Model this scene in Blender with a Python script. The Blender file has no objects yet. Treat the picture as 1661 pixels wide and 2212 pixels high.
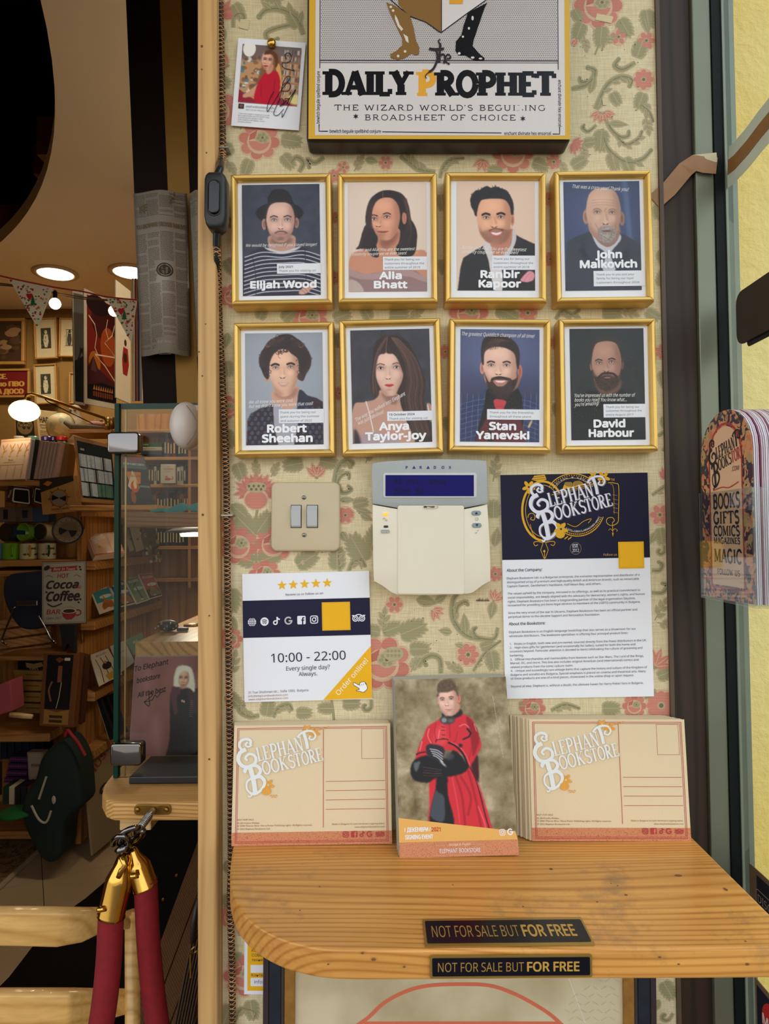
import bpy,math,random,os
import numpy as np
from mathutils import Vector,Matrix,Euler

random.seed(7);np.random.seed(7)
SC=bpy.context.scene
COL=SC.collection
PI=math.pi

# ------------------------------------------------------------ camera
IW,IH,FPX=1661.0,2212.0,1475.0
CAM=Vector((0.0,-0.848,1.48))
RCAM=Matrix.Rotation(math.radians(91.8),4,'X')@Matrix.Rotation(math.radians(-0.5),4,'Z')
cd=bpy.data.cameras.new('camera');cam=bpy.data.objects.new('camera',cd);COL.objects.link(cam)
cam.matrix_world=Matrix.Translation(CAM)@RCAM
cd.sensor_fit='VERTICAL';cd.sensor_height=36.0;cd.lens=36.0*FPX/IH
cd.clip_start=0.02;cd.clip_end=60
SC.camera=cam

# ------------------------------------------------------------ world, sun, exposure
vs=SC.view_settings
SC.display_settings.display_device='sRGB'
vs.view_transform='Standard';vs.look='None';vs.gamma=1.0;vs.exposure=0.0;vs.use_curve_mapping=False
world=bpy.data.worlds.new('sky');SC.world=world;world.use_nodes=True
wn=world.node_tree;wn.nodes.clear()
wo=wn.nodes.new('ShaderNodeOutputWorld');wb=wn.nodes.new('ShaderNodeBackground')
wt=wn.nodes.new('ShaderNodeTexCoord');wsx=wn.nodes.new('ShaderNodeSeparateXYZ');wr=wn.nodes.new('ShaderNodeValToRGB')
wr.color_ramp.elements[0].position=0.0;wr.color_ramp.elements[0].color=(0.42,0.40,0.36,1)
wr.color_ramp.elements[1].position=0.5;wr.color_ramp.elements[1].color=(0.66,0.72,0.84,1)
e=wr.color_ramp.elements.new(0.08);e.color=(0.92,0.90,0.84,1)
wn.links.new(wt.outputs['Generated'],wsx.inputs[0]);wn.links.new(wsx.outputs['Z'],wr.inputs[0])
wn.links.new(wr.outputs[0],wb.inputs[0]);wb.inputs[1].default_value=2.4
wn.links.new(wb.outputs[0],wo.inputs[0])
sd=bpy.data.lights.new('sun','SUN');sun=bpy.data.objects.new('sun',sd);COL.objects.link(sun)
sd.energy=6.5;sd.angle=math.radians(1.0);sd.color=(1.0,0.93,0.80)
sun.rotation_mode='QUATERNION'
sun.rotation_quaternion=Vector((0.22,0.62,-1.0)).to_track_quat('-Z','Y')
sun.location=(-1,-3,6)

# ------------------------------------------------------------ helpers
def lin(c):
 return c/12.92 if c<=0.04045 else((c+0.055)/1.055)**2.4
def C(r,g,b):
 return(lin(r/255.0),lin(g/255.0),lin(b/255.0),1.0)
def ray(px,py):
 d=Vector(((px-IW/2)/FPX,-(py-IH/2)/FPX,-1.0))
 return(RCAM.to_3x3()@d)
def W(px,py,y=0.0):
 d=ray(px,py);return CAM+d*((y-CAM.y)/d.y)
def WZ(px,py,z):
 d=ray(px,py);return CAM+d*((z-CAM.z)/d.z)
def WX(px,py,x):
 d=ray(px,py);return CAM+d*((x-CAM.x)/d.x)
def B(px,py,D):
 return W(px,py,D+CAM.y)

_mats={}
def new_mat(name):
 m=bpy.data.materials.new(name);m.use_nodes=True
 nt=m.node_tree;p=nt.nodes['Principled BSDF']
 return m,nt,p
def N(nt,t):return nt.nodes.new(t)
def L(nt,a,b):nt.links.new(a,b)
def coords(nt,scale=(1,1,1),rot=(0,0,0),kind='Object'):
 tc=N(nt,'ShaderNodeTexCoord');mp=N(nt,'ShaderNodeMapping')
 mp.inputs['Scale'].default_value=scale;mp.inputs['Rotation'].default_value=rot
 L(nt,tc.outputs[kind],mp.inputs[0]);return mp.outputs[0]
def bump(nt,p,fac,strength=0.2,dist=0.001):
 b=N(nt,'ShaderNodeBump');b.inputs['Strength'].default_value=strength;b.inputs['Distance'].default_value=dist
 L(nt,fac,b.inputs['Height']);L(nt,b.outputs[0],p.inputs['Normal'])
def plain(name,col,rough=0.5,metal=0.0,var=0.08,scale=30.0,bmp=0.0,spec=0.5,emit=None,es=0.0,coat=0.0):
 """colour with fine mottling (noise) and optional relief"""
 if name in _mats:return _mats[name]
 m,nt,p=new_mat(name)
 nz=N(nt,'ShaderNodeTexNoise');nz.inputs['Scale'].default_value=scale;nz.inputs['Detail'].default_value=4
 L(nt,coords(nt),nz.inputs['Vector'])
 mx=N(nt,'ShaderNodeMix');mx.data_type='RGBA'
 a=tuple(min(1,v*(1-var))for v in col[:3])+(1,);b=tuple(min(1,v*(1+var))for v in col[:3])+(1,)
 mx.inputs[6].default_value=a;mx.inputs[7].default_value=b
 L(nt,nz.outputs['Fac'],mx.inputs[0]);L(nt,mx.outputs[2],p.inputs['Base Color'])
 p.inputs['Roughness'].default_value=rough;p.inputs['Metallic'].default_value=metal
 p.inputs['Specular IOR Level'].default_value=spec;p.inputs['Coat Weight'].default_value=coat
 if bmp:bump(nt,p,nz.outputs['Fac'],bmp)
 if emit is not None:
  p.inputs['Emission Color'].default_value=emit;p.inputs['Emission Strength'].default_value=es
 _mats[name]=m;return m
def vcmat(name,rough=0.5,grain=0.03,scale=400.0,spec=0.22,coat=0.0):
 """printed surface: ink colours come from the mesh, paper grain from noise"""
 if name in _mats:return _mats[name]
 m,nt,p=new_mat(name)
 at=N(nt,'ShaderNodeVertexColor');at.layer_name='Col'
 nz=N(nt,'ShaderNodeTexNoise');nz.inputs['Scale'].default_value=scale;nz.inputs['Detail'].default_value=3
 L(nt,coords(nt),nz.inputs['Vector'])
 mr=N(nt,'ShaderNodeMapRange');mr.inputs[3].default_value=1-grain;mr.inputs[4].default_value=1+grain
 L(nt,nz.outputs['Fac'],mr.inputs[0])
 v=N(nt,'ShaderNodeVectorMath');v.operation='SCALE'
 L(nt,at.outputs['Color'],v.inputs[0]);L(nt,mr.outputs[0],v.inputs['Scale'])
 L(nt,v.outputs[0],p.inputs['Base Color'])
 p.inputs['Roughness'].default_value=rough;p.inputs['Specular IOR Level'].default_value=spec
 p.inputs['Coat Weight'].default_value=coat;p.inputs['Coat Roughness'].default_value=0.06
 _mats[name]=m;return m
def wood(name,c1,c2,axis='X',period=.007,rough=0.45,c3=None,bmp=0.15,dist=6.0,streak=0.45,coat=0.0):
 """growth lines running along one axis, with fine fibres and optional grey wear"""
 if name in _mats:return _mats[name]
 m,nt,p=new_mat(name);g={'X':0,'Y':1,'Z':2}[axis]
 sc=[6,6,6];sc[g]=1.1
 n0=N(nt,'ShaderNodeTexNoise');n0.inputs['Scale'].default_value=1.0;n0.inputs['Detail'].default_value=1.5;L(nt,coords(nt,tuple(sc)),n0.inputs['Vector'])
 sp=N(nt,'ShaderNodeSeparateXYZ');L(nt,coords(nt),sp.inputs[0]);o_=[i for i in range(3)if i!=g]
 def mth(op,a,b=None):
  q=N(nt,'ShaderNodeMath');q.operation=op
  for i,v in enumerate((a,b)):
   if isinstance(v,(int,float)):q.inputs[i].default_value=v
   elif v is not None:L(nt,v,q.inputs[i])
  return q.outputs[0]
 ph=mth('ADD',mth('MULTIPLY',mth('ADD',sp.outputs[o_[0]],sp.outputs[o_[1]]),6.283/period),mth('MULTIPLY',n0.outputs['Fac'],dist*5))
 sn=mth('POWER',mth('MULTIPLY',mth('ADD',mth('SINE',ph),1.0),.5),.45)
 cr=N(nt,'ShaderNodeValToRGB');cr.color_ramp.elements[0].color=c1;cr.color_ramp.elements[1].color=c2
 cr.color_ramp.elements[0].position=0.1;cr.color_ramp.elements[1].position=0.8;L(nt,sn,cr.inputs[0])
 sc=[160,160,160];sc[g]=7
 n1=N(nt,'ShaderNodeTexNoise');n1.inputs['Scale'].default_value=1.0;n1.inputs['Detail'].default_value=5;L(nt,coords(nt,tuple(sc)),n1.inputs['Vector'])
 sc=[10,10,10];sc[g]=1.6
 n2=N(nt,'ShaderNodeTexNoise');n2.inputs['Scale'].default_value=1.0;n2.inputs['Detail'].default_value=4;L(nt,coords(nt,tuple(sc)),n2.inputs['Vector'])
 ad=N(nt,'ShaderNodeMath');ad.operation='ADD';L(nt,n1.outputs['Fac'],ad.inputs[0]);L(nt,n2.outputs['Fac'],ad.inputs[1])
 hf=N(nt,'ShaderNodeMath');hf.operation='MULTIPLY';hf.inputs[1].default_value=.5;L(nt,ad.outputs[0],hf.inputs[0])
 mx=N(nt,'ShaderNodeMix');mx.data_type='RGBA';mx.blend_type='MULTIPLY';mx.inputs[0].default_value=streak
 cr2=N(nt,'ShaderNodeValToRGB');cr2.color_ramp.elements[0].color=(0.60,0.50,0.40,1);cr2.color_ramp.elements[1].color=(1.12,1.10,1.06,1)
 cr2.color_ramp.elements[0].position=0.36;cr2.color_ramp.elements[1].position=0.60
 L(nt,hf.outputs[0],cr2.inputs[0]);L(nt,cr.outputs[0],mx.inputs[6]);L(nt,cr2.outputs[0],mx.inputs[7]);out=mx.outputs[2]
 if c3 is not None:
  n3=N(nt,'ShaderNodeTexNoise');n3.inputs['Scale'].default_value=11;n3.inputs['Detail'].default_value=9;n3.inputs['Roughness'].default_value=0.72;L(nt,coords(nt),n3.inputs['Vector'])
  cr3=N(nt,'ShaderNodeValToRGB');cr3.color_ramp.elements[0].position=0.57;cr3.color_ramp.elements[1].position=0.78;L(nt,n3.outputs['Fac'],cr3.inputs[0])
  mx3=N(nt,'ShaderNodeMix');mx3.data_type='RGBA';mx3.inputs[7].default_value=c3;L(nt,cr3.outputs[0],mx3.inputs[0]);L(nt,out,mx3.inputs[6]);out=mx3.outputs[2]
 L(nt,out,p.inputs['Base Color']);p.inputs['Roughness'].default_value=rough;p.inputs['Coat Weight'].default_value=coat;p.inputs['Specular IOR Level'].default_value=.35
 bump(nt,p,n1.outputs['Fac'],bmp,.0004);_mats[name]=m;return m
def glassmat(name,tint=(0.96,0.99,0.97,1),refl=0.08,rough=0.02):
 if name in _mats:return _mats[name]
 m=bpy.data.materials.new(name);m.use_nodes=True;nt=m.node_tree;nt.nodes.clear()
 o=N(nt,'ShaderNodeOutputMaterial');t=N(nt,'ShaderNodeBsdfTransparent');g=N(nt,'ShaderNodeBsdfGlossy')
 t.inputs[0].default_value=tint;g.inputs['Roughness'].default_value=rough
 lw=N(nt,'ShaderNodeLayerWeight');lw.inputs[0].default_value=0.25
 mr=N(nt,'ShaderNodeMapRange');mr.inputs[3].default_value=refl*0.5;mr.inputs[4].default_value=min(1,refl*3)
 L(nt,lw.outputs['Facing'],mr.inputs[0])
 mx=N(nt,'ShaderNodeMixShader');L(nt,mr.outputs[0],mx.inputs[0]);L(nt,t.outputs[0],mx.inputs[1]);L(nt,g.outputs[0],mx.inputs[2])
 L(nt,mx.outputs[0],o.inputs[0]);_mats[name]=m;return m

MW={}
def tag(o,label=None,cat=None,group=None,kind=None):
 if label:o['label']=label
 if cat:o['category']=cat
 if group:o['group']=group
 if kind:o['kind']=kind
 return o
def thing(name,label,cat,M=None,loc=None,group=None):
 o=bpy.data.objects.new(name,None);COL.objects.link(o);o.empty_display_size=0.02
 if M is None:M=Matrix.Translation(Vector(loc)if loc is not None else Vector((0,0,0)))
 o.matrix_world=M;MW[o.name]=M
 return tag(o,label,cat,group)

class MB:
 """collects shapes; build() links them as one mesh"""
 def __init__(s,local=False):
  s.V=[];s.F=[];s.K=[];s.local=local;s.hascol=False
 def add(s,V,F,col=None):
  b=len(s.V);s.V+=[tuple(v)for v in V];s.F+=[tuple(i+b for i in f)for f in F]
  if col is not None:s.hascol=True
  s.K+=[col or(0.8,0.8,0.8,1)]*len(V);return s
 def hexa(s,p,col=None):
  return s.add(p,[(0,3,2,1),(4,5,6,7),(0,1,5,4),(1,2,6,5),(2,3,7,6),(3,0,4,7)],col)
 def box(s,x0,x1,y0,y1,z0,z1,col=None):
  return s.hexa([(x0,y0,z0),(x1,y0,z0),(x1,y1,z0),(x0,y1,z0),(x0,y0,z1),(x1,y0,z1),(x1,y1,z1),(x0,y1,z1)],col)
 def prism(s,pts,y0,y1,col=None):
  """pts (x,z) outline extruded along y"""
  n=len(pts);V=[(a,y0,b)for a,b in pts]+[(a,y1,b)for a,b in pts]
  return s.add(V,[tuple(range(n)),tuple(range(2*n-1,n-1,-1))]+[(i,i+n,(i+1)%n+n,(i+1)%n)for i in range(n)],col)
 def prismz(s,pts,z0,z1,col=None):
  n=len(pts);V=[(a,b,z1)for a,b in pts]+[(a,b,z0)for a,b in pts]
  return s.add(V,[tuple(range(n)),tuple(range(2*n-1,n-1,-1))]+[(i,i+n,(i+1)%n+n,(i+1)%n)for i in range(n)],col)
 def quadslab(s,q,off,col=None):
  """quad of 3-D points, thickened by vector off"""
  q=[Vector(v)for v in q];off=Vector(off)
  return s.hexa(q+[v+off for v in q],col)
 def tube(s,path,r,n=8,col=None,closed=False,caps=True,flat=None):
  path=[Vector(p)for p in path];m=len(path)
  rs=r if isinstance(r,(list,tuple))else[r]*m
  V=[];F=[];up=None
  for i in range(m):
   a=path[(i-1)%m]if(i>0 or closed)else path[i];b=path[(i+1)%m]if(i<m-1 or closed)else path[i]
   t=(b-a).normalized()if(b-a).length>1e-9 else Vector((0,0,1))
   if up is None:up=Vector((0,1,0))if abs(t.y)<0.9 else Vector((1,0,0))
   sx=t.cross(up)
   if sx.length<1e-6:sx=t.orthogonal()
   sx.normalize();up=sx.cross(t).normalized()
   for k in range(n):
    an=2*PI*k/n;V.append(path[i]+(sx*math.cos(an)*(flat or 1)+up*math.sin(an))*rs[i])
  for i in range(m if closed else m-1):
   j=(i+1)%m
   for k in range(n):F.append((i*n+k,i*n+(k+1)%n,j*n+(k+1)%n,j*n+k))
  if caps and not closed:F+=[tuple(range(n-1,-1,-1)),tuple((m-1)*n+k for k in range(n))]
  return s.add(V,F,col)
 def lathe(s,prof,c=(0,0,0),axis=(0,0,1),n=16,col=None,sx=1.0):
  """prof [(radius, height)] along axis"""
  ax=Vector(axis).normalized();u=ax.orthogonal().normalized();v=ax.cross(u);c=Vector(c)
  V=[];F=[]
  for(r,h)in prof:
   for k in range(n):
    a=2*PI*k/n;V.append(c+ax*h+(u*math.cos(a)*sx+v*math.sin(a))*r)
  m=len(prof)
  for i in range(m-1):
   for k in range(n):F.append((i*n+k,i*n+(k+1)%n,(i+1)*n+(k+1)%n,(i+1)*n+k))
  F+=[tuple(range(n-1,-1,-1)),tuple((m-1)*n+k for k in range(n))]
  return s.add(V,F,col)
 def ball(s,c,r,n=14,col=None,m=8):
  rx,ry,rz=r if isinstance(r,(list,tuple))else(r,r,r)
  V=[];F=[]
  for i in range(m+1):
   t=PI*i/m
   for k in range(n):
    a=2*PI*k/n;V.append((c[0]+rx*math.sin(t)*math.cos(a),c[1]+ry*math.sin(t)*math.sin(a),c[2]-rz*math.cos(t)))
  for i in range(m):
   for k in range(n):F.append((i*n+k,i*n+(k+1)%n,(i+1)*n+(k+1)%n,(i+1)*n+k))
  return s.add(V,F,col)
 def rbox(s,x0,x1,y0,y1,z0,z1,r,col=None,n=5):
  """box with rounded outline in XZ"""
  pts=rrect(x0,x1,z0,z1,r,n);return s.prism(pts,y0,y1,col)
 def build(s,name,mat,parent=None,bevel=0.0,smooth=False,segs=2,label=None,cat=None,group=None,kind=None,root=None,sub=0):
  V=s.V
  o_loc=Vector((0,0,0));key=root or parent
  if key is not None and not s.local:
   Mi=MW[key.name].inverted();V=[tuple(Mi@Vector(v))for v in V]
  elif key is None and not s.local:
   a=np.array(V);lo=a.min(0);hi=a.max(0)
   o_loc=Vector(((lo[0]+hi[0])/2,(lo[1]+hi[1])/2,lo[2]));V=[(v[0]-o_loc[0],v[1]-o_loc[1],v[2]-o_loc[2])for v in V]
  me=bpy.data.meshes.new(name);me.from_pydata(V,[],s.F);me.materials.append(mat)
  if s.hascol:
   at=me.color_attributes.new('Col','FLOAT_COLOR','POINT')
   at.data.foreach_set('color',np.array(s.K,dtype=np.float32).ravel())
  if smooth:me.polygons.foreach_set('use_smooth',[True]*len(me.polygons))
  me.update()
  o=bpy.data.objects.new(name,me);COL.objects.link(o)
  if parent is not None:
   o.parent=parent;MW[o.name]=MW[key.name]
  else:
   o.location=o_loc;MW[o.name]=Matrix.Translation(o_loc)
  if bevel:
   b=o.modifiers.new('bevel','BEVEL');b.width=bevel;b.segments=segs;b.limit_method='ANGLE';b.angle_limit=math.radians(40)
  if sub:
   b=o.modifiers.new('sub','SUBSURF');b.levels=b.render_levels=sub
  return tag(o,label,cat,group,kind)
def rrect(x0,x1,z0,z1,r,n=5):
 P=[]
 for cx,cz,a in((x1-r,z1-r,0),(x0+r,z1-r,90),(x0+r,z0+r,180),(x1-r,z0+r,270)):
  for k in range(n+1):
   t=math.radians(a+90*k/n);P.append((cx+r*math.cos(t),cz+r*math.sin(t)))
 return P
def fit3(q):
 """best rectangle through four 3-D corners TL TR BR BL -> matrix (x right, z up, y away), width, height"""
 TL,TR,BR,BL=[Vector(v)for v in q]
 u=((TR-TL)+(BR-BL))/2;v=((TL-BL)+(TR-BR))/2
 c=(TL+TR+BR+BL)/4;x=u.normalized();z=(v-x*v.dot(x));h=z.length;z.normalize();y=z.cross(x)
 M=Matrix.Identity(4)
 for i in range(3):
  M[i][0]=x[i];M[i][1]=y[i];M[i][2]=z[i];M[i][3]=c[i]
 return M,u.length,h
def onwall(q,y):return fit3([W(a,b,y)for a,b in q])
def arc(cx,cy,rx,ry,a0,a1,n=10):
 return[(cx+rx*math.cos(math.radians(a0+(a1-a0)*i/n)),cy+ry*math.sin(math.radians(a0+(a1-a0)*i/n)))for i in range(n+1)]
def smooth_pts(P,closed=False,k=6):
 out=[];n=len(P)
 rng=range(n if closed else n-1)
 for i in rng:
  p0=P[(i-1)%n]if(closed or i>0)else P[0];p1=P[i];p2=P[(i+1)%n]
  p3=P[(i+2)%n]if(closed or i+2<n)else P[-1]
  for j in range(k):
   t=j/k
   out.append(tuple(0.5*(2*b+(-a+c)*t+(2*a-5*b+4*c-d)*t*t+(-a+3*b-3*c+d)*t**3)for a,b,c,d in zip(p0,p1,p2,p3)))
 if not closed:out.append(tuple(P[-1]))
 return out

 # ------------------------------------------------------------ lettering
_fd=os.path.join(bpy.utils.resource_path('LOCAL'),'datafiles','fonts')
def _font(f):
 try:return bpy.data.fonts.load(os.path.join(_fd,f))
 except Exception:return None
FONTS={'sans':_font('NotoSansMath-Regular.woff2'),'wide':None,'mono':_font('DejaVuSansMono.woff2')}
_tc={}
def text_mesh(s,bold=0.0,shear=0.0,font='sans',res=2):
 k=(s,bold,shear,font)
 if k in _tc:return _tc[k]
 cu=bpy.data.curves.new('t','FONT');cu.body=s;cu.size=1.0;cu.offset=bold;cu.shear=shear;cu.resolution_u=res;cu.fill_mode='FRONT'
 if FONTS.get(font):cu.font=FONTS[font]
 ob=bpy.data.objects.new('t',cu);COL.objects.link(ob)
 dg=bpy.context.evaluated_depsgraph_get();me=ob.evaluated_get(dg).to_mesh()
 V=[(v.co.x,v.co.y)for v in me.vertices];F=[tuple(p.vertices)for p in me.polygons]
 ob.evaluated_get(dg).to_mesh_clear();bpy.data.objects.remove(ob);bpy.data.curves.remove(cu)
 xs=[v[0]for v in V]or[0]
 _tc[k]=(V,F,min(xs),max(xs));return _tc[k]
CAPH={'sans':.48,'wide':.682,'mono':.52}
G={}
def _g(ch,w,st,se=()):G[ch]=(w,st,se)
def _A(*a):return arc(*a)
_g('A',.82,[('t',[(.10,0),(.40,1)]),('T',[(.40,1),(.72,0)]),('t',[(.2,.32),(.6,.32)])],[(.10,0),(.72,0)])
_g('B',.72,[('T',[(.18,0),(.18,1)]),('m',[(.18,.97)]+_A(.36,.75,.2,.22,90,-90)+[(.18,.53)]),('m',[(.18,.53)]+_A(.38,.27,.23,.25,90,-90)+[(.18,.03)])],[(.14,0),(.14,1)])
_g('C',.74,[('m',_A(.42,.5,.32,.48,45,315,16))],[(.64,.82)])
_g('D',.78,[('T',[(.18,0),(.18,1)]),('m',[(.18,.97)]+_A(.36,.5,.32,.47,90,-90,12)+[(.18,.03)])],[(.14,0),(.14,1)])
_g('E',.68,[('T',[(.18,0),(.18,1)]),('t',[(.18,.96),(.6,.96)]),('t',[(.18,.5),(.5,.5)]),('t',[(.18,.04),(.62,.04)]),('t',[(.6,.96),(.6,.78)]),('t',[(.62,.04),(.62,.24)])],[(.14,0),(.14,1)])
_g('F',.64,[('T',[(.18,0),(.18,1)]),('t',[(.18,.96),(.58,.96)]),('t',[(.18,.5),(.48,.5)]),('t',[(.58,.96),(.58,.78)])],[(.18,0),(.14,1)])
_g('G',.8,[('m',_A(.42,.5,.32,.48,45,320,16)),('T',[(.66,.1),(.66,.45)])],[(.64,.46)])
_g('H',.84,[('T',[(.18,0),(.18,1)]),('T',[(.66,0),(.66,1)]),('t',[(.18,.5),(.66,.5)])],[(.18,0),(.18,1),(.66,0),(.66,1)])
_g('I',.38,[('T',[(.19,0),(.19,1)])],[(.19,0),(.19,1)])
_g('K',.8,[('T',[(.18,0),(.18,1)]),('t',[(.62,.97),(.2,.42)]),('T',[(.34,.56),(.66,.02)])],[(.18,0),(.18,1),(.62,1),(.66,0)])
_g('L',.64,[('T',[(.18,0),(.18,1)]),('t',[(.18,.04),(.58,.04)]),('t',[(.58,.04),(.58,.26)])],[(.18,1),(.14,0)])
_g('M',1.0,[('t',[(.14,0),(.16,1)]),('T',[(.18,1),(.48,.1)]),('t',[(.48,.1),(.78,1)]),('T',[(.82,0),(.82,1)])],[(.14,0),(.14,1),(.82,0),(.84,1)])
_g('N',.84,[('t',[(.16,0),(.16,1)]),('T',[(.16,1),(.66,0)]),('t',[(.66,0),(.66,1)])],[(.16,0),(.14,1),(.66,1)])
_g('O',.8,[('m',_A(.4,.5,.31,.48,0,360,20))])
_g('P',.7,[('T',[(.18,0),(.18,1)]),('m',[(.18,.97)]+_A(.36,.71,.24,.26,90,-90)+[(.18,.45)])],[(.18,0),(.14,1)])
_g('R',.8,[('T',[(.18,0),(.18,1)]),('m',[(.18,.97)]+_A(.36,.74,.22,.23,90,-90)+[(.18,.51)]),('T',[(.36,.5),(.64,.02)])],[(.18,0),(.14,1),(.68,0)])
_g('S',.66,[('m',_A(.33,.74,.2,.23,30,260,10)+_A(.33,.26,.22,.24,80,-150,12))],[])
_g('T',.76,[('T',[(.38,0),(.38,1)]),('t',[(.06,.96),(.7,.96)]),('t',[(.06,.96),(.06,.76)]),('t',[(.7,.96),(.7,.76)])],[(.38,0)])
_g('U',.82,[('T',[(.18,1),(.18,.3)]),('m',[(.18,.32)]+_A(.41,.3,.23,.27,180,360,10)+[(.64,1)])],[(.18,1),(.64,1)])
_g('V',.8,[('T',[(.12,1),(.4,0)]),('t',[(.4,0),(.68,1)])],[(.12,1),(.68,1)])
_g('W',1.08,[('T',[(.12,1),(.32,0)]),('t',[(.32,0),(.52,.9)]),('T',[(.52,.9),(.74,0)]),('t',[(.74,0),(.94,1)])],[(.12,1),(.94,1)])
_g('Y',.78,[('T',[(.12,1),(.38,.45)]),('t',[(.38,.45),(.66,1)]),('T',[(.38,.45),(.38,0)])],[(.12,1),(.66,1),(.38,0)])
_g('Z',.7,[('t',[(.1,.96),(.6,.96)]),('T',[(.58,.95),(.12,.05)]),('t',[(.1,.04),(.62,.04)]),('t',[(.1,.96),(.1,.76)]),('t',[(.62,.04),(.62,.24)])])
_g("'",.2,[('T',[(.1,1),(.08,.78)])]);_g(' ',.4,[]);_g('&',.8,[('m',_A(.36,.76,.16,.2,-60,240,12)+[(.66,.02)]),('m',_A(.34,.26,.24,.24,110,400,14))])
_g('.',.25,[('T',[(.1,.0),(.1,.08)])])
def stroke_poly(P,w0,w1=None):
 if w1 is None:w1=w0
 n=len(P);Lf=[];Rt=[]
 for i in range(n):
  a=P[max(0,i-1)];b=P[min(n-1,i+1)]
  dx,dy=b[0]-a[0],b[1]-a[1];l=math.hypot(dx,dy)or 1
  t=i/max(1,n-1);w=w0(t)if callable(w0)else w0+(w1-w0)*t
  Lf.append((P[i][0]-dy/l*w/2,P[i][1]+dx/l*w/2));Rt.append((P[i][0]+dy/l*w/2,P[i][1]-dx/l*w/2))
 return Lf,Rt

class Ink:
 """flat print in the local XZ plane facing -Y; user coordinates (u right, v down) fill box -> w x h metres"""
 def __init__(s,box,w,h,y=0.0,step=0.00012):
  s.b=box;s.w=w;s.h=h;s.y=y;s.step=step;s.m=MB(local=True)
  s.kx=w/(box[2]-box[0]);s.kz=h/(box[3]-box[1])
 def mp(s,u,v,l=1):return((u-s.b[0])*s.kx-s.w/2,s.y-l*s.step,s.h/2-(v-s.b[1])*s.kz)
 def poly(s,P,col,l=1):
  s.cnt=getattr(s,'cnt',0)+1;l=l+(s.cnt%190)*0.0045
  s.m.add([s.mp(a,b,l)for a,b in P],[tuple(range(len(P)))],col)
 def rect(s,u0,v0,u1,v1,col,l=1):s.poly([(u0,v1),(u1,v1),(u1,v0),(u0,v0)],col,l)
 def ell(s,u,v,ru,rv,col,l=1,n=20,rot=0):
  c,q=math.cos(math.radians(rot)),math.sin(math.radians(rot))
  s.poly([(u+ru*math.cos(2*PI*k/n)*c-rv*math.sin(2*PI*k/n)*q,v+ru*math.cos(2*PI*k/n)*q+rv*math.sin(2*PI*k/n)*c)for k in range(n)],col,l)
 def ring(s,u,v,ru,rv,w,col,l=1,a0=0,a1=360,n=24):s.stroke(arc(u,v,ru,rv,a0,a1,n),w,col,l)
 def stroke(s,P,w,col,l=1,w1=None,closed=False):
  if closed:P=list(P)+[P[0]]
  Lf,Rt=stroke_poly(P,w,w1);n=len(P);s.cnt=getattr(s,'cnt',0)+1;l=l+(s.cnt%190)*0.0045
  s.m.add([s.mp(a,b,l)for a,b in Lf+Rt],[(i,i+1,n+i+1,n+i)for i in range(n-1)],col)
 def frame(s,u0,v0,u1,v1,w,col,l=1):
  for a in((u0,v0,u1,v0+w),(u0,v1-w,u1,v1),(u0,v0,u0+w,v1),(u1-w,v0,u1,v1)):s.rect(*a,col,l)
 def star(s,u,v,r,col,l=1,n=5,k=0.42,rot=-90):
  s.poly([(u+(r if i%2==0 else r*k)*math.cos(math.radians(rot+i*180/n)),v+(r if i%2==0 else r*k)*math.sin(math.radians(rot+i*180/n)))for i in range(2*n)],col,l)
 def text(s,t,u,v,h,col,w=None,al='l',bold=0.0,shear=0.0,rot=0,l=2,sx=1.0,font='sans'):
  """baseline at v, capital height h, optional exact width w"""
  if font=='sans' and any(ord(ch)>126 for ch in t):font='wide'
  ch_=CAPH[font]if FONTS.get(font)else .682
  if bold>.011:
   bs=bold*h/.7
   for q in range(6):s.text(t,u+bs*math.cos(q*PI/3),v+bs*math.sin(q*PI/3),h,col,w,al,0.0,shear,rot,l,sx,font)
  V,F,x0,x1=text_mesh(t,0.0,shear,font)
  if not V:return
  s.cnt=getattr(s,'cnt',0)+1;l=l+(s.cnt%190)*0.0045
  k=h/ch_;kx=k*sx
  if w:kx=w/max(1e-6,x1-x0)
  ww=(x1-x0)*kx;ox={'l':0,'c':-ww/2,'r':-ww}[al]
  c,q=math.cos(math.radians(rot)),math.sin(math.radians(rot))
  out=[]
  for a,b in V:
   du=(a-x0)*kx+ox;dv=-b*k
   out.append(s.mp(u+du*c+dv*q,v-du*q+dv*c,l))
  s.m.add(out,F,col)
 def slab(s,t,u,v,h,col,w=None,al='l',wt=0.2,thin=0.5,ser=0.17,l=2,rot=0,sx=1.0,sp=0.0,shear=0.0,bend=None):
  """serif capitals drawn from strokes"""
  tw=sum(G[c][0]+sp for c in t if c in G);kx=h*sx
  if w:kx=w/tw
  ox={'l':0,'c':-tw*kx/2,'r':-tw*kx}[al];c_,q_=math.cos(math.radians(rot)),math.sin(math.radians(rot))
  x=0
  def T(a,b):
   du=a*kx+ox+shear*b*h;dv=-b*h
   if bend:dv+=bend(du)
   return(u+du*c_+dv*q_,v-du*q_+dv*c_)
  for ch in t:
   if ch not in G:continue
   gw,st,se=G[ch]
   for ty,P in st:
    wd={'T':wt,'t':wt*thin,'m':wt*0.85}[ty]*(h*0.5+kx*0.5)
    s.stroke([T(x+a,b)for a,b in P],wd,col,l)
   for a,b in se:
    hh=wt*0.45;b0=b if b<.5 else b-hh
    if 0.2<b<0.9:b0=b-hh/2
    s.poly([T(x+a-ser,b0),T(x+a+ser,b0),T(x+a+ser,b0+hh),T(x+a-ser,b0+hh)],col,l)
   x+=gw+sp
 def build(s,name,parent,mat=None,**k):
  return s.m.build(name,mat or vcmat('print_ink',0.55),parent,**k)

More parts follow.
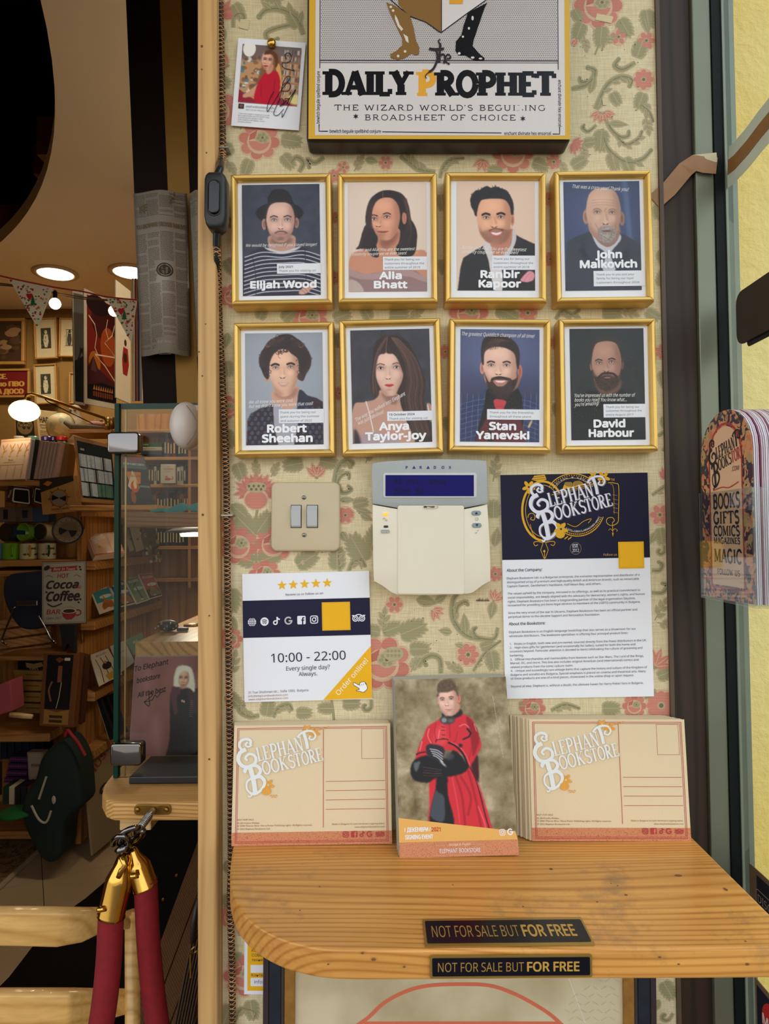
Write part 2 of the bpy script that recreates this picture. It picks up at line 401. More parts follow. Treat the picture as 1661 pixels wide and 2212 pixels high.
class Paint:
 """small procedural picture painted with numpy, becomes a coloured grid"""
 def __init__(s,box,nx=110,bg=(128,128,128)):
  s.b=box;s.nx=nx;s.ny=int(nx*(box[3]-box[1])/(box[2]-box[0]))
  s.X,s.Y=np.meshgrid(np.linspace(box[0],box[2],s.nx),np.linspace(box[1],box[3],s.ny))
  s.img=np.ones((s.ny,s.nx,3))*np.array(bg);s.px=(box[2]-box[0])/s.nx
 def blend(s,m,col,a=1.0):
  m=np.clip(m*a,0,1)[...,None];s.img=s.img*(1-m)+np.array(col,float)*m
 def blur(s,m,r):
  k=max(1,int(round(r/s.px)))
  for _ in range(2 if k>1 else 1):
   for ax in(0,1):
    p=np.pad(m,[(k,k)if a==ax else(0,0)for a in(0,1)],mode='edge');c=np.cumsum(p,axis=ax)
    n=m.shape[ax];z=np.zeros_like(np.take(c,[0],axis=ax));c=np.concatenate([z,c],axis=ax)
    m=(np.take(c,range(2*k+1,2*k+1+n),axis=ax)-np.take(c,range(0,n),axis=ax))/(2*k+1)
  return m
 def pmask(s,P,sm=True,soft=0):
  if sm:P=smooth_pts(P,True,5)
  m=np.zeros_like(s.X,bool);n=len(P)
  for i in range(n):
   x0,y0=P[i];x1,y1=P[(i+1)%n]
   if y0==y1:continue
   cnd=((y0>s.Y)!=(y1>s.Y))&(s.X<(x1-x0)*(s.Y-y0)/(y1-y0)+x0);m^=cnd
  m=m.astype(float);return s.blur(m,soft)if soft else m
 def poly(s,P,col,soft=0,a=1.0,sm=True):s.blend(s.pmask(P,sm,soft),col,a)
 def ell(s,cx,cy,rx,ry,col,soft=0.15,a=1.0,rot=0):
  c,q=math.cos(math.radians(rot)),math.sin(math.radians(rot))
  dx=(s.X-cx)*c+(s.Y-cy)*q;dy=-(s.X-cx)*q+(s.Y-cy)*c
  d=np.sqrt((dx/rx)**2+(dy/ry)**2);s.blend(np.clip((1+soft/2-d)/max(soft,1e-3),0,1),col,a)
 def line(s,P,w,col,a=1.0,soft=1.0,sm=True):
  if sm and len(P)>2:P=smooth_pts(P,False,4)
  D=np.full(s.X.shape,1e9)
  for(x0,y0),(x1,y1)in zip(P[:-1],P[1:]):
   l2=(x1-x0)**2+(y1-y0)**2 or 1;t=np.clip(((s.X-x0)*(x1-x0)+(s.Y-y0)*(y1-y0))/l2,0,1)
   D=np.minimum(D,np.hypot(s.X-x0-t*(x1-x0),s.Y-y0-t*(y1-y0)))
  e=max(s.px,soft);s.blend(np.clip((w/2+e/2-D)/e,0,1),col,a)
 def noise(s,amp,cell=1,seed=1,mask=None):
  r=np.random.RandomState(seed);a=r.rand(int(s.ny/cell)+3,int(s.nx/cell)+3)-.5
  yi=np.arange(s.ny)/cell;xi=np.arange(s.nx)/cell;y0=yi.astype(int);x0=xi.astype(int);fy=(yi-y0)[:,None];fx=(xi-x0)[None]
  v=(a[y0][:,x0]*(1-fy)*(1-fx)+a[y0+1][:,x0]*fy*(1-fx)+a[y0][:,x0+1]*(1-fy)*fx+a[y0+1][:,x0+1]*fy*fx)*2*amp
  if mask is not None:v=v*mask
  s.img=np.clip(s.img+v[...,None],0,255)
 def mesh(s,name,w,h,y,parent,mat=None,**kw):
  c=np.clip(s.img,0,255)/255.0;c=np.where(c<=0.04045,c/12.92,((c+0.055)/1.055)**2.4)
  nx,ny=s.nx,s.ny
  x=(np.linspace(-w/2,w/2,nx)[None,:]+np.zeros((ny,1)));z=(np.linspace(h/2,-h/2,ny)[:,None]+np.zeros((1,nx)))
  V=np.stack([x,np.full_like(x,y),z],-1).reshape(-1,3).astype(np.float32)
  i=(np.arange(ny-1)[:,None]*nx+np.arange(nx-1)[None]).ravel()
  F=np.stack([i,i+nx,i+nx+1,i+1],-1).astype(np.int32)
  me=bpy.data.meshes.new(name);me.vertices.add(len(V));me.vertices.foreach_set('co',V.ravel())
  me.loops.add(F.size);me.loops.foreach_set('vertex_index',F.ravel());me.polygons.add(len(F))
  me.polygons.foreach_set('loop_start',np.arange(0,F.size,4,dtype=np.int32));me.update(calc_edges=True)
  at=me.color_attributes.new('Col','FLOAT_COLOR','POINT')
  at.data.foreach_set('color',np.concatenate([c.reshape(-1,3),np.ones((nx*ny,1))],1).astype(np.float32).ravel())
  me.materials.append(mat or vcmat('photo_print',0.32,0.01))
  o=bpy.data.objects.new(name,me);COL.objects.link(o);o.parent=parent
  return tag(o,**kw)
  # ------------------------------------------------------------ palette of materials
M_ink=vcmat('print_ink',0.55)
M_inkg=vcmat('print_ink_gloss',0.25)
M_photo=vcmat('photo_print',0.35,0.01)
M_obj=vcmat('object_paint',0.5,0.05,60)
M_shiny=vcmat('object_gloss',0.2,0.03,60)
M_paper=plain('white_paper',C(236,238,244),0.6,var=0.02)
M_gold=plain('brushed_gold',C(222,184,102),0.4,0.72,var=0.05,scale=300)
M_goldl=plain('aged_gilt',C(165,120,55),0.5,0.5,var=0.35,scale=120,bmp=0.5)
M_pine=wood('pine_batten',C(186,144,90),C(206,166,108),'Z',.016,.5,dist=5,streak=.3)
M_shelf=wood('varnished_pine',C(190,126,54),C(216,158,82),'X',.0085,.36,c3=C(128,102,76),bmp=.3,dist=20,streak=.55,coat=.12)
M_pined=wood('shelf_pine',C(150,100,50),C(182,130,70),'X',.03,.5)
M_pinev=wood('panel_pine',C(150,98,48),C(178,124,64),'Z',.05,.5)
M_pale=wood('pale_wood',C(196,160,108),C(220,188,136),'X',.012,.45)
M_black=plain('black_plastic',C(26,27,30),0.42,var=0.15,scale=200,bmp=0.05)
M_blackm=plain('black_matt',C(15,13,12),0.85,var=0.2,spec=.12)
M_canvas=plain('dark_brown_lacquer',C(38,26,24),0.4,var=0.15)
M_chrome=plain('chrome',C(120,118,118),0.07,1.0,var=0.02)
M_steel=plain('worn_steel',C(150,150,150),0.28,1.0,var=0.1)
M_brass=plain('polished_brass',C(206,162,78),0.14,1.0,var=0.04)
M_brassd=plain('old_brass',C(150,112,52),0.32,0.9,var=0.15)
M_glass=glassmat('clear_glass',(.95,.98,.965,1),.025)
M_glassr=glassmat('picture_glass',(0.995,0.995,0.995,1),0.012)
M_gedge=plain('glass_edge_green',C(10,52,40),0.3,var=0.2,spec=.15)
M_gasket=plain('black_gasket',C(10,18,16),0.5,var=0.1,spec=.15)

# ------------------------------------------------------------ structure: papered wall
ZC=3.0
def structure(o,name=None):
 o['kind']='structure';return o
def linen():
 m,nt,p=new_mat('woven_wallpaper')
 n1=N(nt,'ShaderNodeTexNoise');n1.inputs['Scale'].default_value=1;n1.inputs['Detail'].default_value=3;L(nt,coords(nt,(45,45,900)),n1.inputs['Vector'])
 n2=N(nt,'ShaderNodeTexNoise');n2.inputs['Scale'].default_value=1;n2.inputs['Detail'].default_value=3;L(nt,coords(nt,(1100,45,60)),n2.inputs['Vector'])
 n3=N(nt,'ShaderNodeTexNoise');n3.inputs['Scale'].default_value=5;n3.inputs['Detail'].default_value=5;L(nt,coords(nt),n3.inputs['Vector'])
 a=N(nt,'ShaderNodeMath');a.operation='ADD';L(nt,n1.outputs['Fac'],a.inputs[0]);L(nt,n2.outputs['Fac'],a.inputs[1])
 cr=N(nt,'ShaderNodeValToRGB');cr.color_ramp.elements[0].position=0.35;cr.color_ramp.elements[1].position=0.65
 cr.color_ramp.elements[0].color=C(204,187,144);cr.color_ramp.elements[1].color=C(232,219,181)
 h=N(nt,'ShaderNodeMath');h.operation='MULTIPLY';h.inputs[1].default_value=0.5;L(nt,a.outputs[0],h.inputs[0]);L(nt,h.outputs[0],cr.inputs[0])
 mx=N(nt,'ShaderNodeMix');mx.data_type='RGBA';mx.blend_type='MULTIPLY';mx.inputs[0].default_value=0.35
 c2=N(nt,'ShaderNodeValToRGB');c2.color_ramp.elements[0].color=(0.7,0.66,0.55,1);c2.color_ramp.elements[0].position=0.35;c2.color_ramp.elements[1].position=0.6
 L(nt,n3.outputs['Fac'],c2.inputs[0]);L(nt,cr.outputs[0],mx.inputs[6]);L(nt,c2.outputs[0],mx.inputs[7])
 L(nt,mx.outputs[2],p.inputs['Base Color']);p.inputs['Roughness'].default_value=0.6
 bump(nt,p,h.outputs[0],0.35,0.0006);return m
M_linen=linen()
def motif_mat():
 m,nt,p=new_mat('wallpaper_motif_ink')
 at=N(nt,'ShaderNodeVertexColor');at.layer_name='Col'
 wv=N(nt,'ShaderNodeTexWave');wv.bands_direction='Z';wv.inputs['Scale'].default_value=165;wv.inputs['Distortion'].default_value=1.2;wv.inputs['Detail Scale'].default_value=0.4
 L(nt,coords(nt),wv.inputs['Vector'])
 cr=N(nt,'ShaderNodeValToRGB');cr.color_ramp.elements[0].position=0.12;cr.color_ramp.elements[1].position=0.42
 cr.color_ramp.elements[0].color=(0.42,0.40,0.36,1);cr.color_ramp.elements[1].color=(1.0,1.0,1.0,1);L(nt,wv.outputs['Fac'],cr.inputs[0])
 mx=N(nt,'ShaderNodeMix');mx.data_type='RGBA';mx.blend_type='MULTIPLY';mx.inputs[0].default_value=0.6
 L(nt,at.outputs[0],mx.inputs[6]);L(nt,cr.outputs[0],mx.inputs[7])
 L(nt,mx.outputs[2],p.inputs['Base Color']);p.inputs['Roughness'].default_value=0.6;return m

xl=W(466,1000).x;xr=W(1438,1000).x
w=MB();w.box(xl,xr,0.0,0.10,0,ZC)
wall_front=w.build('wall_front',M_linen,kind='structure')
class WallInk(Ink):
 def __init__(s):s.m=MB();s.step=0.00010
 def mp(s,u,v,l=1):
  p=W(u,v,0.0);return(min(max(p.x,xl),xr),-l*s.step,p.z)
wi=WallInk()
RED,REDD,GRN,GRND,HAL=C(212,136,116),C(194,110,94),C(162,156,114),C(116,112,80),C(190,174,134)
HAR=C(220,184,148)
_r=random.Random(3)
def leafshape(x,y,ln,wd,ang,k=9):
 """pointed leaf outline from its base"""
 c,q=math.cos(math.radians(ang)),math.sin(math.radians(ang));P=[]
 for i in range(k+1):
  t=i/k;P.append((t*ln,math.sin(PI*t**0.75)*wd/2))
 for i in range(k-1,0,-1):
  t=i/k;P.append((t*ln,-math.sin(PI*t**0.75)*wd/2))
 return[(x+a*c-b*q,y+a*q+b*c)for a,b in P]
def leaf(x,y,ln,wd,ang,col=GRN,halo=HAL,vein=True):
 wi.poly(leafshape(x-2*math.cos(math.radians(ang)),y-2*math.sin(math.radians(ang)),ln+6,wd+7,ang),halo,1)
 wi.poly(leafshape(x,y,ln,wd,ang),col,2)
 if vein:wi.stroke([(x,y),(x+ln*.8*math.cos(math.radians(ang)),y+ln*.8*math.sin(math.radians(ang)))],1.6,halo,3)
def cluster(x,y,s,ang,n=5,col=GRN):
 """jagged leaf made of lobes along a midrib"""
 a=math.radians(ang);ex,ey=x+s*math.cos(a),y+s*math.sin(a)
 for i in range(n):
  t=(i+0.6)/n
  for sd in(-1,1):
   l=s*(0.52-0.2*abs(t-.45));leaf(x+t*s*.75*math.cos(a),y+t*s*.75*math.sin(a),l,l*.5,ang+sd*(62-34*t),col,HAL,False)
 leaf(x+.55*s*math.cos(a),y+.55*s*math.sin(a),s*.55,s*.26,ang,col)
 wi.stroke([(x,y),(ex,ey)],1.8,HAL,3)
def scroll(P,w0,col=GRN,ball=True,fronds=True):
 P=smooth_pts(P,False,8);n=len(P)
 wi.stroke(P,lambda t:w0*(.35+.65*math.sin(PI*min(1,t*.8+.12)))+5,HAL,1)
 wi.stroke(P,lambda t:w0*(.35+.65*math.sin(PI*min(1,t*.8+.12))),col,2)
 wi.stroke([(a+1,b)for a,b in P[n//8:]],1.2,GRND,3)
 if ball:wi.ell(P[-1][0],P[-1][1],w0*.55,w0*.55,col,2,12)
 if fronds:
  for i in range(n//5,int(n*.75),max(3,n//6)):
   a=math.degrees(math.atan2(P[i+1][1]-P[i][1],P[i+1][0]-P[i][0]));leaf(P[i][0],P[i][1],w0*2.0,w0*.8,a+48,col)
def curl(x,y,s,ang,w0=9,flip=1,fronds=False):
 P=[]
 for i in range(13):
  t=i/12;r=s*(1-.80*t**.8);a=flip*(math.radians(250)*t)
  P.append((r*math.cos(a),r*math.sin(a)))
 c,q=math.cos(math.radians(ang)),math.sin(math.radians(ang))
 scroll([(x+a*c-b*q,y+a*q+b*c)for a,b in[(s,-flip*s*1.2)]+P],w0,fronds=fronds)
def daisy(x,y,r,n=7,rot=0):
 wi.ell(x,y,r*1.12,r*1.12,HAR,1,18)
 for i in range(n):
  a=rot+360*i/n;c,q=math.cos(math.radians(a)),math.sin(math.radians(a))
  wi.ell(x+r*.62*c,y+r*.62*q,r*.38,r*.30,RED,2,10,a)
 wi.ell(x,y,r*.26,r*.26,HAL,3,10);wi.ell(x,y,r*.16,r*.16,GRND,4,8)
def rose(x,y,r,rot=0):
 for i in range(8):
  a=math.radians(rot+45*i);wi.ell(x+r*.72*math.cos(a),y+r*.68*math.sin(a),r*.36,r*.36,HAR,1,12)
 for i in range(8):
  a=math.radians(rot+45*i);wi.ell(x+r*.72*math.cos(a),y+r*.68*math.sin(a),r*.29,r*.27,RED if i%2 else C(206,126,108),2,12)
 wi.ell(x,y+r*.08,r*.60,r*.60,HAR,3,16)
 wi.poly([(x+r*.52*math.cos(t),y+r*.52*math.sin(t))for t in np.linspace(.2,PI-.1,12)]+[(x-r*.2,y+r*.05),(x+r*.1,y+r*.12)],RED,4)
 wi.poly([(x-r*.5+0*t,y)for t in(0,)]+[(x-r*.46,y-r*.28),(x-r*.1,y-r*.5),(x-r*.16,y-r*.1)],REDD,4)
 wi.ell(x+r*.16,y-r*.12,r*.36,r*.30,HAL,5,14)
 for k in range(6):
  wi.ell(x+r*.16+r*.2*math.cos(k),y-r*.12+r*.16*math.sin(k),r*.09,r*.08,GRN,6,7)
 wi.ell(x+r*.16,y-r*.12,r*.07,r*.07,GRND,6,7)
def lily(x,y,s,ang=-90):
 for d in(-48,-20,14,46):leaf(x,y,s*(1.0 if abs(d)<30 else .95),s*.36,ang+d,RED,HAR)
 wi.ell(x,y+2,s*.14,s*.1,GRN,3,8)
def carnation(x,y,s,ang):
 for i in range(7):leaf(x,y,s*(.8+.2*(i%2)),s*.34,ang-66+22*i,RED if i%2 else C(206,126,108),HAR,False)
def sprig(x,y,s,ang):
 a=math.radians(ang);wi.stroke([(x,y),(x+s*math.cos(a),y+s*math.sin(a))],2.2,GRN,2)
 for t,d in((.25,45),(.4,-45),(.65,40),(.75,-40),(1,0)):leaf(x+s*t*math.cos(a),y+s*t*math.sin(a),s*.42,s*.17,ang+d)
 # upper left
carnation(478,34,40,-60);cluster(505,8,34,60);curl(520,40,16,180);scroll([(655,75),(640,40),(605,20),(575,22),(560,36)],12);scroll([(648,50),(600,60),(575,72),(582,88),(600,84)],9,fronds=False)
cluster(560,-20,50,20);leaf(478,60,30,14,80);lily(492,140,34,200);cluster(462,170,34,20);rose(470,238,44);cluster(470,292,36,120)
rose(560,303,44,10);cluster(505,318,36,160);cluster(606,300,42,10);cluster(610,334,34,50);cluster(540,344,34,110);sprig(520,280,30,-80);cluster(645,60,40,-120)
sprig(490,345,26,60)
# between poster and frames
scroll([(646,372),(655,352),(640,340),(628,352)],9,fronds=False);scroll([(700,340),(680,352),(664,345),(668,362)],8,fronds=False);daisy(741,362,13,5);sprig(765,370,28,-60);daisy(833,352,15,6)
scroll([(940,372),(905,366),(885,352),(868,340)],10);scroll([(950,385),(958,360),(975,345),(1000,342)],7);lily(1043,345,26,100);rose(1108,332,44);cluster(1085,372,30,190);cluster(1150,350,34,20);sprig(1180,340,24,40);daisy(1196,350,16)
sprig(1210,345,24,70);leaf(790,345,26,11,10)
# upper right
rose(1292,12,52);cluster(1258,48,38,110);cluster(1300,55,42,95);cluster(1338,40,42,60);wi.stroke([(1298,85),(1285,118)],4,GRN,2);wi.stroke([(1306,85),(1300,110)],4,GRN,2)
daisy(1336,80,17,5,-90);leaf(1236,98,18,11,-50,RED,HAR);cluster(1240,20,30,60);sprig(1262,78,24,80);sprig(1305,92,24,-30)
scroll([(1235,192),(1262,185),(1280,170),(1284,152),(1270,146)],10,fronds=False);leaf(1275,200,46,14,-78);scroll([(1270,175),(1255,178),(1252,168)],6,fronds=False)
scroll([(1372,135),(1345,150),(1328,142),(1336,128)],9,fronds=False);cluster(1375,125,40,-70);scroll([(1285,235),(1310,185),(1340,166),(1364,172),(1360,186)],9)
daisy(1390,172,22,8);daisy(1396,88,19,6);cluster(1390,200,34,110);sprig(1396,214,28,90);cluster(1395,20,40,80);leaf(1392,40,34,12,75)
cluster(1322,200,28,60);leaf(1300,210,30,12,110);lily(1296,242,24,110);lily(1305,242,24,60);scroll([(1288,270),(1270,284),(1258,276),(1262,270)],5,fronds=False)
scroll([(1308,258),(1322,282),(1340,296),(1356,294),(1358,284)],7,fronds=False);scroll([(1325,285),(1350,312),(1378,300),(1386,284)],6);scroll([(1300,278),(1312,320),(1350,350),(1385,345),(1406,325)],9);cluster(1300,280,44,95);leaf(1315,266,40,10,5)
cluster(1260,310,26,-10);sprig(1258,310,26,80);carnation(1236,310,26,30);cluster(1320,330,36,75);cluster(1350,340,34,70);cluster(1235,360,34,-30);sprig(1395,250,30,80);scroll([(1380,225),(1400,240),(1410,262)],6)
# between and beside frames
for a in((722,380,14),(726,470,12),(724,600,14),(952,420,16),(955,560,15),(1185,430,14),(1188,560,15),(729,720,14),(733,850,14),(962,760,15),(966,900,14),(1200,740,14),(1203,870,14)):
 (daisy if _r.random()<.6 else lambda x,y,r:cluster(x,y,r*2,80))(*a)
rose(668,686,40,20);cluster(610,692,36,-40);cluster(720,690,36,-20);cluster(560,690,30,-70);cluster(840,682,40,0);sprig(880,690,28,-30);cluster(800,690,30,-120);rose(1012,676,42);cluster(1070,670,38,10);daisy(1140,676,20);cluster(1120,690,30,-150)
scroll([(1200,690),(1215,672),(1235,680),(1250,670)],8);cluster(1300,676,40,0);sprig(1340,668,30,20);cluster(1395,672,30,30);rose(500,640,26);cluster(488,560,34,60);leaf(490,470,30,14,60);cluster(490,780,30,80);rose(494,880,26);cluster(488,930,36,70);leaf(492,720,30,14,100)
cluster(1422,440,30,90);leaf(1424,540,34,14,80);cluster(1428,620,34,-80);daisy(1430,760,16);cluster(1432,800,34,80);leaf(1430,900,34,14,70)
# around light switch and keypad
cluster(512,1000,36,70);carnation(553,1056,40,-90);carnation(540,1060,36,-150);carnation(568,1060,36,-30);wi.ell(553,1078,27,24,HAR,4,18);wi.ell(553,1080,24,20,RED,5,18);wi.ell(554,1053,22,12,HAL,5,16)
for k in range(7):wi.ell(538+k*5.2,1050+(k%2)*7,3,3,GRND,6,8)
sprig(555,1030,26,-95);sprig(585,1030,24,-60);wi.stroke(smooth_pts([(556,1100),(550,1150),(554,1215)]),6,GRN,2);cluster(556,1160,62,-135);cluster(556,1150,48,-55);leaf(500,1090,52,26,40)
rose(515,1178,42,15);carnation(500,1150,40,-90);rose(590,1175,42);cluster(556,1215,50,-20);cluster(552,1215,46,200);rose(572,1240,34);cluster(640,1222,48,-30);lily(684,1030,30,-90);cluster(655,1000,40,170);cluster(690,996,36,10)
scroll([(728,1100),(722,1060),(728,1015),(745,996),(762,1000),(756,1008)],9);scroll([(724,1055),(735,1030),(752,1022),(754,1034)],6,fronds=False);scroll([(728,1040),(740,1064),(758,1058),(752,1050)],7,fronds=False)
carnation(746,1100,26,90);daisy(746,1113,18,6);leaf(735,1080,30,9,0);cluster(762,1090,30,-10);leaf(770,1100,32,11,15);leaf(780,1110,26,12,30);cluster(790,1215,64,-120);cluster(800,1190,50,-75);leaf(738,1150,24,12,60)
scroll([(735,1235),(730,1200),(738,1190)],8);cluster(728,1232,46,-90);scroll([(752,1238),(762,1215),(780,1210),(788,1222)],8);sprig(790,1000,30,-70);sprig(1065,1040,40,-80);cluster(1066,1120,36,-90);leaf(1068,1180,40,16,-80)
daisy(1070,1240,16);leaf(1066,1300,36,16,100)
# below keypad
daisy(852,1306,18,6);sprig(827,1368,40,-85);cluster(826,1366,40,-20);cluster(822,1366,36,190);cluster(862,1372,58,-22);cluster(884,1402,40,0);rose(826,1432,60,20);wi.ell(850,1412,22,16,HAL,6,14)
for k in range(8):wi.ell(838+(k%4)*8,1406+(k//4)*10,3.5,3.5,GRN,7,7)
leaf(900,1295,44,20,10);leaf(940,1300,26,12,-30);scroll([(952,1455),(950,1425),(932,1416),(914,1426),(920,1436)],10,fronds=False);sprig(888,1452,26,-70)
scroll([(1060,1382),(1010,1374),(980,1340),(978,1300),(990,1280)],10,ball=False);scroll([(985,1330),(988,1310),(1004,1300),(1010,1306)],8,fronds=False);leaf(1006,1370,44,15,-95);scroll([(1075,1355),(1066,1380),(1030,1376),(1022,1360),(1028,1356)],7,fronds=False)
leaf(975,1366,26,12,190);daisy(1011,1414,24,7);cluster(1038,1400,30,-20);cluster(1060,1405,40,80);scroll([(1022,1450),(1048,1410),(1080,1385)],5);leaf(1000,1450,26,12,200);lily(1066,1296,24,-60);lily(935,1318,24,40)
leaf(1002,1398,18,9,200);sprig(1000,1452,30,-150);lily(650,1215,10,0);cluster(900,1440,20,-60)
# right strip beside the long sheet
scroll([(1432,975),(1446,950),(1436,935),(1424,940)],8,fronds=False);carnation(1436,1035,26,-60);scroll([(1408,1070),(1440,1050),(1446,1070)],6);daisy(1425,1112,22,6);cluster(1425,1140,34,80);leaf(1418,1150,26,12,120)
scroll([(1408,1232),(1424,1232),(1430,1220),(1422,1214)],7,fronds=False);scroll([(1408,1280),(1430,1280),(1442,1264),(1430,1260)],7,fronds=False);sprig(1414,1340,40,-60);sprig(1420,1345,30,10);lily(1414,1440,42,-50);cluster(1420,1462,34,-20);daisy(1428,1524,32,12)
leaf(1416,1490,30,14,140);curl(1425,1190,10,0,6)
# lower strips
scroll([(560,1545),(540,1548),(520,1538),(516,1524),(526,1524)],9);scroll([(590,1550),(600,1530),(622,1522),(630,1532)],8);cluster(575,1548,40,-80);cluster(640,1540,30,0);wi.stroke([(716,1510),(722,1560)],6,GRN,2);cluster(720,1530,30,180);cluster(740,1520,34,0);curl(790,1526,12,0,7)
cluster(500,1270,50,90);leaf(492,1330,40,18,60);rose(498,1380,26);sprig(500,1460,40,-80);cluster(490,1500,36,40);cluster(1015,1535,0.1,0)
cluster(1120,1525,30,0);rose(1150,1530,28);scroll([(1190,1535),(1220,1522),(1250,1530)],7);cluster(1300,1530,36,0);rose(1370,1525,26)
leaf(488,1860,36,18,70);cluster(492,1930,40,80);rose(500,1980,26);cluster(505,2060,44,60);leaf(545,2000,34,16,110);rose(528,2108,46);cluster(540,2160,40,80);cluster(498,2170,46,110);leaf(516,2020,36,14,-60);scroll([(505,2212),(520,2180),(550,2186),(548,2198)],8)
cluster(1432,2120,40,60);curl(1436,2195,12,30,7);leaf(1424,2160,30,14,120)
# bare patches of old sticky tape and small dark scars in the paper
for q in(((1289,30),(1325,37),(1320,51),(1285,44)),((1300,213),(1311,213),(1311,228),(1302,228)),((520,42),(540,44),(536,66),(515,60))):wi.poly(q,C(222,206,160),8)
for k in range(70):
 x,y=_r.choice(((_r.uniform(800,1070),_r.uniform(1285,1450)),(_r.uniform(500,800),_r.uniform(1000,1240)),(_r.uniform(1235,1400),_r.uniform(0,360))));wi.ell(x,y,_r.uniform(.6,1.6),_r.uniform(.5,1.2),C(90,50,36),8,6)
for k in range(9):wi.poly([(1028+k*3.2,1298),(1030+k*3.2,1294-(k*7)%5),(1031+k*3.2,1299)],C(110,52,40),9)
wi.m.build('wallpaper_print',motif_mat(),wall_front)

# pine batten on the wall's left edge, jamb and window frame on its right
b=MB();b.box(W(426,1000,-.03).x,W(467,1000,-.03).x,-0.03,0.10,0,ZC)
tr=b.build('trim_1',M_pine,bevel=0.003,kind='structure')
kn=MB()
for px,py,r in((436,100,3),(436,150,2),(430,760,2),(437,812,2),(438,1112,3),(452,1640,2.5),(446,330,2),(452,1330,2),(444,700,1.5)):
 p=W(px,py,-.0301);kn=MB();kn.lathe([(r*.0005,0),(r*.0005,.0003)],p,(0,-1,0),8);kn.build('nail_hole',plain('knot_brown',C(96,62,34),0.7),tr)
bx=W(1512,1000,.004).x
j=MB();j.box(xr,bx,0.004,0.12,0,ZC)
M_jamb=wood('dark_stained_jamb',C(36,26,18),C(52,38,27),'Z',.02,.55,streak=.3)
tr2=j.build('trim_2',M_jamb,kind='structure',bevel=0.001)
j=MB();j.box(xr-.002,xr+.003,-0.004,0.01,0,ZC);j.build('trim_3',plain('lining_strip',C(82,66,50),0.6),kind='structure')
ax=W(1556,1000,.0).x;gx=W(1577,1000,.0).x
j=MB();j.box(bx,ax,-0.002,0.05,0,ZC)
al=j.build('trim_4',plain('grey_green_aluminium',C(114,118,100),0.38,0.45,var=.12,scale=14),kind='structure',bevel=0.0015)
j=MB();j.box(ax,gx,-0.004,0.05,0,ZC);j.build('trim_5',M_gasket,kind='structure')
GX=gx+.003
j=MB();j.box(gx,GX+.012,-0.006,0.05,0,ZC);j.build('trim_6',plain('frame_strip_pale',C(122,128,112),0.35,0.3),kind='structure')
j=MB();j.box(GX,GX+.006,-.85,-0.006,0.0,ZC);win=j.build('window_1',M_glass,kind='structure')

# yellow render outside the glass
def stucco():
 m,nt,p=new_mat('yellow_stucco')
 n1=N(nt,'ShaderNodeTexNoise');n1.inputs['Scale'].default_value=46;n1.inputs['Detail'].default_value=9;n1.inputs['Roughness'].default_value=.62;L(nt,coords(nt),n1.inputs['Vector'])
 n2=N(nt,'ShaderNodeTexNoise');n2.inputs['Scale'].default_value=2.2;L(nt,coords(nt,(1.5,1,.6)),n2.inputs['Vector'])
 cr=N(nt,'ShaderNodeValToRGB');cr.color_ramp.elements[0].color=C(242,210,112);cr.color_ramp.elements[1].color=C(251,231,158);cr.color_ramp.elements[0].position=.35;cr.color_ramp.elements[1].position=.65
 L(nt,n2.outputs['Fac'],cr.inputs[0]);L(nt,cr.outputs[0],p.inputs['Base Color']);p.inputs['Roughness'].default_value=.75
 bump(nt,p,n1.outputs['Fac'],.8,.006);return m
o=MB();o.box(GX+.004,3.2,0.25,.45,-.1,4.2);o.build('wall_outside',stucco(),kind='structure')
# unseen canopy added to keep sun and overhead sky off the papered wall
o=MB();o.box(-3.2,GX+.02,-2.1,-0.0,ZC,ZC+.25);o.build('ceiling_sun_block',plain('sun_block_beige',C(190,180,160),.8),kind='structure')
o=MB();o.box(-4.2,3.2,-7,6.2,-0.06,0.0)
def tiles():
 m,nt,p=new_mat('beige_floor_tile')
 br=N(nt,'ShaderNodeTexNoise');br.inputs['Scale'].default_value=4;L(nt,coords(nt),br.inputs['Vector'])
 cr=N(nt,'ShaderNodeValToRGB');cr.color_ramp.elements[0].color=C(176,150,112);cr.color_ramp.elements[1].color=C(202,178,138);L(nt,br.outputs['Fac'],cr.inputs[0])
 L(nt,cr.outputs[0],p.inputs['Base Color']);p.inputs['Roughness'].default_value=.4;return m
M_tile=tiles()
floor=o.build('floor',plain('floor_grout',C(52,42,34),.9),kind='structure')
# floor tiles laid diagonally to the wall, each its own piece
tv=MB(local=True);tv.box(-.1985,.1985,-.1985,.1985,0,.006)
def shared(mbm,name,mat):
 o=mbm.build(name,mat,None);me=o.data;bpy.data.objects.remove(o);return me
tme=shared(tv,'tile',M_tile)
ca,sa=math.cos(math.radians(28)),math.sin(math.radians(28))
for i in range(-9,4):
 for k in range(-1,10):
  x,y=-1.0+.4*(i*ca-k*sa),.8+.4*(i*sa+k*ca)
  if-2.9<x<-.1 and .55<y<3.0:
   t=bpy.data.objects.new('tile',tme);COL.objects.link(t);t.parent=floor
   t.location=Vector((x,y,.0005))-MW[floor.name].translation;t.rotation_euler.z=math.radians(28)
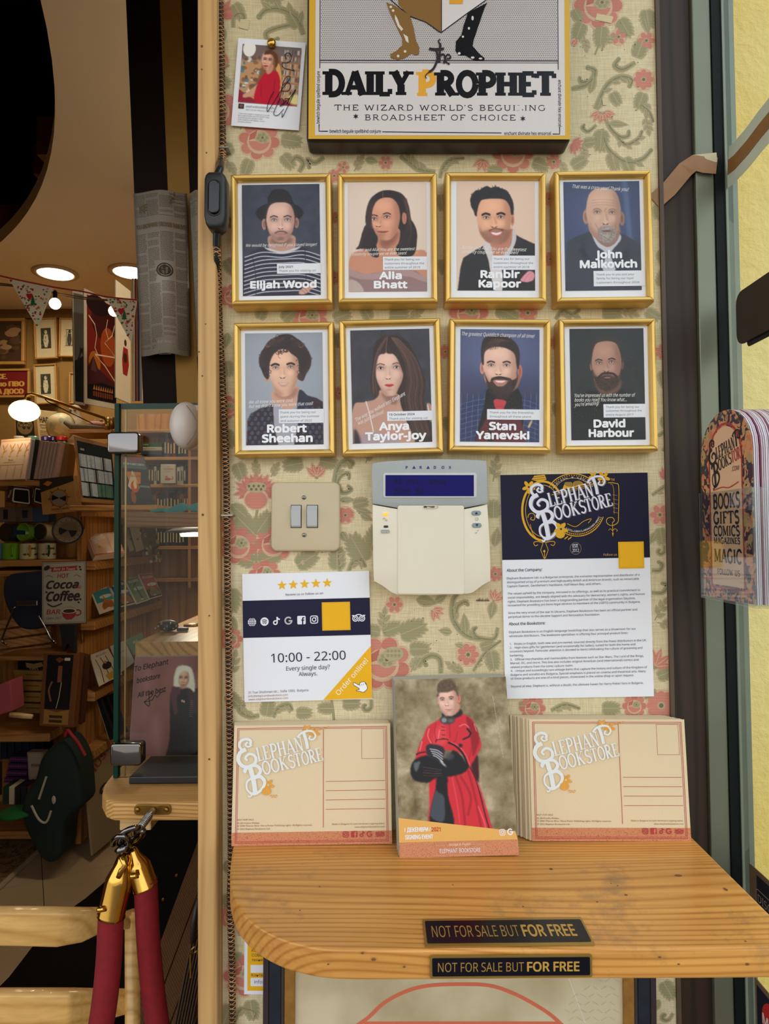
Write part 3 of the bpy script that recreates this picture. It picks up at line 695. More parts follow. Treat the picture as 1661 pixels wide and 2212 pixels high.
   # ------------------------------------------------------------ braided lamp cord and its inline switch
wy=-.010
def cordpath(pts):return smooth_pts([tuple(W(p[0],p[1],p[2]if len(p)>2 else wy))for p in pts],False,14)
cordroot=thing('lamp_cord','black and copper braided lamp cord running down beside the pine batten','cord',loc=W(480,1900,wy))
M_cord=plain('cord_black',C(22,18,18),.7,var=.2,scale=300)
M_copper=plain('copper_yarn',C(196,142,86),.6,.1,var=.2,scale=500)
def cord(pts,up):
 P=cordpath(pts);m=MB();m.tube(P,.0040,10);m.build('cord_core',M_cord,cordroot,smooth=True)
 m=MB();Pv=[Vector(p)for p in P];s=0;H=[[]for _ in range(4)]
 for i in range(len(Pv)-1):
  a,c=Pv[i],Pv[i+1];ln=(c-a).length;k=max(2,int(ln/.0011));t=(c-a).normalized();sx=t.cross(Vector((0,1,0))).normalized()
  for q in range(k):
   p=a+(c-a)*q/k;ph=(s+ln*q/k)/.0105*2*PI
   for j in range(4):
    an=(ph if j%2==0 else-ph)+PI*(j//2);H[j].append(p+(sx*math.cos(an)+Vector((0,1,0))*math.sin(an))*.0042)
  s+=ln
 for h in H:m.tube(h,.00052,3,caps=False)
 m.build('braid',M_copper,cordroot)
cord([(473,-40),(475,0),(478,120),(480,250),(481,318),(479,344,-.018),(476,362,-.034)],1)
cord([(468,522,-.036),(469,552,-.032),(471,600,-.016),(474,700),(480,820),(484,900),(489,1030),(490,1130),(492,1300),(495,1500),(498,1700),(499,1850),(497,1960),(501,2080),(502,2260)],0)
for P,rr in(([(477,352,-.026),(475,365,-.038),(470,378,-.042),(471,388,-.044)],.0046),([(469,498,-.044),(468,515,-.040),(468,532,-.036)],.0048)):
 m=MB();m.tube(cordpath(P),rr,10);m.build('shrink_tube',plain('black_tape',C(24,26,30),.25,var=.1),cordroot,smooth=True)
for px,py in((481,318),(490,1113)):
 m=MB();p=W(px,py,-.0155);m.box(p.x-.007,p.x+.007,-.0160,-.001,p.z-.0008,p.z+.0008);m.build('cable_clip',M_steel,cordroot)
Msw,w_,h_=onwall([(446,382),(492,382),(492,504),(446,504)],-.046)
sw=thing('inline_switch','black oblong inline rocker switch on the braided cord','switch',Msw)
m=MB(local=True);P=[(w_*a,h_*c)for a,c in((-.30,.5),(.30,.5),(.46,.46),(.5,.38),(.5,-.26),(.42,-.40),(.22,-.5),(-.22,-.5),(-.42,-.40),(-.5,-.26),(-.5,.38),(-.46,.46))]
m.prism(P,-.014,.011);m.build('housing',M_black,sw,bevel=.005,smooth=True,segs=3)
m=MB(local=True);m.rbox(-.0065,.0065,-.0175,-.013,-.018,.022,.0064);m.build('rocker',plain('rocker_black',C(10,10,12),.12),sw,bevel=.0012)
m=MB(local=True);m.tube([(a,-.0142,c)for a,c in rrect(-.0078,.0078,-.0195,.0235,.0076)],.0007,6,closed=True);m.build('rocker_rim',M_black,sw)

# ------------------------------------------------------------ big poster box
PY=-.034
Mp,pw,ph=onwall([(661,-150),(1231,-150),(1233,305),(664,303)],PY)
po=thing('poster_panel','large newspaper-title poster on a thick dark panel at the top of the wall','poster',Mp)
m=MB(local=True);m.box(-pw/2,pw/2,0,.033,-ph/2,ph/2);m.build('panel',M_canvas,po,bevel=.005,segs=3)
U0,U1,V0,V1=661.,1232.,-150.,304.
ink=Ink((U0,V0,U1,V1),pw,ph,-.0003)
ink.rect(666,-150,1230,301,C(214,168,60),1);ink.rect(680,-150,1219,293,C(214,208,206),2)
NV,BR,BK=C(38,36,54),C(134,100,56),C(16,18,24)
ink.rect(690,-150,1204,135,C(198,192,190),3)
ink.rect(690,132,1204,134,NV,5);ink.rect(690,137,1204,138,NV,5);ink.rect(689,-150,690.6,150,NV,5);ink.rect(1204,-150,1205.6,152,NV,5)
# halftone dots, printed
dots=MB(local=True)
for r in range(0,34):
 for q in range(0,126):
  u=693+q*4.1+(r%2)*2.05;v=130-r*4.1
  if u>1202:continue
  x,y,z=ink.mp(u,v,4);k=ink.kx*1.15
  dots.add([(x-k,y,z),(x,y,z-k),(x+k,y,z),(x,y,z+k)],[(0,1,2,3)],NV)
dots.build('halftone_print',M_ink,po)
# striding legs of the printed figure: brown half, pale half, boots
ink.poly([(850,-60),(955,-60),(953,72),(946,72),(918,50),(884,36),(880,36),(860,12)],BR,6)
ink.poly([(953,-60),(1180,-60),(1100,-60),(1047,4),(1010,30),(953,72)],C(216,210,208),6);ink.stroke([(953,72),(1010,30),(1047,4),(1100,-50)],2,NV,7);ink.stroke([(953,-50),(953,72)],1.6,NV,7);ink.stroke([(840,0),(884,38),(918,50),(953,74)],2,NV,7)
ink.poly([(833,8),(850,14),(884,36),(892,60),(898,92),(905,106),(904,120),(896,122),(888,118),(874,128),(858,132),(844,128),(842,120),(856,112),(868,100),(868,86),(856,60),(842,32)],BR,8)
for P in([(852,34),(858,44),(862,56),(870,66),(866,70),(858,60),(852,44)],[(870,76),(880,82),(882,96),(876,92)]):ink.poly(P,C(216,208,196),9)
for u,v in((843,18),(848,26),(874,114),(859,124)):ink.ell(u,v,3,3,C(216,208,196),9,8)
ink.poly([(1052,8),(1046,20),(1022,90),(1020,102),(1034,118),(1046,128),(1044,134),(1022,132),(1004,122),(990,122),(983,112),(984,92),(996,78),(1000,60),(1010,30)],BK,8)
for u,v,a,c2 in((1020,42,2.5,5),(1012,64,2.4,3),(999,82,2.5,2.5),(991,118,3,3),(1020,127,4,2.5),(1037,129,4,2)):ink.ell(u,v,a,c2,C(214,208,206),9,10)
ink.rect(970,-20,999,11,C(224,160,50),9);ink.rect(975,-20,994,3,C(214,208,206),10)
HD=dict(wt=.30,thin=.62,ser=.20,sp=-.02)
ink.slab('DAILY',699,207,51,BK,w=188,**HD);ink.slab('P',901,209,52,C(226,164,56),w=38,**HD);ink.slab('ROPHET',940,208,50,BK,w=258,**HD)
for P,w0 in(([(926,108),(940,110),(958,108)],6),([(942,112),(944,130),(936,150),(926,158)],5),([(952,104),(946,92),(950,88)],3),([(950,96),(948,138)],5),([(949,124),(956,120),(960,126),(958,140)],4),([(964,130),(972,128),(970,122),(964,122),(961,134),(970,142)],3.4),([(926,158),(918,166),(920,172)],2)):
 ink.stroke(smooth_pts(P),w0,C(52,46,52),10)
WD=dict(wt=.12,thin=.9,ser=.13,sp=.06)
ink.slab("THE WIZARD WORLD'S BEGUILING",721,240,12,NV,w=458,**WD);ink.slab('BROADSHEET OF CHOICE',786,261,12,NV,w=328,**WD)
ink.star(768,253,6.5,NV,5,6,.4);ink.star(1128,257,6.5,NV,5,6,.4)
ink.text('bewitch beguile spellbind conjure',712,288,7,NV,w=110,bold=.02);ink.text('enchant divinate hex ensorcel',1088,292,7,NV,w=100,bold=.02)
ink.stroke([(825,286),(1082,288)],1.6,NV,5);ink.stroke([(689,270),(689,285),(708,285)],2,NV,5);ink.stroke([(1192,290),(1207,290),(1207,275)],2,NV,5)
ink.text('bewitch beguile spellbind conjure',690,268,7,NV,w=112,rot=90,bold=.02);ink.text('enchant divinate hex ensorcel',1204.5,174,7,NV,w=100,rot=-90,bold=.02)
ink.build('poster_print',po,M_inkg)

# ------------------------------------------------------------ faces for the printed portraits
def face(P,cx,cy,w,h,skin,eyes,ey_w,mouth,nose,brow,bw=6,lip=(170,90,80),iris=(70,60,50),jaw=.72,shade=1,smile=0,lipw=6,browang=0,light=1):
 sk=np.array(skin,float);dk=sk*np.array([.66,.56,.52]);lt=np.minimum(sk*1.10+6,255)
 out=[(cx,cy-h*.52),(cx+w*.36,cy-h*.44),(cx+w*.5,cy-h*.12),(cx+w*.46,cy+h*.14),(cx+w*.5*jaw,cy+h*.34),(cx+w*.16,cy+h*.5),(cx-w*.16,cy+h*.5),(cx-w*.5*jaw,cy+h*.34),(cx-w*.46,cy+h*.14),(cx-w*.5,cy-h*.12),(cx-w*.36,cy-h*.44)]
 P.poly(out,skin,2);m=P.pmask(out,True,3)
 P.blend(P.blur(P.pmask([(cx+shade*w*.28,cy-h*.5),(cx+shade*w*.6,cy-h*.5),(cx+shade*w*.6,cy+h*.55),(cx+shade*w*.1,cy+h*.55),(cx+shade*w*.34,cy+h*.1)],False),w*.10)*m,dk,.55)
 P.blend(P.blur(P.pmask([(cx-shade*w*.5,cy+h*.1),(cx-shade*w*.3,cy+h*.3),(cx,cy+h*.46),(cx-shade*w*.2,cy+h*.6),(cx-shade*w*.6,cy+h*.5)],False),w*.06)*m,dk,.5)
 P.ell(cx-shade*w*.08,cy-h*.30,w*.26,h*.12,lt,1.2,.6)
 for(x,y),sdx in zip(eyes,(-1,1)):
  P.ell(x,y-ey_w*.15,ey_w*1.0,ey_w*.62,dk,1.2,.55)
  P.ell(x,y+ey_w*1.5,ey_w*.8,ey_w*.8,lt,1.2,.5)
  P.poly([(x-ey_w*.62,y+1),(x,y-ey_w*.34),(x+ey_w*.62,y),(x,y+ey_w*.30)],(228,220,214),1)
  P.ell(x,y-1,ey_w*.27,ey_w*.27,iris,.3);P.ell(x,y-1,ey_w*.13,ey_w*.13,(14,10,10),.3);P.ell(x-3,y-4,1.8,1.8,(240,240,240),.3,.8)
  P.line([(x-ey_w*.68,y+1),(x-ey_w*.1,y-ey_w*.38),(x+ey_w*.66,y-1)],3.4,(34,22,20),.9,1.5)
  P.line([(x-ey_w*.5,y+ey_w*.26),(x+ey_w*.5,y+ey_w*.24)],2,dk,.7,2)
  P.line([(x-sdx*ey_w*.85,y-ey_w*.78+browang),(x+sdx*ey_w*.1,y-ey_w*1.06),(x+sdx*ey_w*.95,y-ey_w*.72)],bw,brow,.95,3)
 nx,ny=nose;ex=(eyes[0][0]+eyes[1][0])/2;eyy=(eyes[0][1]+eyes[1][1])/2
 P.line([(ex+shade*3,eyy),(nx+shade*w*.06,ny-h*.05)],w*.035,dk,.35,w*.06)
 P.line([(ex,eyy+4),(nx,ny-4)],w*.03,lt,.55,w*.06)
 P.ell(nx,ny,w*.10,h*.045,lt,1.0,.5);P.line([(nx-w*.10,ny+2),(nx-w*.04,ny+h*.035),(nx+w*.04,ny+h*.035),(nx+w*.10,ny+2)],3.0,dk*.8,.8,4)
 P.ell(nx-w*.05,ny+h*.03,w*.025,h*.012,(50,24,22),.8,.8);P.ell(nx+w*.05,ny+h*.03,w*.025,h*.012,(50,24,22),.8,.8)
 mx,my,mw=mouth
 up=[(mx-mw/2,my-smile),(mx-mw*.16,my-lipw*.8),(mx,my-lipw*.4),(mx+mw*.16,my-lipw*.8),(mx+mw/2,my-smile)]
 if smile>4:
  P.poly(up[:]+[(mx+mw*.28,my+lipw*1.7),(mx,my+lipw*2.3),(mx-mw*.28,my+lipw*1.7)],lip,1)
  P.poly([(mx-mw*.40,my-smile*.5),(mx,my+1),(mx+mw*.40,my-smile*.5),(mx+mw*.2,my+lipw*1.0),(mx,my+lipw*1.3),(mx-mw*.2,my+lipw*1.0)],(240,234,226),1)
 else:
  P.poly(up+[(mx+mw*.2,my+lipw*1.3),(mx,my+lipw*1.6),(mx-mw*.2,my+lipw*1.3)],lip,1);P.line([(mx-mw/2,my-smile),(mx,my+lipw*.2),(mx+mw/2,my-smile)],2.2,(70,28,26),.85,1.5)
 P.ell(mx,my+lipw*3.4,mw*.3,lipw*.9,dk,1.2,.4)
def ear(P,x,y,rx,ry,skin):
 P.ell(x,y,rx,ry,skin,.3);P.ell(x,y,rx*.5,ry*.6,np.array(skin)*.66,.8,.7)
def strands(P,lo,hi,col,n,seed,w=2,a=.5):
 """hair strands between two guide lines"""
 r=random.Random(seed)
 for i in range(n):
  t=r.random();L_=[((x0*(1-t)+x1*t)+r.uniform(-3,3),(y0*(1-t)+y1*t)+r.uniform(-3,3))for(x0,y0),(x1,y1)in zip(lo,hi)]
  k=r.uniform(.7,1.5);P.line(L_,w,np.clip(np.array(col)*k,0,255),a,w)

def portrait1(P):
 P.noise(12,9,3);P.noise(5,2,4)
 P.ell(560,420,330,300,(72,78,96),1.3,.45)
 P.poly([(470,500),(640,500),(650,590),(690,630),(560,660),(430,620),(465,580)],(196,150,132),3);P.poly([(480,520),(630,520),(600,560),(500,560)],(120,78,66),10,.7)
 P.poly([(283,910),(288,680),(300,640),(360,598),(430,575),(470,600),(560,620),(650,600),(690,575),(760,610),(808,650),(830,760),(835,910)],(30,28,48),2,sm=False)
 for k in range(11):
  y=592+k*27;P.line([(300-k*1,y+50),(420,y+10+8),(560,y+28 if k<2 else y+12),(700,y+12),(820,y+46)],7,(206,206,216),.92,2)
 P.poly([(430,575),(470,600),(560,622),(650,600),(690,575),(660,580),(560,606),(460,582)],(210,208,214),1)
 P.line([(352,640),(372,760),(374,910)],5,(20,20,34),.8,3);P.line([(716,600),(722,760),(716,900)],5,(20,20,34),.8,3)
 P.poly([(668,890),(690,860),(730,835),(772,812),(780,840),(740,880),(700,900)],(206,160,140),2)
 for k in range(4):P.line([(690+k*16,868-k*12),(716+k*16,890-k*10)],2.5,(130,84,70),.8,2)
 P.ell(543,345,165,74,(17,14,17),.08,rot=0);P.poly([(462,300),(466,230),(500,190),(545,182),(590,192),(625,235),(640,300),(620,330),(480,330)],(22,18,20),2)
 P.poly([(466,280),(545,262),(636,282),(638,306),(545,284),(464,306)],(8,6,8),3)
 ear(P,436,420,17,38,(196,140,122));ear(P,660,414,17,36,(176,120,104))
 P.poly([(448,300),(440,360),(452,470),(462,380),(470,330),(545,262),(630,330),(640,470),(654,380),(650,310),(600,268),(545,258),(490,270)],(44,30,28),3)
 face(P,549,408,196,262,(226,182,164),((505,393),(597,393)),27,(553,487,70),(550,446),(66,44,38),8,lip=(196,120,112),iris=(90,120,150),jaw=.70,shade=1)
 m=P.pmask([(462,440),(490,520),(550,545),(612,520),(640,440),(632,490),(600,470),(550,462),(505,470),(470,490)],True,6);P.blend(m,(120,84,72),.35);P.ell(550,521,24,11,(104,72,60),.8,.5);P.line([(512,482),(530,472),(550,470),(572,472),(592,482)],8,(84,54,46),.8,4)
 P.ell(550,487,30,6,(200,126,118),.5,.9)
def portrait2(P):
 P.ell(1270,300,380,300,(238,216,198),1.2,.5)
 P.poly([(1300,193),(1235,198),(1170,240),(1140,300),(1126,380),(1128,440),(1100,490),(1105,530),(1078,572),(1062,592),(1120,588),(1160,640),(1240,650),(1330,600),(1440,610),(1470,560),(1474,470),(1440,400),(1422,300),(1380,220)],(34,22,20),3)
 P.poly([(1225,480),(1350,450),(1380,560),(1440,600),(1546,625),(1548,885),(1010,885),(1010,690),(1040,620),(1120,588),(1200,560)],(206,142,112),4)
 P.poly([(1225,520),(1350,470),(1330,545),(1250,590)],(132,76,58),12,.75);P.line([(1130,590),(1210,612),(1260,600)],8,(168,104,80),.5,10);P.line([(1300,610),(1400,622),(1480,616)],7,(240,186,156),.5,10)
 P.poly([(1128,430),(1100,500),(1078,572),(1062,592),(1130,590),(1170,640),(1215,640),(1196,560),(1172,500)],(30,20,18),3);P.poly([(1372,440),(1356,540),(1330,590),(1360,640),(1440,640),(1470,590),(1474,470),(1440,400),(1410,420)],(30,20,18),3)
 ear(P,1392,382,16,42,(198,128,100))
 face(P,1264,386,196,282,(222,158,128),((1185,387),(1272,374)),27,(1245,474,76),(1214,430),(44,26,22),7,lip=(150,70,66),iris=(52,34,28),jaw=.72,shade=1,smile=3,lipw=6)
 P.poly([(1280,236),(1210,260),(1176,320),(1160,420),(1140,420),(1146,300),(1190,228),(1250,196),(1330,200),(1400,250),(1424,330),(1404,350),(1378,330),(1330,262)],(36,23,20),3);P.line([(1248,200),(1246,232),(1254,258)],3,(190,130,104),.7,3)
 strands(P,[(1150,280),(1136,400),(1108,500),(1080,588)],[(1180,260),(1160,430),(1160,540),(1190,630)],(70,46,38),26,1);strands(P,[(1380,240),(1420,400),(1380,500),(1350,600)],[(1410,250),(1440,420),(1470,500),(1440,600)],(74,50,42),26,2)
 P.ell(1392,382,12,34,(196,128,100),.5,.8)
 P.poly([(1012,886),(1016,730),(1060,742),(1128,764),(1200,750),(1300,736),(1400,734),(1470,742),(1548,800),(1550,886)],(150,118,118),2,sm=False);P.poly([(1016,728),(1128,762),(1300,734),(1420,734),(1546,792),(1540,820),(1420,780),(1300,784),(1140,800),(1016,770)],(176,144,142),3)
 r=random.Random(5)
 for k in range(60):
  x,y=r.uniform(1020,1540),r.uniform(770,880);P.line([(x,y),(x+r.uniform(8,22),y+r.uniform(-8,8))],2,(112,84,86)if k%2 else(190,162,160),.6,2)
 P.poly([(1012,800),(1080,820),(1110,886),(1012,886)],(190,170,158),3)
def portrait3(P):
 P.poly([(395,560),(560,480),(580,620),(470,720),(400,720)],(196,128,100),3)
 P.poly([(160,925),(180,760),(200,690),(300,625),(350,600),(400,700),(440,780),(520,700),(560,510),(620,545),(720,590),(735,800),(740,935)],(32,26,28),2,sm=False)
 P.poly([(345,600),(375,545),(410,640),(430,760),(420,860),(380,700)],(214,206,206),2);P.poly([(560,480),(585,520),(570,600),(490,740),(470,700),(540,600)],(206,198,200),2);P.poly([(390,720),(470,730),(480,935),(430,935)],(222,214,214),3)
 P.line([(300,630),(330,720),(400,820)],4,(60,52,54),.8,3);P.line([(610,545),(600,640),(520,760)],4,(60,52,54),.8,3)
 P.poly([(252,268),(262,240),(290,205),(320,200),(345,182),(372,174),(400,184),(440,176),(476,190),(510,202),(540,240),(562,290),(566,350),(556,410),(530,400),(420,330),(300,390),(276,350),(258,320)],(24,17,18),2)
 r=random.Random(9)
 for k in range(70):
  x=r.uniform(262,550);y=268-70*math.sin((x-250)/310*PI)+r.uniform(-10,30);P.line([(x,y),(x+r.uniform(-14,14),y-r.uniform(14,30))],4,(20,14,15),.8,2)
 ear(P,556,416,15,40,(206,140,110))
 face(P,424,416,252,330,(232,172,138),((366,400),(472,396)),29,(440,508,96),(424,458),(24,16,16),15,lip=(196,96,86),iris=(48,30,24),jaw=.74,smile=12,lipw=9)
 m=P.pmask([(308,450),(340,540),(430,590),(520,560),(552,450),(530,490),(500,480),(440,478),(380,486),(330,500)],True,8);P.blend(m,(96,60,48),.45);P.line([(388,492),(430,478),(488,488)],9,(70,42,36),.6,5);P.poly([(392,500),(440,506),(488,498),(470,528),(440,540),(410,530)],(196,96,86),1);P.poly([(400,504),(440,508),(480,502),(462,520),(440,524),(416,520)],(242,236,230),1)
 P.poly([(282,340),(300,290),(350,268),(430,262),(500,270),(540,320),(548,380),(560,340),(545,270),(480,215),(380,205),(290,240),(268,300)],(26,18,18),3)
 P.poly([(612,850),(640,810),(668,784),(700,786),(716,812),(704,848),(660,862)],(226,150,160),2);P.line([(640,850),(672,806),(690,794)],3,(180,100,112),.8,3)
def portrait4(P):
 P.ell(1150,380,330,330,(92,104,140),1.3,.5);P.poly([(1350,120),(1390,120),(1430,700),(1396,700)],(120,150,190),8,.35,sm=False)
 P.poly([(930,935),(942,570),(1000,535),(1120,490),(1160,520),(1230,640),(1320,520),(1360,520),(1470,590),(1510,600),(1515,935)],(56,58,70),2,sm=False)
 for k in range(40):P.line([(945+k*14,560),(930+k*15,930)],1.6,(96,100,112),.35,1.5,sm=False)
 P.poly([(1120,500),(1150,480),(1230,610),(1318,520),(1334,560),(1260,660),(1290,780),(1200,780),(1220,660),(1160,600)],(196,198,204),2);P.line([(1232,640),(1240,780)],3,(140,142,150),.7,3)
 P.poly([(1040,560),(1080,600),(1030,640),(1150,800)],(36,38,48),4,.6);P.poly([(1400,560),(1380,640),(1410,640),(1300,800)],(36,38,48),4,.6)
 P.poly([(1130,460),(1320,460),(1310,560),(1240,610),(1160,560)],(150,112,96),4)
 ear(P,1085,388,24,52,(186,140,118));ear(P,1346,404,20,50,(160,116,98))
 face(P,1212,372,252,372,(208,168,146),((1166,356),(1275,360)),27,(1232,492,74),(1226,432),(130,112,104),5,lip=(140,88,82),iris=(60,62,66),jaw=.8,shade=1)
 for y in(262,282,300):P.line([(1130,y+6),(1200,y),(1290,y+8)],3,(150,108,92),.55,3)
 P.line([(1186,330),(1200,350)],3,(120,80,68),.7,3);P.line([(1232,330),(1222,350)],3,(120,80,68),.7,3);P.line([(1150,440),(1170,480),(1170,530)],4,(140,98,84),.6,4);P.line([(1300,440),(1292,490)],4,(130,90,76),.6,4)
 m=P.pmask([(1178,470),(1230,452),(1292,472),(1304,530),(1280,570),(1226,588),(1184,560),(1172,510)],True,6);P.blend(m,(150,142,138),.85);P.noise(26,2,8,m);P.ell(1234,494,34,8,(120,76,70),.6,.9);P.ell(1234,528,20,8,(176,170,164),1,.7)
def portrait5(P):
 P.ell(560,420,330,330,(182,188,198),1.3,.5)
 P.poly([(498,540),(672,520),(676,620),(600,700),(500,640)],(206,160,136),3);P.poly([(505,560),(668,530),(640,590),(560,600)],(150,100,80),10,.6)
 P.poly([(495,640),(520,636),(590,680),(650,650),(682,545),(700,640),(640,920),(520,920),(490,760)],(168,166,178),2)
 for Q in([(310,920),(318,740),(340,700),(420,655),(494,640),(500,780),(530,920)],[(682,540),(730,580),(800,600),(845,630),(850,920),(636,920),(668,760)]):P.poly(Q,(44,24,36),2,sm=False)
 P.poly([(676,545),(730,580),(760,640),(680,780),(660,700)],(30,36,60),3)
 r=random.Random(4)
 for i in range(13):
  for k in range(8):
   x=330+i*44+(k%2)*20+r.uniform(-4,4);y=670+k*32
   if(x<495 and y>700-(x-320)*.3)or(x>690 and y>590):P.ell(x,y,9,12,(70,100,128),.3,.9,20);P.ell(x,y,4,6,(26,26,48),.3,.9,20)
 ear(P,455,452,16,34,(206,152,126));ear(P,688,440,16,34,(196,140,116))
 face(P,572,424,204,312,(230,184,156),((514,390),(618,386)),26,(568,496,82),(562,450),(44,28,24),14,lip=(206,130,116),iris=(84,96,92),jaw=.68,smile=6,lipw=5)
 hairp=[(400,350),(408,300),(430,262),(470,205),(520,178),(560,162),(620,164),(670,196),(700,218),(744,280),(762,340),(748,400),(722,440),(706,478),(680,470),(676,400),(668,330),(620,290),(590,262),(540,268),(500,300),(476,350),(470,400),(466,462),(440,452),(416,400)]
 P.poly(hairp,(44,26,24),2);r=random.Random(11)
 for k in range(150):
  i=r.randrange(len(hairp));j=(i+1)%len(hairp);t=r.random();x=hairp[i][0]*(1-t)+hairp[j][0]*t;y=hairp[i][1]*(1-t)+hairp[j][1]*t
  x+=(570-x)*r.uniform(0,.28);y+=(330-y)*r.uniform(-.02,.3)
  if 478<x<668 and y>290:continue
  q=r.uniform(8,15);a0=r.uniform(0,360);col=r.choice([(30,18,18),(66,42,36),(96,66,52),(140,104,84)if y<260 else(60,38,34)]);P.line(arc(x,y,q,q*.8,a0,a0+260,8),4,col,.85,2,sm=False)
 P.line(arc(548,308,14,16,90,330,8),3,(70,44,38),.8,2)
def portrait6(P):
 P.noise(8,10,6)
 P.poly([(1310,164),(1250,172),(1200,220),(1180,300),(1172,400),(1162,500),(1170,560),(1210,590),(1330,620),(1400,860),(1575,895),(1560,780),(1520,620),(1534,500),(1500,380),(1440,240),(1380,180)],(50,34,30),3)
 P.poly([(1225,540),(1330,560),(1380,640),(1400,760),(1440,905),(1040,905),(1040,650),(1110,620),(1190,600)],(196,150,132),3);P.poly([(1235,560),(1340,570),(1330,640),(1270,620)],(134,90,78),8,.7);P.poly([(1540,640),(1575,660),(1575,760),(1550,740)],(190,144,126),3)
 face(P,1290,424,192,306,(228,186,168),((1232,392),(1340,388)),30,(1288,507,62),(1282,456),(86,60,50),6,lip=(200,52,46),iris=(40,28,24),jaw=.64,shade=1,lipw=9)
 P.poly([(1272,282),(1226,300),(1204,350),(1196,420),(1204,500),(1216,560),(1196,590),(1165,540),(1166,420),(1186,290),(1230,200),(1290,172)],(54,36,32),3)
 P.poly([(1272,282),(1320,296),(1352,340),(1374,400),(1390,470),(1370,560),(1362,640),(1420,800),(1460,892),(1572,892),(1556,760),(1516,620),(1532,500),(1480,330),(1400,210),(1290,172)],(50,33,29),3)
 P.line([(1284,172),(1276,230),(1270,288)],4,(150,112,96),.7,3)
 strands(P,[(1300,180),(1380,320),(1400,460),(1380,620),(1440,860)],[(1360,190),(1480,330),(1530,500),(1520,640),(1570,860)],(96,68,56),50,3);strands(P,[(1270,180),(1200,290),(1170,440),(1170,560)],[(1276,190),(1220,300),(1200,440),(1205,570)],(92,64,54),22,4)
 P.line([(1126,616),(1148,700),(1172,824)],7,(232,228,226),.95,2);P.line([(1545,650),(1552,690)],6,(232,228,226),.9,2);P.line([(1240,560),(1250,640),(1286,690)],2,(150,130,110),.8,1.5)
 P.poly([(1080,905),(1090,850),(1160,826),(1240,836),(1330,880),(1345,905)],(172,150,156),3);P.poly([(1040,905),(1042,800),(1075,850),(1080,905)],(46,40,48),5)
def portrait7(P):
 P.ell(440,300,300,260,(124,134,176),1.4,.45);P.ell(480,700,400,200,(36,38,62),1.4,.6)
 P.poly([(180,955),(185,670),(250,640),(350,600),(380,570),(600,570),(640,620),(770,660),(780,955)],(44,56,96),2,sm=False)
 for k in range(15):P.line([(190+k*42,600),(176+k*42,955)],2,(150,160,186),.75,1.5,sm=False)
 for k in range(9):P.line([(180,680+k*36),(350,640+k*36),(620,640+k*36),(780,690+k*36)],2,(150,160,186),.75,1.5)
 P.poly([(372,570),(350,700),(290,940),(470,955),(620,955),(640,800),(630,620),(600,560)],(20,18,22),2,sm=False);P.poly([(310,955),(360,800),(400,700),(470,790),(560,700),(620,790),(640,955)],(96,34,42),3)
 P.poly([(380,955),(395,780),(420,955)],(24,20,26),3,sm=False)
 P.poly([(424,650),(470,640),(516,656),(500,700),(480,780),(448,740)],(196,60,66),2);P.line([(440,690),(500,692)],3,(140,34,42),.8,3)
 ear(P,340,416,18,44,(220,150,130));ear(P,614,440,17,50,(206,120,100))
 P.poly([(365,460),(600,460),(590,560),(480,620),(390,560)],(150,100,84),4)
 face(P,470,402,254,306,(232,186,166),((404,396),(516,396)),28,(472,512,92),(458,452),(44,28,26),11,lip=(198,110,102),iris=(56,40,34),jaw=.84,smile=8,lipw=7)
 bd=[(350,440),(366,500),(385,566),(440,620),(500,636),(556,596),(592,520),(604,440),(594,480),(560,500),(536,486),(470,478),(412,486),(394,520),(368,480)]
 m=P.pmask(bd,True,4);P.blend(m,(48,32,28),.92);P.noise(20,1.5,5,m);P.poly([(418,505),(470,502),(526,505),(500,540),(470,548),(440,540)],(224,170,150),3,.7)
 P.poly([(424,506),(470,500),(520,506),(496,526),(470,532),(446,526)],(196,106,98),1);P.poly([(434,508),(470,506),(510,508),(490,519),(470,522),(452,519)],(242,236,230),1);P.line([(412,496),(450,480),(480,480),(528,494)],11,(50,34,30),.9,4);P.ell(470,566,34,14,(56,38,32),.8,.8)
 P.poly([(330,290),(336,240),(350,205),(400,180),(460,178),(520,186),(570,220),(604,270),(612,330),(604,420),(590,400),(578,320),(540,284),(490,266),(430,262),(380,280),(352,310),(350,390),(336,380)],(42,28,26),3)
 strands(P,[(350,290),(380,230),(440,200)],[(490,270),(520,230),(560,220)],(84,60,52),40,7)
 P.poly([(672,838),(690,800),(706,784),(700,812),(684,842)],(206,186,130),2)
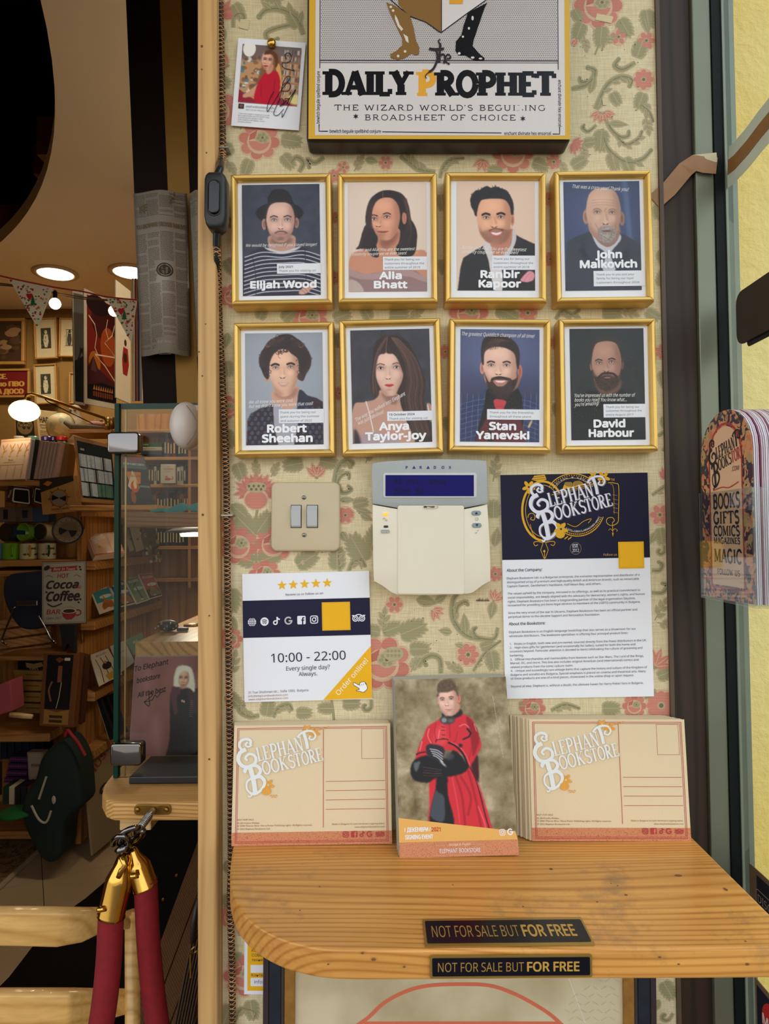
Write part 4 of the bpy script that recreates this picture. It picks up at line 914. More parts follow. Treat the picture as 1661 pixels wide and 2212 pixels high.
def portrait8(P):
 P.noise(5,8,2);P.ell(1240,400,300,360,(52,54,56),1.3,.5)
 P.poly([(975,940),(985,660),(1060,600),(1160,560),(1330,560),(1420,620),(1500,700),(1525,940)],(22,24,28),6,sm=False)
 P.poly([(1160,500),(1340,500),(1330,580),(1250,610),(1180,590)],(110,76,64),5)
 ear(P,1128,400,12,36,(150,108,92));ear(P,1358,392,12,36,(120,84,70))
 P.poly([(1124,390),(1122,300),(1140,230),(1190,195),(1250,180),(1310,196),(1350,240),(1366,310),(1356,380),(1300,300),(1180,300)],(52,42,38),4)
 face(P,1242,396,220,340,(178,134,116),((1186,381),(1280,374)),26,(1244,484,60),(1240,432),(56,42,36),9,lip=(150,96,86),iris=(54,62,66),jaw=.84,shade=1)
 P.poly([(1134,300),(1150,244),(1200,226),(1260,222),(1320,240),(1346,300),(1352,260),(1310,196),(1250,180),(1180,196),(1132,250)],(54,44,40),4)
 bd=[(1134,420),(1146,500),(1180,560),(1240,586),(1300,564),(1340,510),(1356,420),(1336,470),(1300,476),(1246,462),(1190,476),(1156,470)]
 m=P.pmask(bd,True,5);P.blend(m,(58,42,34),.95);P.noise(18,1.5,6,m);P.line([(1180,484),(1210,458),(1244,454),(1290,458),(1316,482)],16,(52,36,30),.95,5);P.ell(1246,486,26,6,(150,92,82),.5,.95)
PORT=[
# outer frame quad, photo quad, paint box, bg, painter, texts..., label detail
dict(q=[(495,374),(715,372),(719,655),(500,660)],f=(430,350,3.134),ph=[(278,152),(812,152),(826,903),(291,905)],box=(283,152,822,904),bg=(48,52,66),fn=portrait1,
scr=[('We would be delighted if you stayed longer!',308,572,494,20,0)],lab=(521,690,826,757,[('July 2021',532,718,98),('Thank you for visiting us!',534,745,256)],1),name=[('Elijah Wood',338,852,452,46)],d='portrait of a person in a round black hat and striped shirt'),
dict(q=[(727,372),(942,371),(949,653),(731,655)],f=(430,350,3.134),ph=[(1006,146),(1532,140),(1550,868),(1017,886)],box=(1010,143,1543,880),bg=(226,204,186),fn=portrait2,
scr=[('Ranbir and Alia! You are the sweetest',1040,608,424,20,1),('celebrity couple we ve ever seen!',1036,636,372,20,1)],lab=(1244,644,1546,734,[('Thank you for being our',1254,670,243),('customers throughout the',1255,697,269),('entire summer of 2018',1256,724,240)],0),name=[('Alia',1220,794,148,46),('Bhatt',1184,856,222,46)],d='portrait of a person with shoulder-length black hair and bare shoulders'),
dict(q=[(959,370),(1175,369),(1188,654),(964,652)],f=(940,350,3.322),ph=[(143,140),(702,146),(732,932),(170,912)],box=(155,142,718,922),bg=(230,200,178),fn=portrait3,
scr=[('Ranbir and Alia! You are the sweetest',190,625,468,24,-2),('celebrity couple we ve ever seen!',190,655,410,24,-1)],lab=(408,672,730,774,[('Thank you for being our',419,703,260),('customers throughout the',419,732,286),('entire summer of 2018',419,761,257)],0),name=[('Ranbir',328,830,276,50),('Kapoor',314,898,300,50)],d='portrait of a smiling person with spiky hair and pink pocket square'),
dict(q=[(1194,367),(1405,366),(1419,650),(1206,654)],f=(940,350,3.322),ph=[(905,127),(1444,152),(1505,914),(946,928)],box=(925,130,1478,926),bg=(52,62,96),fn=portrait4,
scr=[('That was a crazy year! Thank you!',990,176,412,26,-4)],lab=(1130,784,1506,896,[('Thank you to you and your',1149,818,278),('family for being our loyal',1150,846,268),('customers throughout 2024!',1150,876,312)],0),name=[('John',1150,690,186,52),('Malkovich',1036,760,408,52)],d='portrait of a bald person with a grey goatee and pinstripe suit'),
dict(q=[(501,697),(717,691),(727,984),(507,984)],f=(430,670,3.134),ph=[(299,166),(830,142),(846,904),(312,919)],box=(305,152,840,912),bg=(140,148,160),fn=portrait5,
scr=[('We all knew you were cool,',330,632,304,22,2),('but we didn t know you were that cool!',328,660,446,22,2)],lab=(534,672,846,766,[('Thank you for being our',542,700,248),('guest during the summer',544,728,270),('and autumn of 2022',545,757,216)],0),name=[('Robert',456,826,266,50),('Sheehan',420,892,342,50)],d='portrait of a person with dark curly hair and a patterned jacket'),
dict(q=[(732,691),(950,683),(960,980),(738,983)],f=(430,670,3.134),ph=[(1022,140),(1556,122),(1580,892),(1042,903)],box=(1030,128,1570,900),bg=(56,56,64),fn=portrait6,
scr=[('The way you walked into Elephant',1058,750,384,24,27),('was just fabulous!',1072,774,196,24,24)],lab=(1268,688,1580,752,[('13 October 2024',1281,716,174),('Thank you for visiting us!',1281,744,262)],1),name=[('Anya',1214,812,196,50),('Taylor-Joy',1118,878,410,50)],d='portrait of a person with long dark hair and red lipstick'),
dict(q=[(969,684),(1187,690),(1196,975),(972,977)],f=(940,670,3.322),ph=[(168,130),(742,146),(769,942),(192,949)],box=(180,136,756,946),bg=(66,74,112),fn=portrait7,
scr=[('The greatest Quidditch champion of all time!',190,182,532,26,-1.5)],lab=(376,712,770,786,[('Thank you for the friendship',393,742,320),('throughout all these years!',394,771,302)],0),name=[('Stan',394,858,190,52),('Yanevski',298,924,382,52)],d='portrait of a bearded person in a blue checked jacket and red tie'),
dict(q=[(1208,688),(1419,685),(1423,974),(1212,975)],f=(940,670,3.322),ph=[(966,132),(1514,131),(1530,930),(975,932)],box=(970,132,1522,932),bg=(36,39,41),fn=portrait8,
scr=[("You've impressed us with the number of",1000,624,452,25,0),('books you read! You know what...',998,656,388,25,0),("you're amazing!",996,690,186,25,3)],lab=(1212,676,1532,772,[('Thank you for being our',1229,704,250),('customer throughout the',1230,731,266),('entire August 2017',1230,759,204)],0),name=[('David',1140,840,228,52),('Harbour',1102,908,330,52)],d='dark portrait of a bearded person in black'),
]
FY=-.028
def moulding(m,w,h,t,y0,y1):
 """mitred picture moulding, rounded profile, as four separate lengths"""
 prof=[(0,y0),(0,y1+.005),(t*.12,y1+.0012),(t*.35,y1),(t*.65,y1+.0008),(t*.9,y1+.004),(t,y1+.009),(t,y0)]
 outs=[]
 for k in range(4):
  mm=MB(local=True)
  cs=[(-w/2,h/2,1,-1),(w/2,h/2,-1,-1),(w/2,-h/2,-1,1),(-w/2,-h/2,1,1)]
  a,b=cs[k],cs[(k+1)%4];V=[]
  for(x,z,sx,sz)in(a,b):
   V+=[(x+sx*d,yy,z+sz*d)for d,yy in prof]
  n=len(prof);F=[(i,(i+1)%n,n+(i+1)%n,n+i)for i in range(n)]+[tuple(range(n-1,-1,-1)),tuple(range(n,2*n))]
  mm.add(V,F);outs.append(mm)
 return outs
for i,d in enumerate(PORT):
 M,w,h=onwall(d['q'],FY);fx,fy,k=d['f'];tp=lambda a,c:(a/k+fx,c/k+fy)
 row='upper' if i<4 else 'lower'
 fr=thing('picture_frame',f'{row} gold frame, {d["d"]}','picture frame',M,group='gold framed portraits')
 for mm in moulding(None,w,h,.0082,.026,0):mm.build('moulding',M_gold,fr,smooth=False,bevel=.0008)
 # card mount sits a little behind the moulding face
 m=MB(local=True);m.box(-w/2+.006,w/2-.006,.0085,.012,-h/2+.006,h/2-.006);m.build('mount',M_paper,fr)
 Mi=M.inverted();q=[Mi@W(*tp(a,c),FY+.008)for a,c in d['ph']]
 x0=(q[0].x+q[3].x)/2;x1=(q[1].x+q[2].x)/2;z1=(q[0].z+q[1].z)/2;z0=(q[2].z+q[3].z)/2
 x0=max(x0,-w/2+.013);x1=min(x1,w/2-.013)
 P=Paint(d['box'],168,d['bg']);d['fn'](P)
 o=P.mesh('photograph',x1-x0,z1-z0,0,fr);o.location=((x0+x1)/2,.0080,(z0+z1)/2)
 ink=Ink(d['box'],x1-x0,z1-z0,-.0001,.00008)
 for t,a,c,ww,hh,rot in d['scr']:ink.text(t,a,c,hh*1.0,C(236,234,230),w=ww,rot=rot,shear=.35,l=1)
 l=d['lab'];ink.rect(l[0],l[1],l[2],l[3],C(232,234,240),1)
 for n_,(t,a,c,ww)in enumerate(l[4]):ink.text(t,a,c,14,C(70,72,84),w=ww,bold=.03 if(l[5]and n_==0)else 0,l=2)
 for t,a,c,ww,hh in d['name']:ink.text(t,a,c,hh*.98,C(244,246,250),w=ww,bold=.06,l=2)
 t_=ink.build('caption_print',o,root=fr)
 m=MB(local=True);m.box(-w/2+.008,w/2-.008,.0060,.0068,-h/2+.008,h/2-.008);m.build('glass_pane',M_glassr,fr)
NAVY=C(28,26,56);YEL=C(240,182,30);WHT=C(232,234,242);TXT=C(58,54,74)
# ------------------------------------------------------------ shared marks
def icon(ink,kind,u,v,r,col,bg,l=3):
 if kind=='globe':
  ink.ell(u,v,r,r,col,l)
  for k in(-.5,0,.5):ink.stroke([(u-r,v+k*r),(u+r,v+k*r)],r*.12,bg,l+1)
  ink.stroke([(u,v-r),(u,v+r)],r*.12,bg,l+1);ink.ring(u,v,r*.5,r,r*.12,bg,l+1)
 elif kind=='waves':
  ink.ell(u,v,r,r,col,l)
  for k,s in((-.35,.62),(.02,.52),(.38,.42)):ink.stroke(smooth_pts([(u-s*r,v+k*r+.08*r),(u,v+k*r-.10*r),(u+s*r,v+k*r+.16*r)]),r*.17,bg,l+1)
 elif kind=='note':
  ink.ring(u-r*.25,v+r*.35,r*.42,r*.42,r*.3,col,l,0,300);ink.stroke([(u+r*.18,v-r),(u+r*.18,v+r*.4)],r*.32,col,l);ink.stroke(smooth_pts([(u+r*.18,v-r*.95),(u+r*.4,v-r*.55),(u+r*.85,v-r*.4)]),r*.32,col,l)
 elif kind=='g':
  ink.ring(u,v,r*.78,r*.78,r*.36,col,l,40,320);ink.stroke([(u+r*.05,v+r*.05),(u+r*.95,v+r*.05)],r*.34,col,l);ink.ring(u,v,r*.78,r*.78,r*.36,col,l,3,42)
 elif kind=='f':
  ink.poly(rrect(u-r,u+r,v-r,v+r,r*.25,3),col,l);ink.stroke(smooth_pts([(u+r*.72,v-r*.55),(u+r*.35,v-r*.5),(u+r*.28,v-r*.1),(u+r*.28,v+r)]),r*.3,bg,l+1);ink.stroke([(u-r*.05,v+r*.02),(u+r*.7,v+r*.02)],r*.26,bg,l+1)
 elif kind=='cam':
  ink.stroke(rrect(u-r*.85,u+r*.85,v-r*.85,v+r*.85,r*.4,4),r*.22,col,l,closed=True);ink.ring(u,v,r*.42,r*.42,r*.22,col,l);ink.ell(u+r*.48,v-r*.48,r*.12,r*.12,col,l,8)
 elif kind=='owl':
  for s in(-1,1):
   ink.ring(u+s*r*.72,v+r*.1,r*.58,r*.58,r*.2,col,l);ink.ring(u+s*r*.72,v+r*.1,r*.26,r*.26,r*.16,col,l,0,360,12)
   ink.poly([(u+s*r*1.5,v-r*.62),(u+s*r*.9,v-r*.66),(u+s*r*1.25,v-r*.3)],col,l)
  ink.stroke(arc(u,v+r*.3,r*1.1,r*1.05,215,325),r*.2,col,l);ink.poly([(u-r*.2,v+r*.5),(u+r*.2,v+r*.5),(u,v+r*.85)],col,l)
def logo(ink,u,v,s,rot,col,shade=None,l=5,two=None,fl=None):
 """the shop's hand-lettered name: big swash E and B, small capitals climbing to the right; s = overall width"""
 c,q=math.cos(math.radians(rot)),math.sin(math.radians(rot));k=s/100.0
 def put(col,dx,dy,l,w=1.0,c2=None):
  T=lambda P:[(u+(a+dx)*k*c+(b*.84+dy)*k*q,v-(a+dx)*k*q+(b*.84+dy)*k*c)for a,b in P]
  S=lambda P,w0,w1=None:ink.stroke(T(smooth_pts(P,False,6)),w0*k*w,col,l,(w1*k*w)if w1 else None)
  # E
  S([(18,-30),(19.5,-36),(14,-40),(7,-38),(5,-31),(8,-25),(12,-24)],3.6,3.0);S([(16,-35),(12.5,-32),(15,-28),(20,-29)],2.2)
  S([(12,-25),(4,-22),(0,-12),(4,-2),(12,1),(20,-3),(21,-12),(15,-17),(9,-13),(11,-8)],5.2,2.6)
  # B
  S([(12,0),(13,20),(12,40)],5.6);S([(4,8),(10,1),(20,2),(24,10),(19,17),(13,18)],3.6,4.2);S([(13,18),(22,19),(26,28),(21,37),(11,42),(5,38)],5.0,2.2);S([(12,18),(5,22),(3,31),(6,38),(12,41)],2.6,2.0);S([(8,0),(4,5),(6,9)],2.2);S([(8,41),(5,44),(3,42)],2.0)
  def word(t,x0,y0,h,ww,off,cc=col):
   X,Y=T([(x0,y0)])[0];ink.slab(t,X,Y,h*k,cc,w=ww*k,wt=.15*w,thin=.45,ser=.12,l=l,rot=rot)
  word('LEPHAN',23,-3,17.5,59,0);word('OOKS',26,18,16.5,42,0,c2 or col);word('TORE',67,18,16.5,35,0,two if(two and col!=shade)else(c2 or col))
  S([(86,-4),(86.5,-16),(85.5,-29)],3.8);S([(77,-24),(82,-28.5),(90,-30),(97,-27),(99,-20),(95,-15.5),(90.5,-18),(93,-22)],2.6,1.8)
 if shade:put(shade,1.0,1.0,l-1)
 put(col,0,0,l)
def blossom(ink,u,v,r,col,bg,l=3):
 for i in range(5):a=18+72*i;ink.ell(u+r*.55*math.cos(math.radians(a)),v+r*.55*math.sin(math.radians(a)),r*.5,r*.27,col,l,12,a)
 ink.ell(u,v,r*.15,r*.15,bg,l+1,8)

 # ------------------------------------------------------------ small signed print held by a brass pin
M,w,h=onwall([(505,79),(652,94),(654,280),(509,274)],-.004)
t=thing('pinned_photograph','small white signed print of a person in a red top, held by a brass pin','photo',M)
m=MB(local=True);m.box(-w/2,w/2,0,.0008,-h/2,h/2);m.build('card',M_paper,t)
ink=Ink((148,262,640,928),w,h,-.0006)
P=Paint((184,306,614,750),120,(196,150,110))
P.poly([(184,306),(614,306),(614,420),(184,420)],(120,104,100),12,sm=False)
r=random.Random(8)
for k in range(160):
 x,y=r.uniform(470,614),330+r.randrange(7)*52;P.poly([(x,y),(x+8,y),(x+8,y+r.uniform(22,36)),(x,y+34)],r.choice([(210,190,170),(120,60,50),(60,66,90),(186,150,100),(90,110,120),(230,220,210)]),1,.8,sm=False)
for y in(372,424,476,528,580,632):P.line([(470,y),(614,y+4)],5,(156,104,58),.8,2)
for k in range(60):
 x,y=r.uniform(190,340),r.uniform(400,720);P.ell(x,y,r.uniform(8,24),r.uniform(6,18),r.choice([(230,226,220),(60,130,160),(150,96,60),(200,170,130),(110,80,60)]),.5,.8)
P.ell(236,340,46,60,(244,240,232),.1);P.poly([(184,650),(240,690),(300,720),(614,700),(614,750),(184,750)],(150,40,60),4,sm=False);P.ell(600,700,60,40,(240,226,150),.5)
P.poly([(395,345),(350,352),(336,420),(330,500),(300,620),(320,690),(400,720),(470,690),(485,560),(470,420),(440,360)],(140,92,62),4);P.poly([(440,440),(470,460),(492,600),(480,690),(450,560)],(226,170,100),4)
P.poly([(216,690),(260,660),(320,600),(350,630),(290,690),(225,712)],(214,160,130),3)
P.poly([(360,520),(400,495),(450,500),(476,560),(480,640),(470,740),(310,738),(306,640),(330,570)],(196,26,52),3);P.line([(340,600),(350,700)],5,(140,14,34),.7,5);P.line([(440,560),(430,700)],6,(140,14,34),.7,6)
P.poly([(370,460),(420,450),(410,505),(376,520)],(204,148,120),3)
face(P,372,422,84,132,(224,170,146),((356,412),(392,414)),13,(364,461,34),(356,436),(70,40,30),4,lip=(176,40,50),jaw=.7,lipw=5)
P.poly([(345,375),(360,345),(400,340),(440,370),(452,430),(436,470),(426,410),(400,372)],(100,62,44),3)
o=P.mesh('photograph',w*430/492,h*444/666,0,t);o.location=(w*((184+614)/2-394)/492,-.0004,-h*((306+750)/2-595)/666)
ink.rect(190,760,230,796,C(60,40,46),1);ink.rect(198,766,222,790,C(120,80,84),2)
ink.text('elephantbookstore sofia',246,784,15,C(120,124,140),w=205);ink.text('2021-03-05 ©Elephant Bookstore',246,806,9,C(150,152,162),w=224)
for k,(s,ww)in enumerate((('"I can cast a spell of secrets you can tell',226),('Mix a special brew, put fire inside of you',226),('Anytime you feel danger or fear',180),('Then instantly I will appear, \'cause',192),("I'm every woman",98))):ink.text(s,194,838+k*15.5,9,C(110,112,122),w=ww)
for P_ in([(556,470),(574,486),(540,478),(500,470),(480,446),(486,430),(512,430),(540,412),(545,380),(530,356),(512,354),(498,370),(504,392),(514,400)],[(440,654),(420,690),(400,770),(404,808),(420,780),(450,720),(490,640),(530,580),(556,600),(540,640),(496,640),(500,600),(540,560),(546,530),(520,536),(500,580),(494,640),(480,720),(450,816),(480,830),(520,780)],[(470,730),(500,700),(520,740),(490,760),(530,720),(556,700),(540,740),(560,690),(596,624),(572,690),(540,780),(514,842),(512,812)],[(520,700),(560,690),(590,630)]):
 ink.stroke(smooth_pts(P_),4.5,C(30,24,50),6)
ink.build('signature_print',t)
m=MB(local=True);cx,cz=w*(392-394)/492,h/2-h*(302-262)/666
m.lathe([(.0035,0),(.0055,.002),(.0058,.005),(.0045,.0075),(.001,.0085)],(cx+.001,0,cz),(0,-1,0),14);m.build('brass_pin',M_brass,t,smooth=True)

# ------------------------------------------------------------ light switch plate
M,w,h=onwall([(584,1041),(733,1041),(735,1191),(586,1191)],-.009)
t=thing('light_switch','square beige metal plate with two silver rocker switches','light switch',M)
m=MB(local=True);m.rbox(-w/2,w/2,0,.009,-h/2,h/2,.008);m.build('plate',plain('beige_enamel',C(196,180,146),.38,var=.04),t,bevel=.0026,smooth=True,segs=4)
U=lambda a,c:((a-496)/412*w,-(c-376)/415*h)
for x0,x1 in((409,474),(504,572)):
 a,z1=U(x0,306);b_,z0=U(x1,444)
 m=MB(local=True);m.box(a,b_,-.0003,.001,z0,z1);m.build('switch_recess',plain('recess_dark',C(38,30,34),.6),t)
 a+=.0008;b_-=.0008;z1-=.0008;z0+=.0008;zm=z1-(z1-z0)*.24;zn=z0+(z1-z0)*.07
 m=MB(local=True);pr=[(z1,-.0008),(z1,-.0022),(zm,-.0052),(zn,-.0030),(z0,-.0014),(z0,-.0008)]
 V=[(a,y,z)for z,y in pr]+[(b_,y,z)for z,y in pr];n=len(pr)
 m.add(V,[tuple(range(n)),tuple(range(2*n-1,n-1,-1))]+[(i,i+n,(i+1)%n+n,(i+1)%n)for i in range(n)])
 m.build('rocker',plain('silver_grey_plastic',C(186,190,190),.35,.2,var=.05),t,bevel=.0005)
for c_ in((488,262),(490,486)):
 x,z=U(*c_);m=MB(local=True);m.lathe([(.0026,0),(.0026,.0009),(.0018,.0016),(.0004,.0018)],(x,0,z),(0,-1,0),14)
 s=m.build('screw',M_steel,t,smooth=True);m=MB(local=True);m.hexa([(x-.0018,-.0022,z-.0007),(x-.0014,-.0022,z-.0010),(x+.0018,-.0022,z+.0007),(x+.0014,-.0022,z+.001),(x-.0018,-.0015,z-.0007),(x-.0014,-.0015,z-.0010),(x+.0018,-.0015,z+.0007),(x+.0014,-.0015,z+.001)]);m.build('screw_slot',M_blackm,s,root=t)

 # ------------------------------------------------------------ alarm keypad
KY=-.026
M,w,h=onwall([(804,997),(1054,997),(1060,1284),(808,1284)],KY)
t=thing('alarm_keypad','cream alarm keypad with grey top, blue display and orange indicator light','keypad',M)
KU=lambda a,c:((a-1252)/700*w,-(c-440)/792*h)
def kp(P):return[KU(a,c)for a,c in P]
cream=plain('cream_plastic',C(226,218,196),.3,var=.03);grey=plain('silver_grey_shell',C(158,164,162),.45,.2,var=.05,scale=300)
body=[(898,302),(1060,330),(1445,330),(1590,302)]+smooth_pts([(1603,520),(1607,740),(1596,760),(1556,784),(1500,824),(1462,832)],False,4)+[(1252,840),(1060,838)]+smooth_pts([(1040,834),(1010,822),(960,786),(916,760),(906,740),(900,520)],False,4)
m=MB(local=True);m.prism(kp(body),0,.0235);m.build('shell',cream,t,bevel=.0035,segs=3,smooth=True)
top=smooth_pts([(898,296),(895,180),(895,72),(910,54),(1000,42),(1252,30),(1500,34),(1572,40),(1586,50),(1590,180),(1590,296)],False,4)+[(1450,322),(1440,306),(1065,306),(1048,322)]
m=MB(local=True);m.prism(kp(top),-.0012,.0235);m.build('top_cover',grey,t,bevel=.003,segs=3,smooth=True)
m=MB(local=True);x0,z1=KU(1049,306);x1,z0=KU(1450,836);m.rbox(x0,x1,-.0016,.004,z0,z1,.003);door=m.build('flap',cream,t,bevel=.0012)
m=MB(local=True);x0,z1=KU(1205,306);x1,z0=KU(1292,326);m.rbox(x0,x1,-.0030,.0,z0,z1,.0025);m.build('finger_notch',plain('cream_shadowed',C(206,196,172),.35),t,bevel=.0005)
x0,z1=KU(962,112);x1,z0=KU(1526,262);m=MB(local=True);m.rbox(x0,x1,-.0022,.001,z0,z1,.003);m.build('display_bezel',plain('bezel_light',C(196,198,196),.35),t,bevel=.0006)
x0,z1=KU(976,126);x1,z0=KU(1508,252)
m=MB(local=True);m.box(x0,x1,-.0026,0,z0,z1);dp=m.build('display',plain('lcd_blue',C(26,24,100),.5,var=.06,spec=.1),t)
m=MB(local=True);x,z=KU(977,360);m.rbox(x-.0030,x+.0030,-.0012,.001,z-.0016,z+.0016,.0015);m.build('power_light',plain('orange_lamp',C(250,150,20),.3,emit=C(255,140,10),es=1.6),t)
m=MB(local=True);x,z=KU(979,433);m.rbox(x-.0028,x+.0028,-.0006,.001,z-.0014,z+.0014,.0013);m.build('status_light',M_black,t)
for c_,s in(((1523,352),1),((1526,425),-1)):
 m=MB(local=True);x,z=KU(*c_);m.rbox(x-.0056,x+.0056,-.0018,.001,z-.0028,z+.0028,.0027);bt=m.build('button',plain('grey_button',C(128,144,152),.3),t,bevel=.0006)
 i2=Ink((-10,-10,10,10),.02,.02,-.0019);i2.poly([(-1.8,1.4*s),(1.8,1.4*s),(0,-1.6*s)],NAVY,1)
 for k,vv in enumerate(i2.m.V):i2.m.V[k]=(vv[0]+x,vv[1],vv[2]+z)
 i2.build('arrow_print',bt,root=t)
ink=Ink((902,44,1602,836),w,h,-.0016)
for ch,a in zip('P.R.DOX',(1099,0,1183,0,1268,1315,1359)):
 if ch!='.':ink.text(ch,a,88,16,C(52,48,128),bold=.03)
for a in(1138,1223):ink.poly([(a,88),(a+20,88),(a+10,70)],C(52,48,128),2)
G1=C(150,156,156)
ink.stroke(smooth_pts([(962,390),(968,381),(975,390),(981,400),(986,390)]),3,G1,2);ink.stroke(rrect(949,1000,453,471,8,4),2.5,G1,2,closed=True);ink.rect(954,455,984,469,G1,2);ink.text('STAY',957,467,8,WHT,w=24,l=3);ink.text('D',987,468,12,G1,bold=.02)
ink.ring(1526,388,7,7,2,G1,2);[ink.stroke([(1526+9*math.cos(k*.785),388+9*math.sin(k*.785)),(1526+12*math.cos(k*.785),388+12*math.sin(k*.785))],2,G1,2)for k in range(8)];ink.ell(1532,457,6,2.4,G1,2,8,-20);ink.ell(1521,470,6,2.4,G1,2,8,-20)
D1=C(14,12,44);ink.text('01 Отс. зона',1028,180,34,D1,w=310,font='mono',l=12);ink.text('Zone 01',1028,236,34,D1,w=180,font='mono',l=12)
ink.build('keypad_print',t)

# ------------------------------------------------------------ opening-hours card (small sheet)
M,w,h=onwall([(523,1240),(797,1233),(804,1510),(528,1517)],-.0035)
t=thing('opening_hours_card','square white notice with navy band, five yellow stars and a yellow corner','notice',M)
m=MB(local=True);m.box(-w/2,w/2,0,.003,-h/2,h/2);m.build('board',M_paper,t)
ink=Ink((195,115,1412,1330),w,h,-.0003);s=1217/1217
ink.rect(195,370,1412,722,NAVY,1)
for k in range(5):ink.star(575+k*108.5,232-k*3,48,YEL,2,5,.40)
ink.text('Review us or follow us on',608,332,20,TXT,w=360,rot=1)
for kd,a in(('globe',282),('waves',402),('note',515),('g',630),('f',755),('cam',876),):icon(ink,kd,a,574-(a-282)*.016,40,WHT if kd!='g' else C(190,186,190),NAVY)
icon(ink,'owl',1302,560,44,WHT,NAVY)
ink.rect(952,404,1222,672,YEL,2);ink.rect(958,410,1216,666,C(226,168,26),3);ink.rect(962,414,1212,662,YEL,4)
ink.text('10:00 - 22:00',458,962,84,C(40,34,66),w=712,rot=1);ink.text('Every single day?',600,1042,40,TXT,w=416,rot=1);ink.text('Always.',718,1096,38,TXT,w=178,rot=1)
ink.poly([(1412,828),(1412,1320),(946,1326)],YEL,2);ink.text('Order online!',1096,1290,48,C(250,246,236),w=432,rot=48,l=3,bold=.01)
hd=smooth_pts([(1236,1172),(1250,1172),(1290,1194),(1296,1180),(1308,1168),(1322,1166),(1334,1164),(1350,1172),(1368,1214),(1362,1238),(1330,1262),(1300,1254),(1270,1250),(1262,1244),(1290,1236),(1284,1220),(1240,1192)],True,4)
ink.poly(hd,C(250,250,252),4);ink.stroke(hd,4,NAVY,5,closed=True);[ink.stroke([(1296+k*17,1190-k*5),(1304+k*17,1204-k*5)],3,NAVY,5)for k in range(4)]
ink.text('31 Tsar Shishman str.,  Sofia 1000,  Bulgaria',234,1250,22,C(110,104,112),w=572,rot=1);ink.text('info@elephantbookstore.com',234,1284,20,C(176,132,92),w=378,rot=1);ink.text('www.elephantbookstore.com',234,1314,20,C(176,132,92),w=378,rot=1)
ink.build('notice_print',t)

# ------------------------------------------------------------ long company notice
M,w,h=onwall([(1076,1026),(1400,1021),(1411,1504),(1096,1510)],-.0035)
t=thing('company_notice','tall white notice with a navy heading and ornate gold and white lettering','notice',M)
m=MB(local=True);m.box(-w/2,w/2,0,.003,-h/2,h/2);m.build('board',M_paper,t)
ink=Ink((78,100,1480,2160),w,h,-.0003);ink.rect(78,100,1480,886,C(24,22,48),1)
Y2=C(222,170,40);D2=C(24,22,48)
ink.ring(478,440,200,274,20,Y2,2,0,360,48);ink.ring(478,440,168,240,5,Y2,2,0,360,48)
for k in range(54):a=2*PI*k/54;ink.ell(478+184*math.cos(a),440+257*math.sin(a),4,4,D2,3,6)
ink.ring(800,410,262,268,8,Y2,2,20,170,40);ink.ring(800,410,226,230,4,Y2,2,20,170,40)
for k in range(34):a=math.radians(24+k*4.2);ink.ell(800+246*math.cos(a),410+250*math.sin(a),6,6,Y2,3,8)
ink.ring(765,290,240,190,8,Y2,2,200,340,30);ink.ring(765,290,180,150,4,Y2,2,205,335,30)
for k in range(24):a=math.radians(202+k*6);ink.ell(765+222*math.cos(a),290+174*math.sin(a),5,5,Y2,3,8)
ink.poly([(560,290),(1060,180),(1190,190),(1190,470),(800,560),(560,560)],D2,4);ink.stroke([(560,292),(1050,178)],6,Y2,5);ink.stroke([(580,300),(1040,196)],3,Y2,5)
for P_,c_ in(([(655,262),(690,180),(760,186),(766,238),(710,232)],Y2),([(766,238),(770,180),(840,172),(880,208),(820,216)],Y2),([(680,200),(700,176),(752,176),(764,222),(710,216)],C(150,120,50)),([(770,222),(778,170),(830,164),(858,196),(812,204)],C(150,120,50))):ink.poly(P_,c_,6)
ink.stroke(smooth_pts([(1100,188),(1170,196),(1200,232),(1190,490),(1180,560),(1120,586),(1078,560),(1084,520),(1130,512),(1150,540),(1128,560)]),6,Y2,5);ink.stroke(smooth_pts([(1120,200),(1150,240),(1150,480)]),3,Y2,5)
for k in range(5):ink.stroke([(1140,300+k*40),(1186,310+k*40)],2,Y2,5)
ink.stroke([(1132,560),(1132,680)],5,Y2,5);ink.stroke(smooth_pts([(1090,630),(1110,616),(1130,632),(1152,616),(1176,630),(1166,642)]),4,Y2,5);ink.poly([(1124,654),(1140,654),(1132,690)],Y2,5)
for k,ch in enumerate('VINTAGE & ENGLISH'):
 a=208+k*7.9;ink.text(ch,765+200*math.cos(math.radians(a)),296+160*math.sin(math.radians(a)),18,WHT,rot=-(a+90)*.8,l=7,al='c')
for k,ch in enumerate('GIFTS-COMICS-MAGAZINES-MAGIC'):
 a=118-k*3.4;ink.text(ch,800+236*math.cos(math.radians(a)),404+236*math.sin(math.radians(a)),15,WHT,rot=(90-a)*1.0,l=7,al='c')
logo(ink,376,462,745,13,C(226,228,240),C(120,108,110),9)
blossom(ink,345,216,62,Y2,D2,6);blossom(ink,1060,140,60,Y2,D2,6);blossom(ink,960,126,44,Y2,D2,6);blossom(ink,640,610,66,Y2,D2,12);ink.ell(632,660,44,36,Y2,11);[ink.ell(680+k*17,696-(k%2)*14+k*3,13,5,Y2,6,8,-50)for k in range(4)]
ink.poly([(372,150),(400,112),(500,104),(516,150),(440,168)],Y2,4);ink.stroke([(380,130),(500,120)],4,D2,5);ink.stroke([(376,150),(508,140)],4,D2,5)
for s_ in(-1,1):ink.stroke(smooth_pts([(480+s_*10,736),(480+s_*60,722),(480+s_*100,730),(480+s_*88,760),(480+s_*60,752)]),6,Y2,4);ink.stroke([(480+s_*14,742),(480+s_*36,800),(480+s_*6,878)],5,Y2,4)
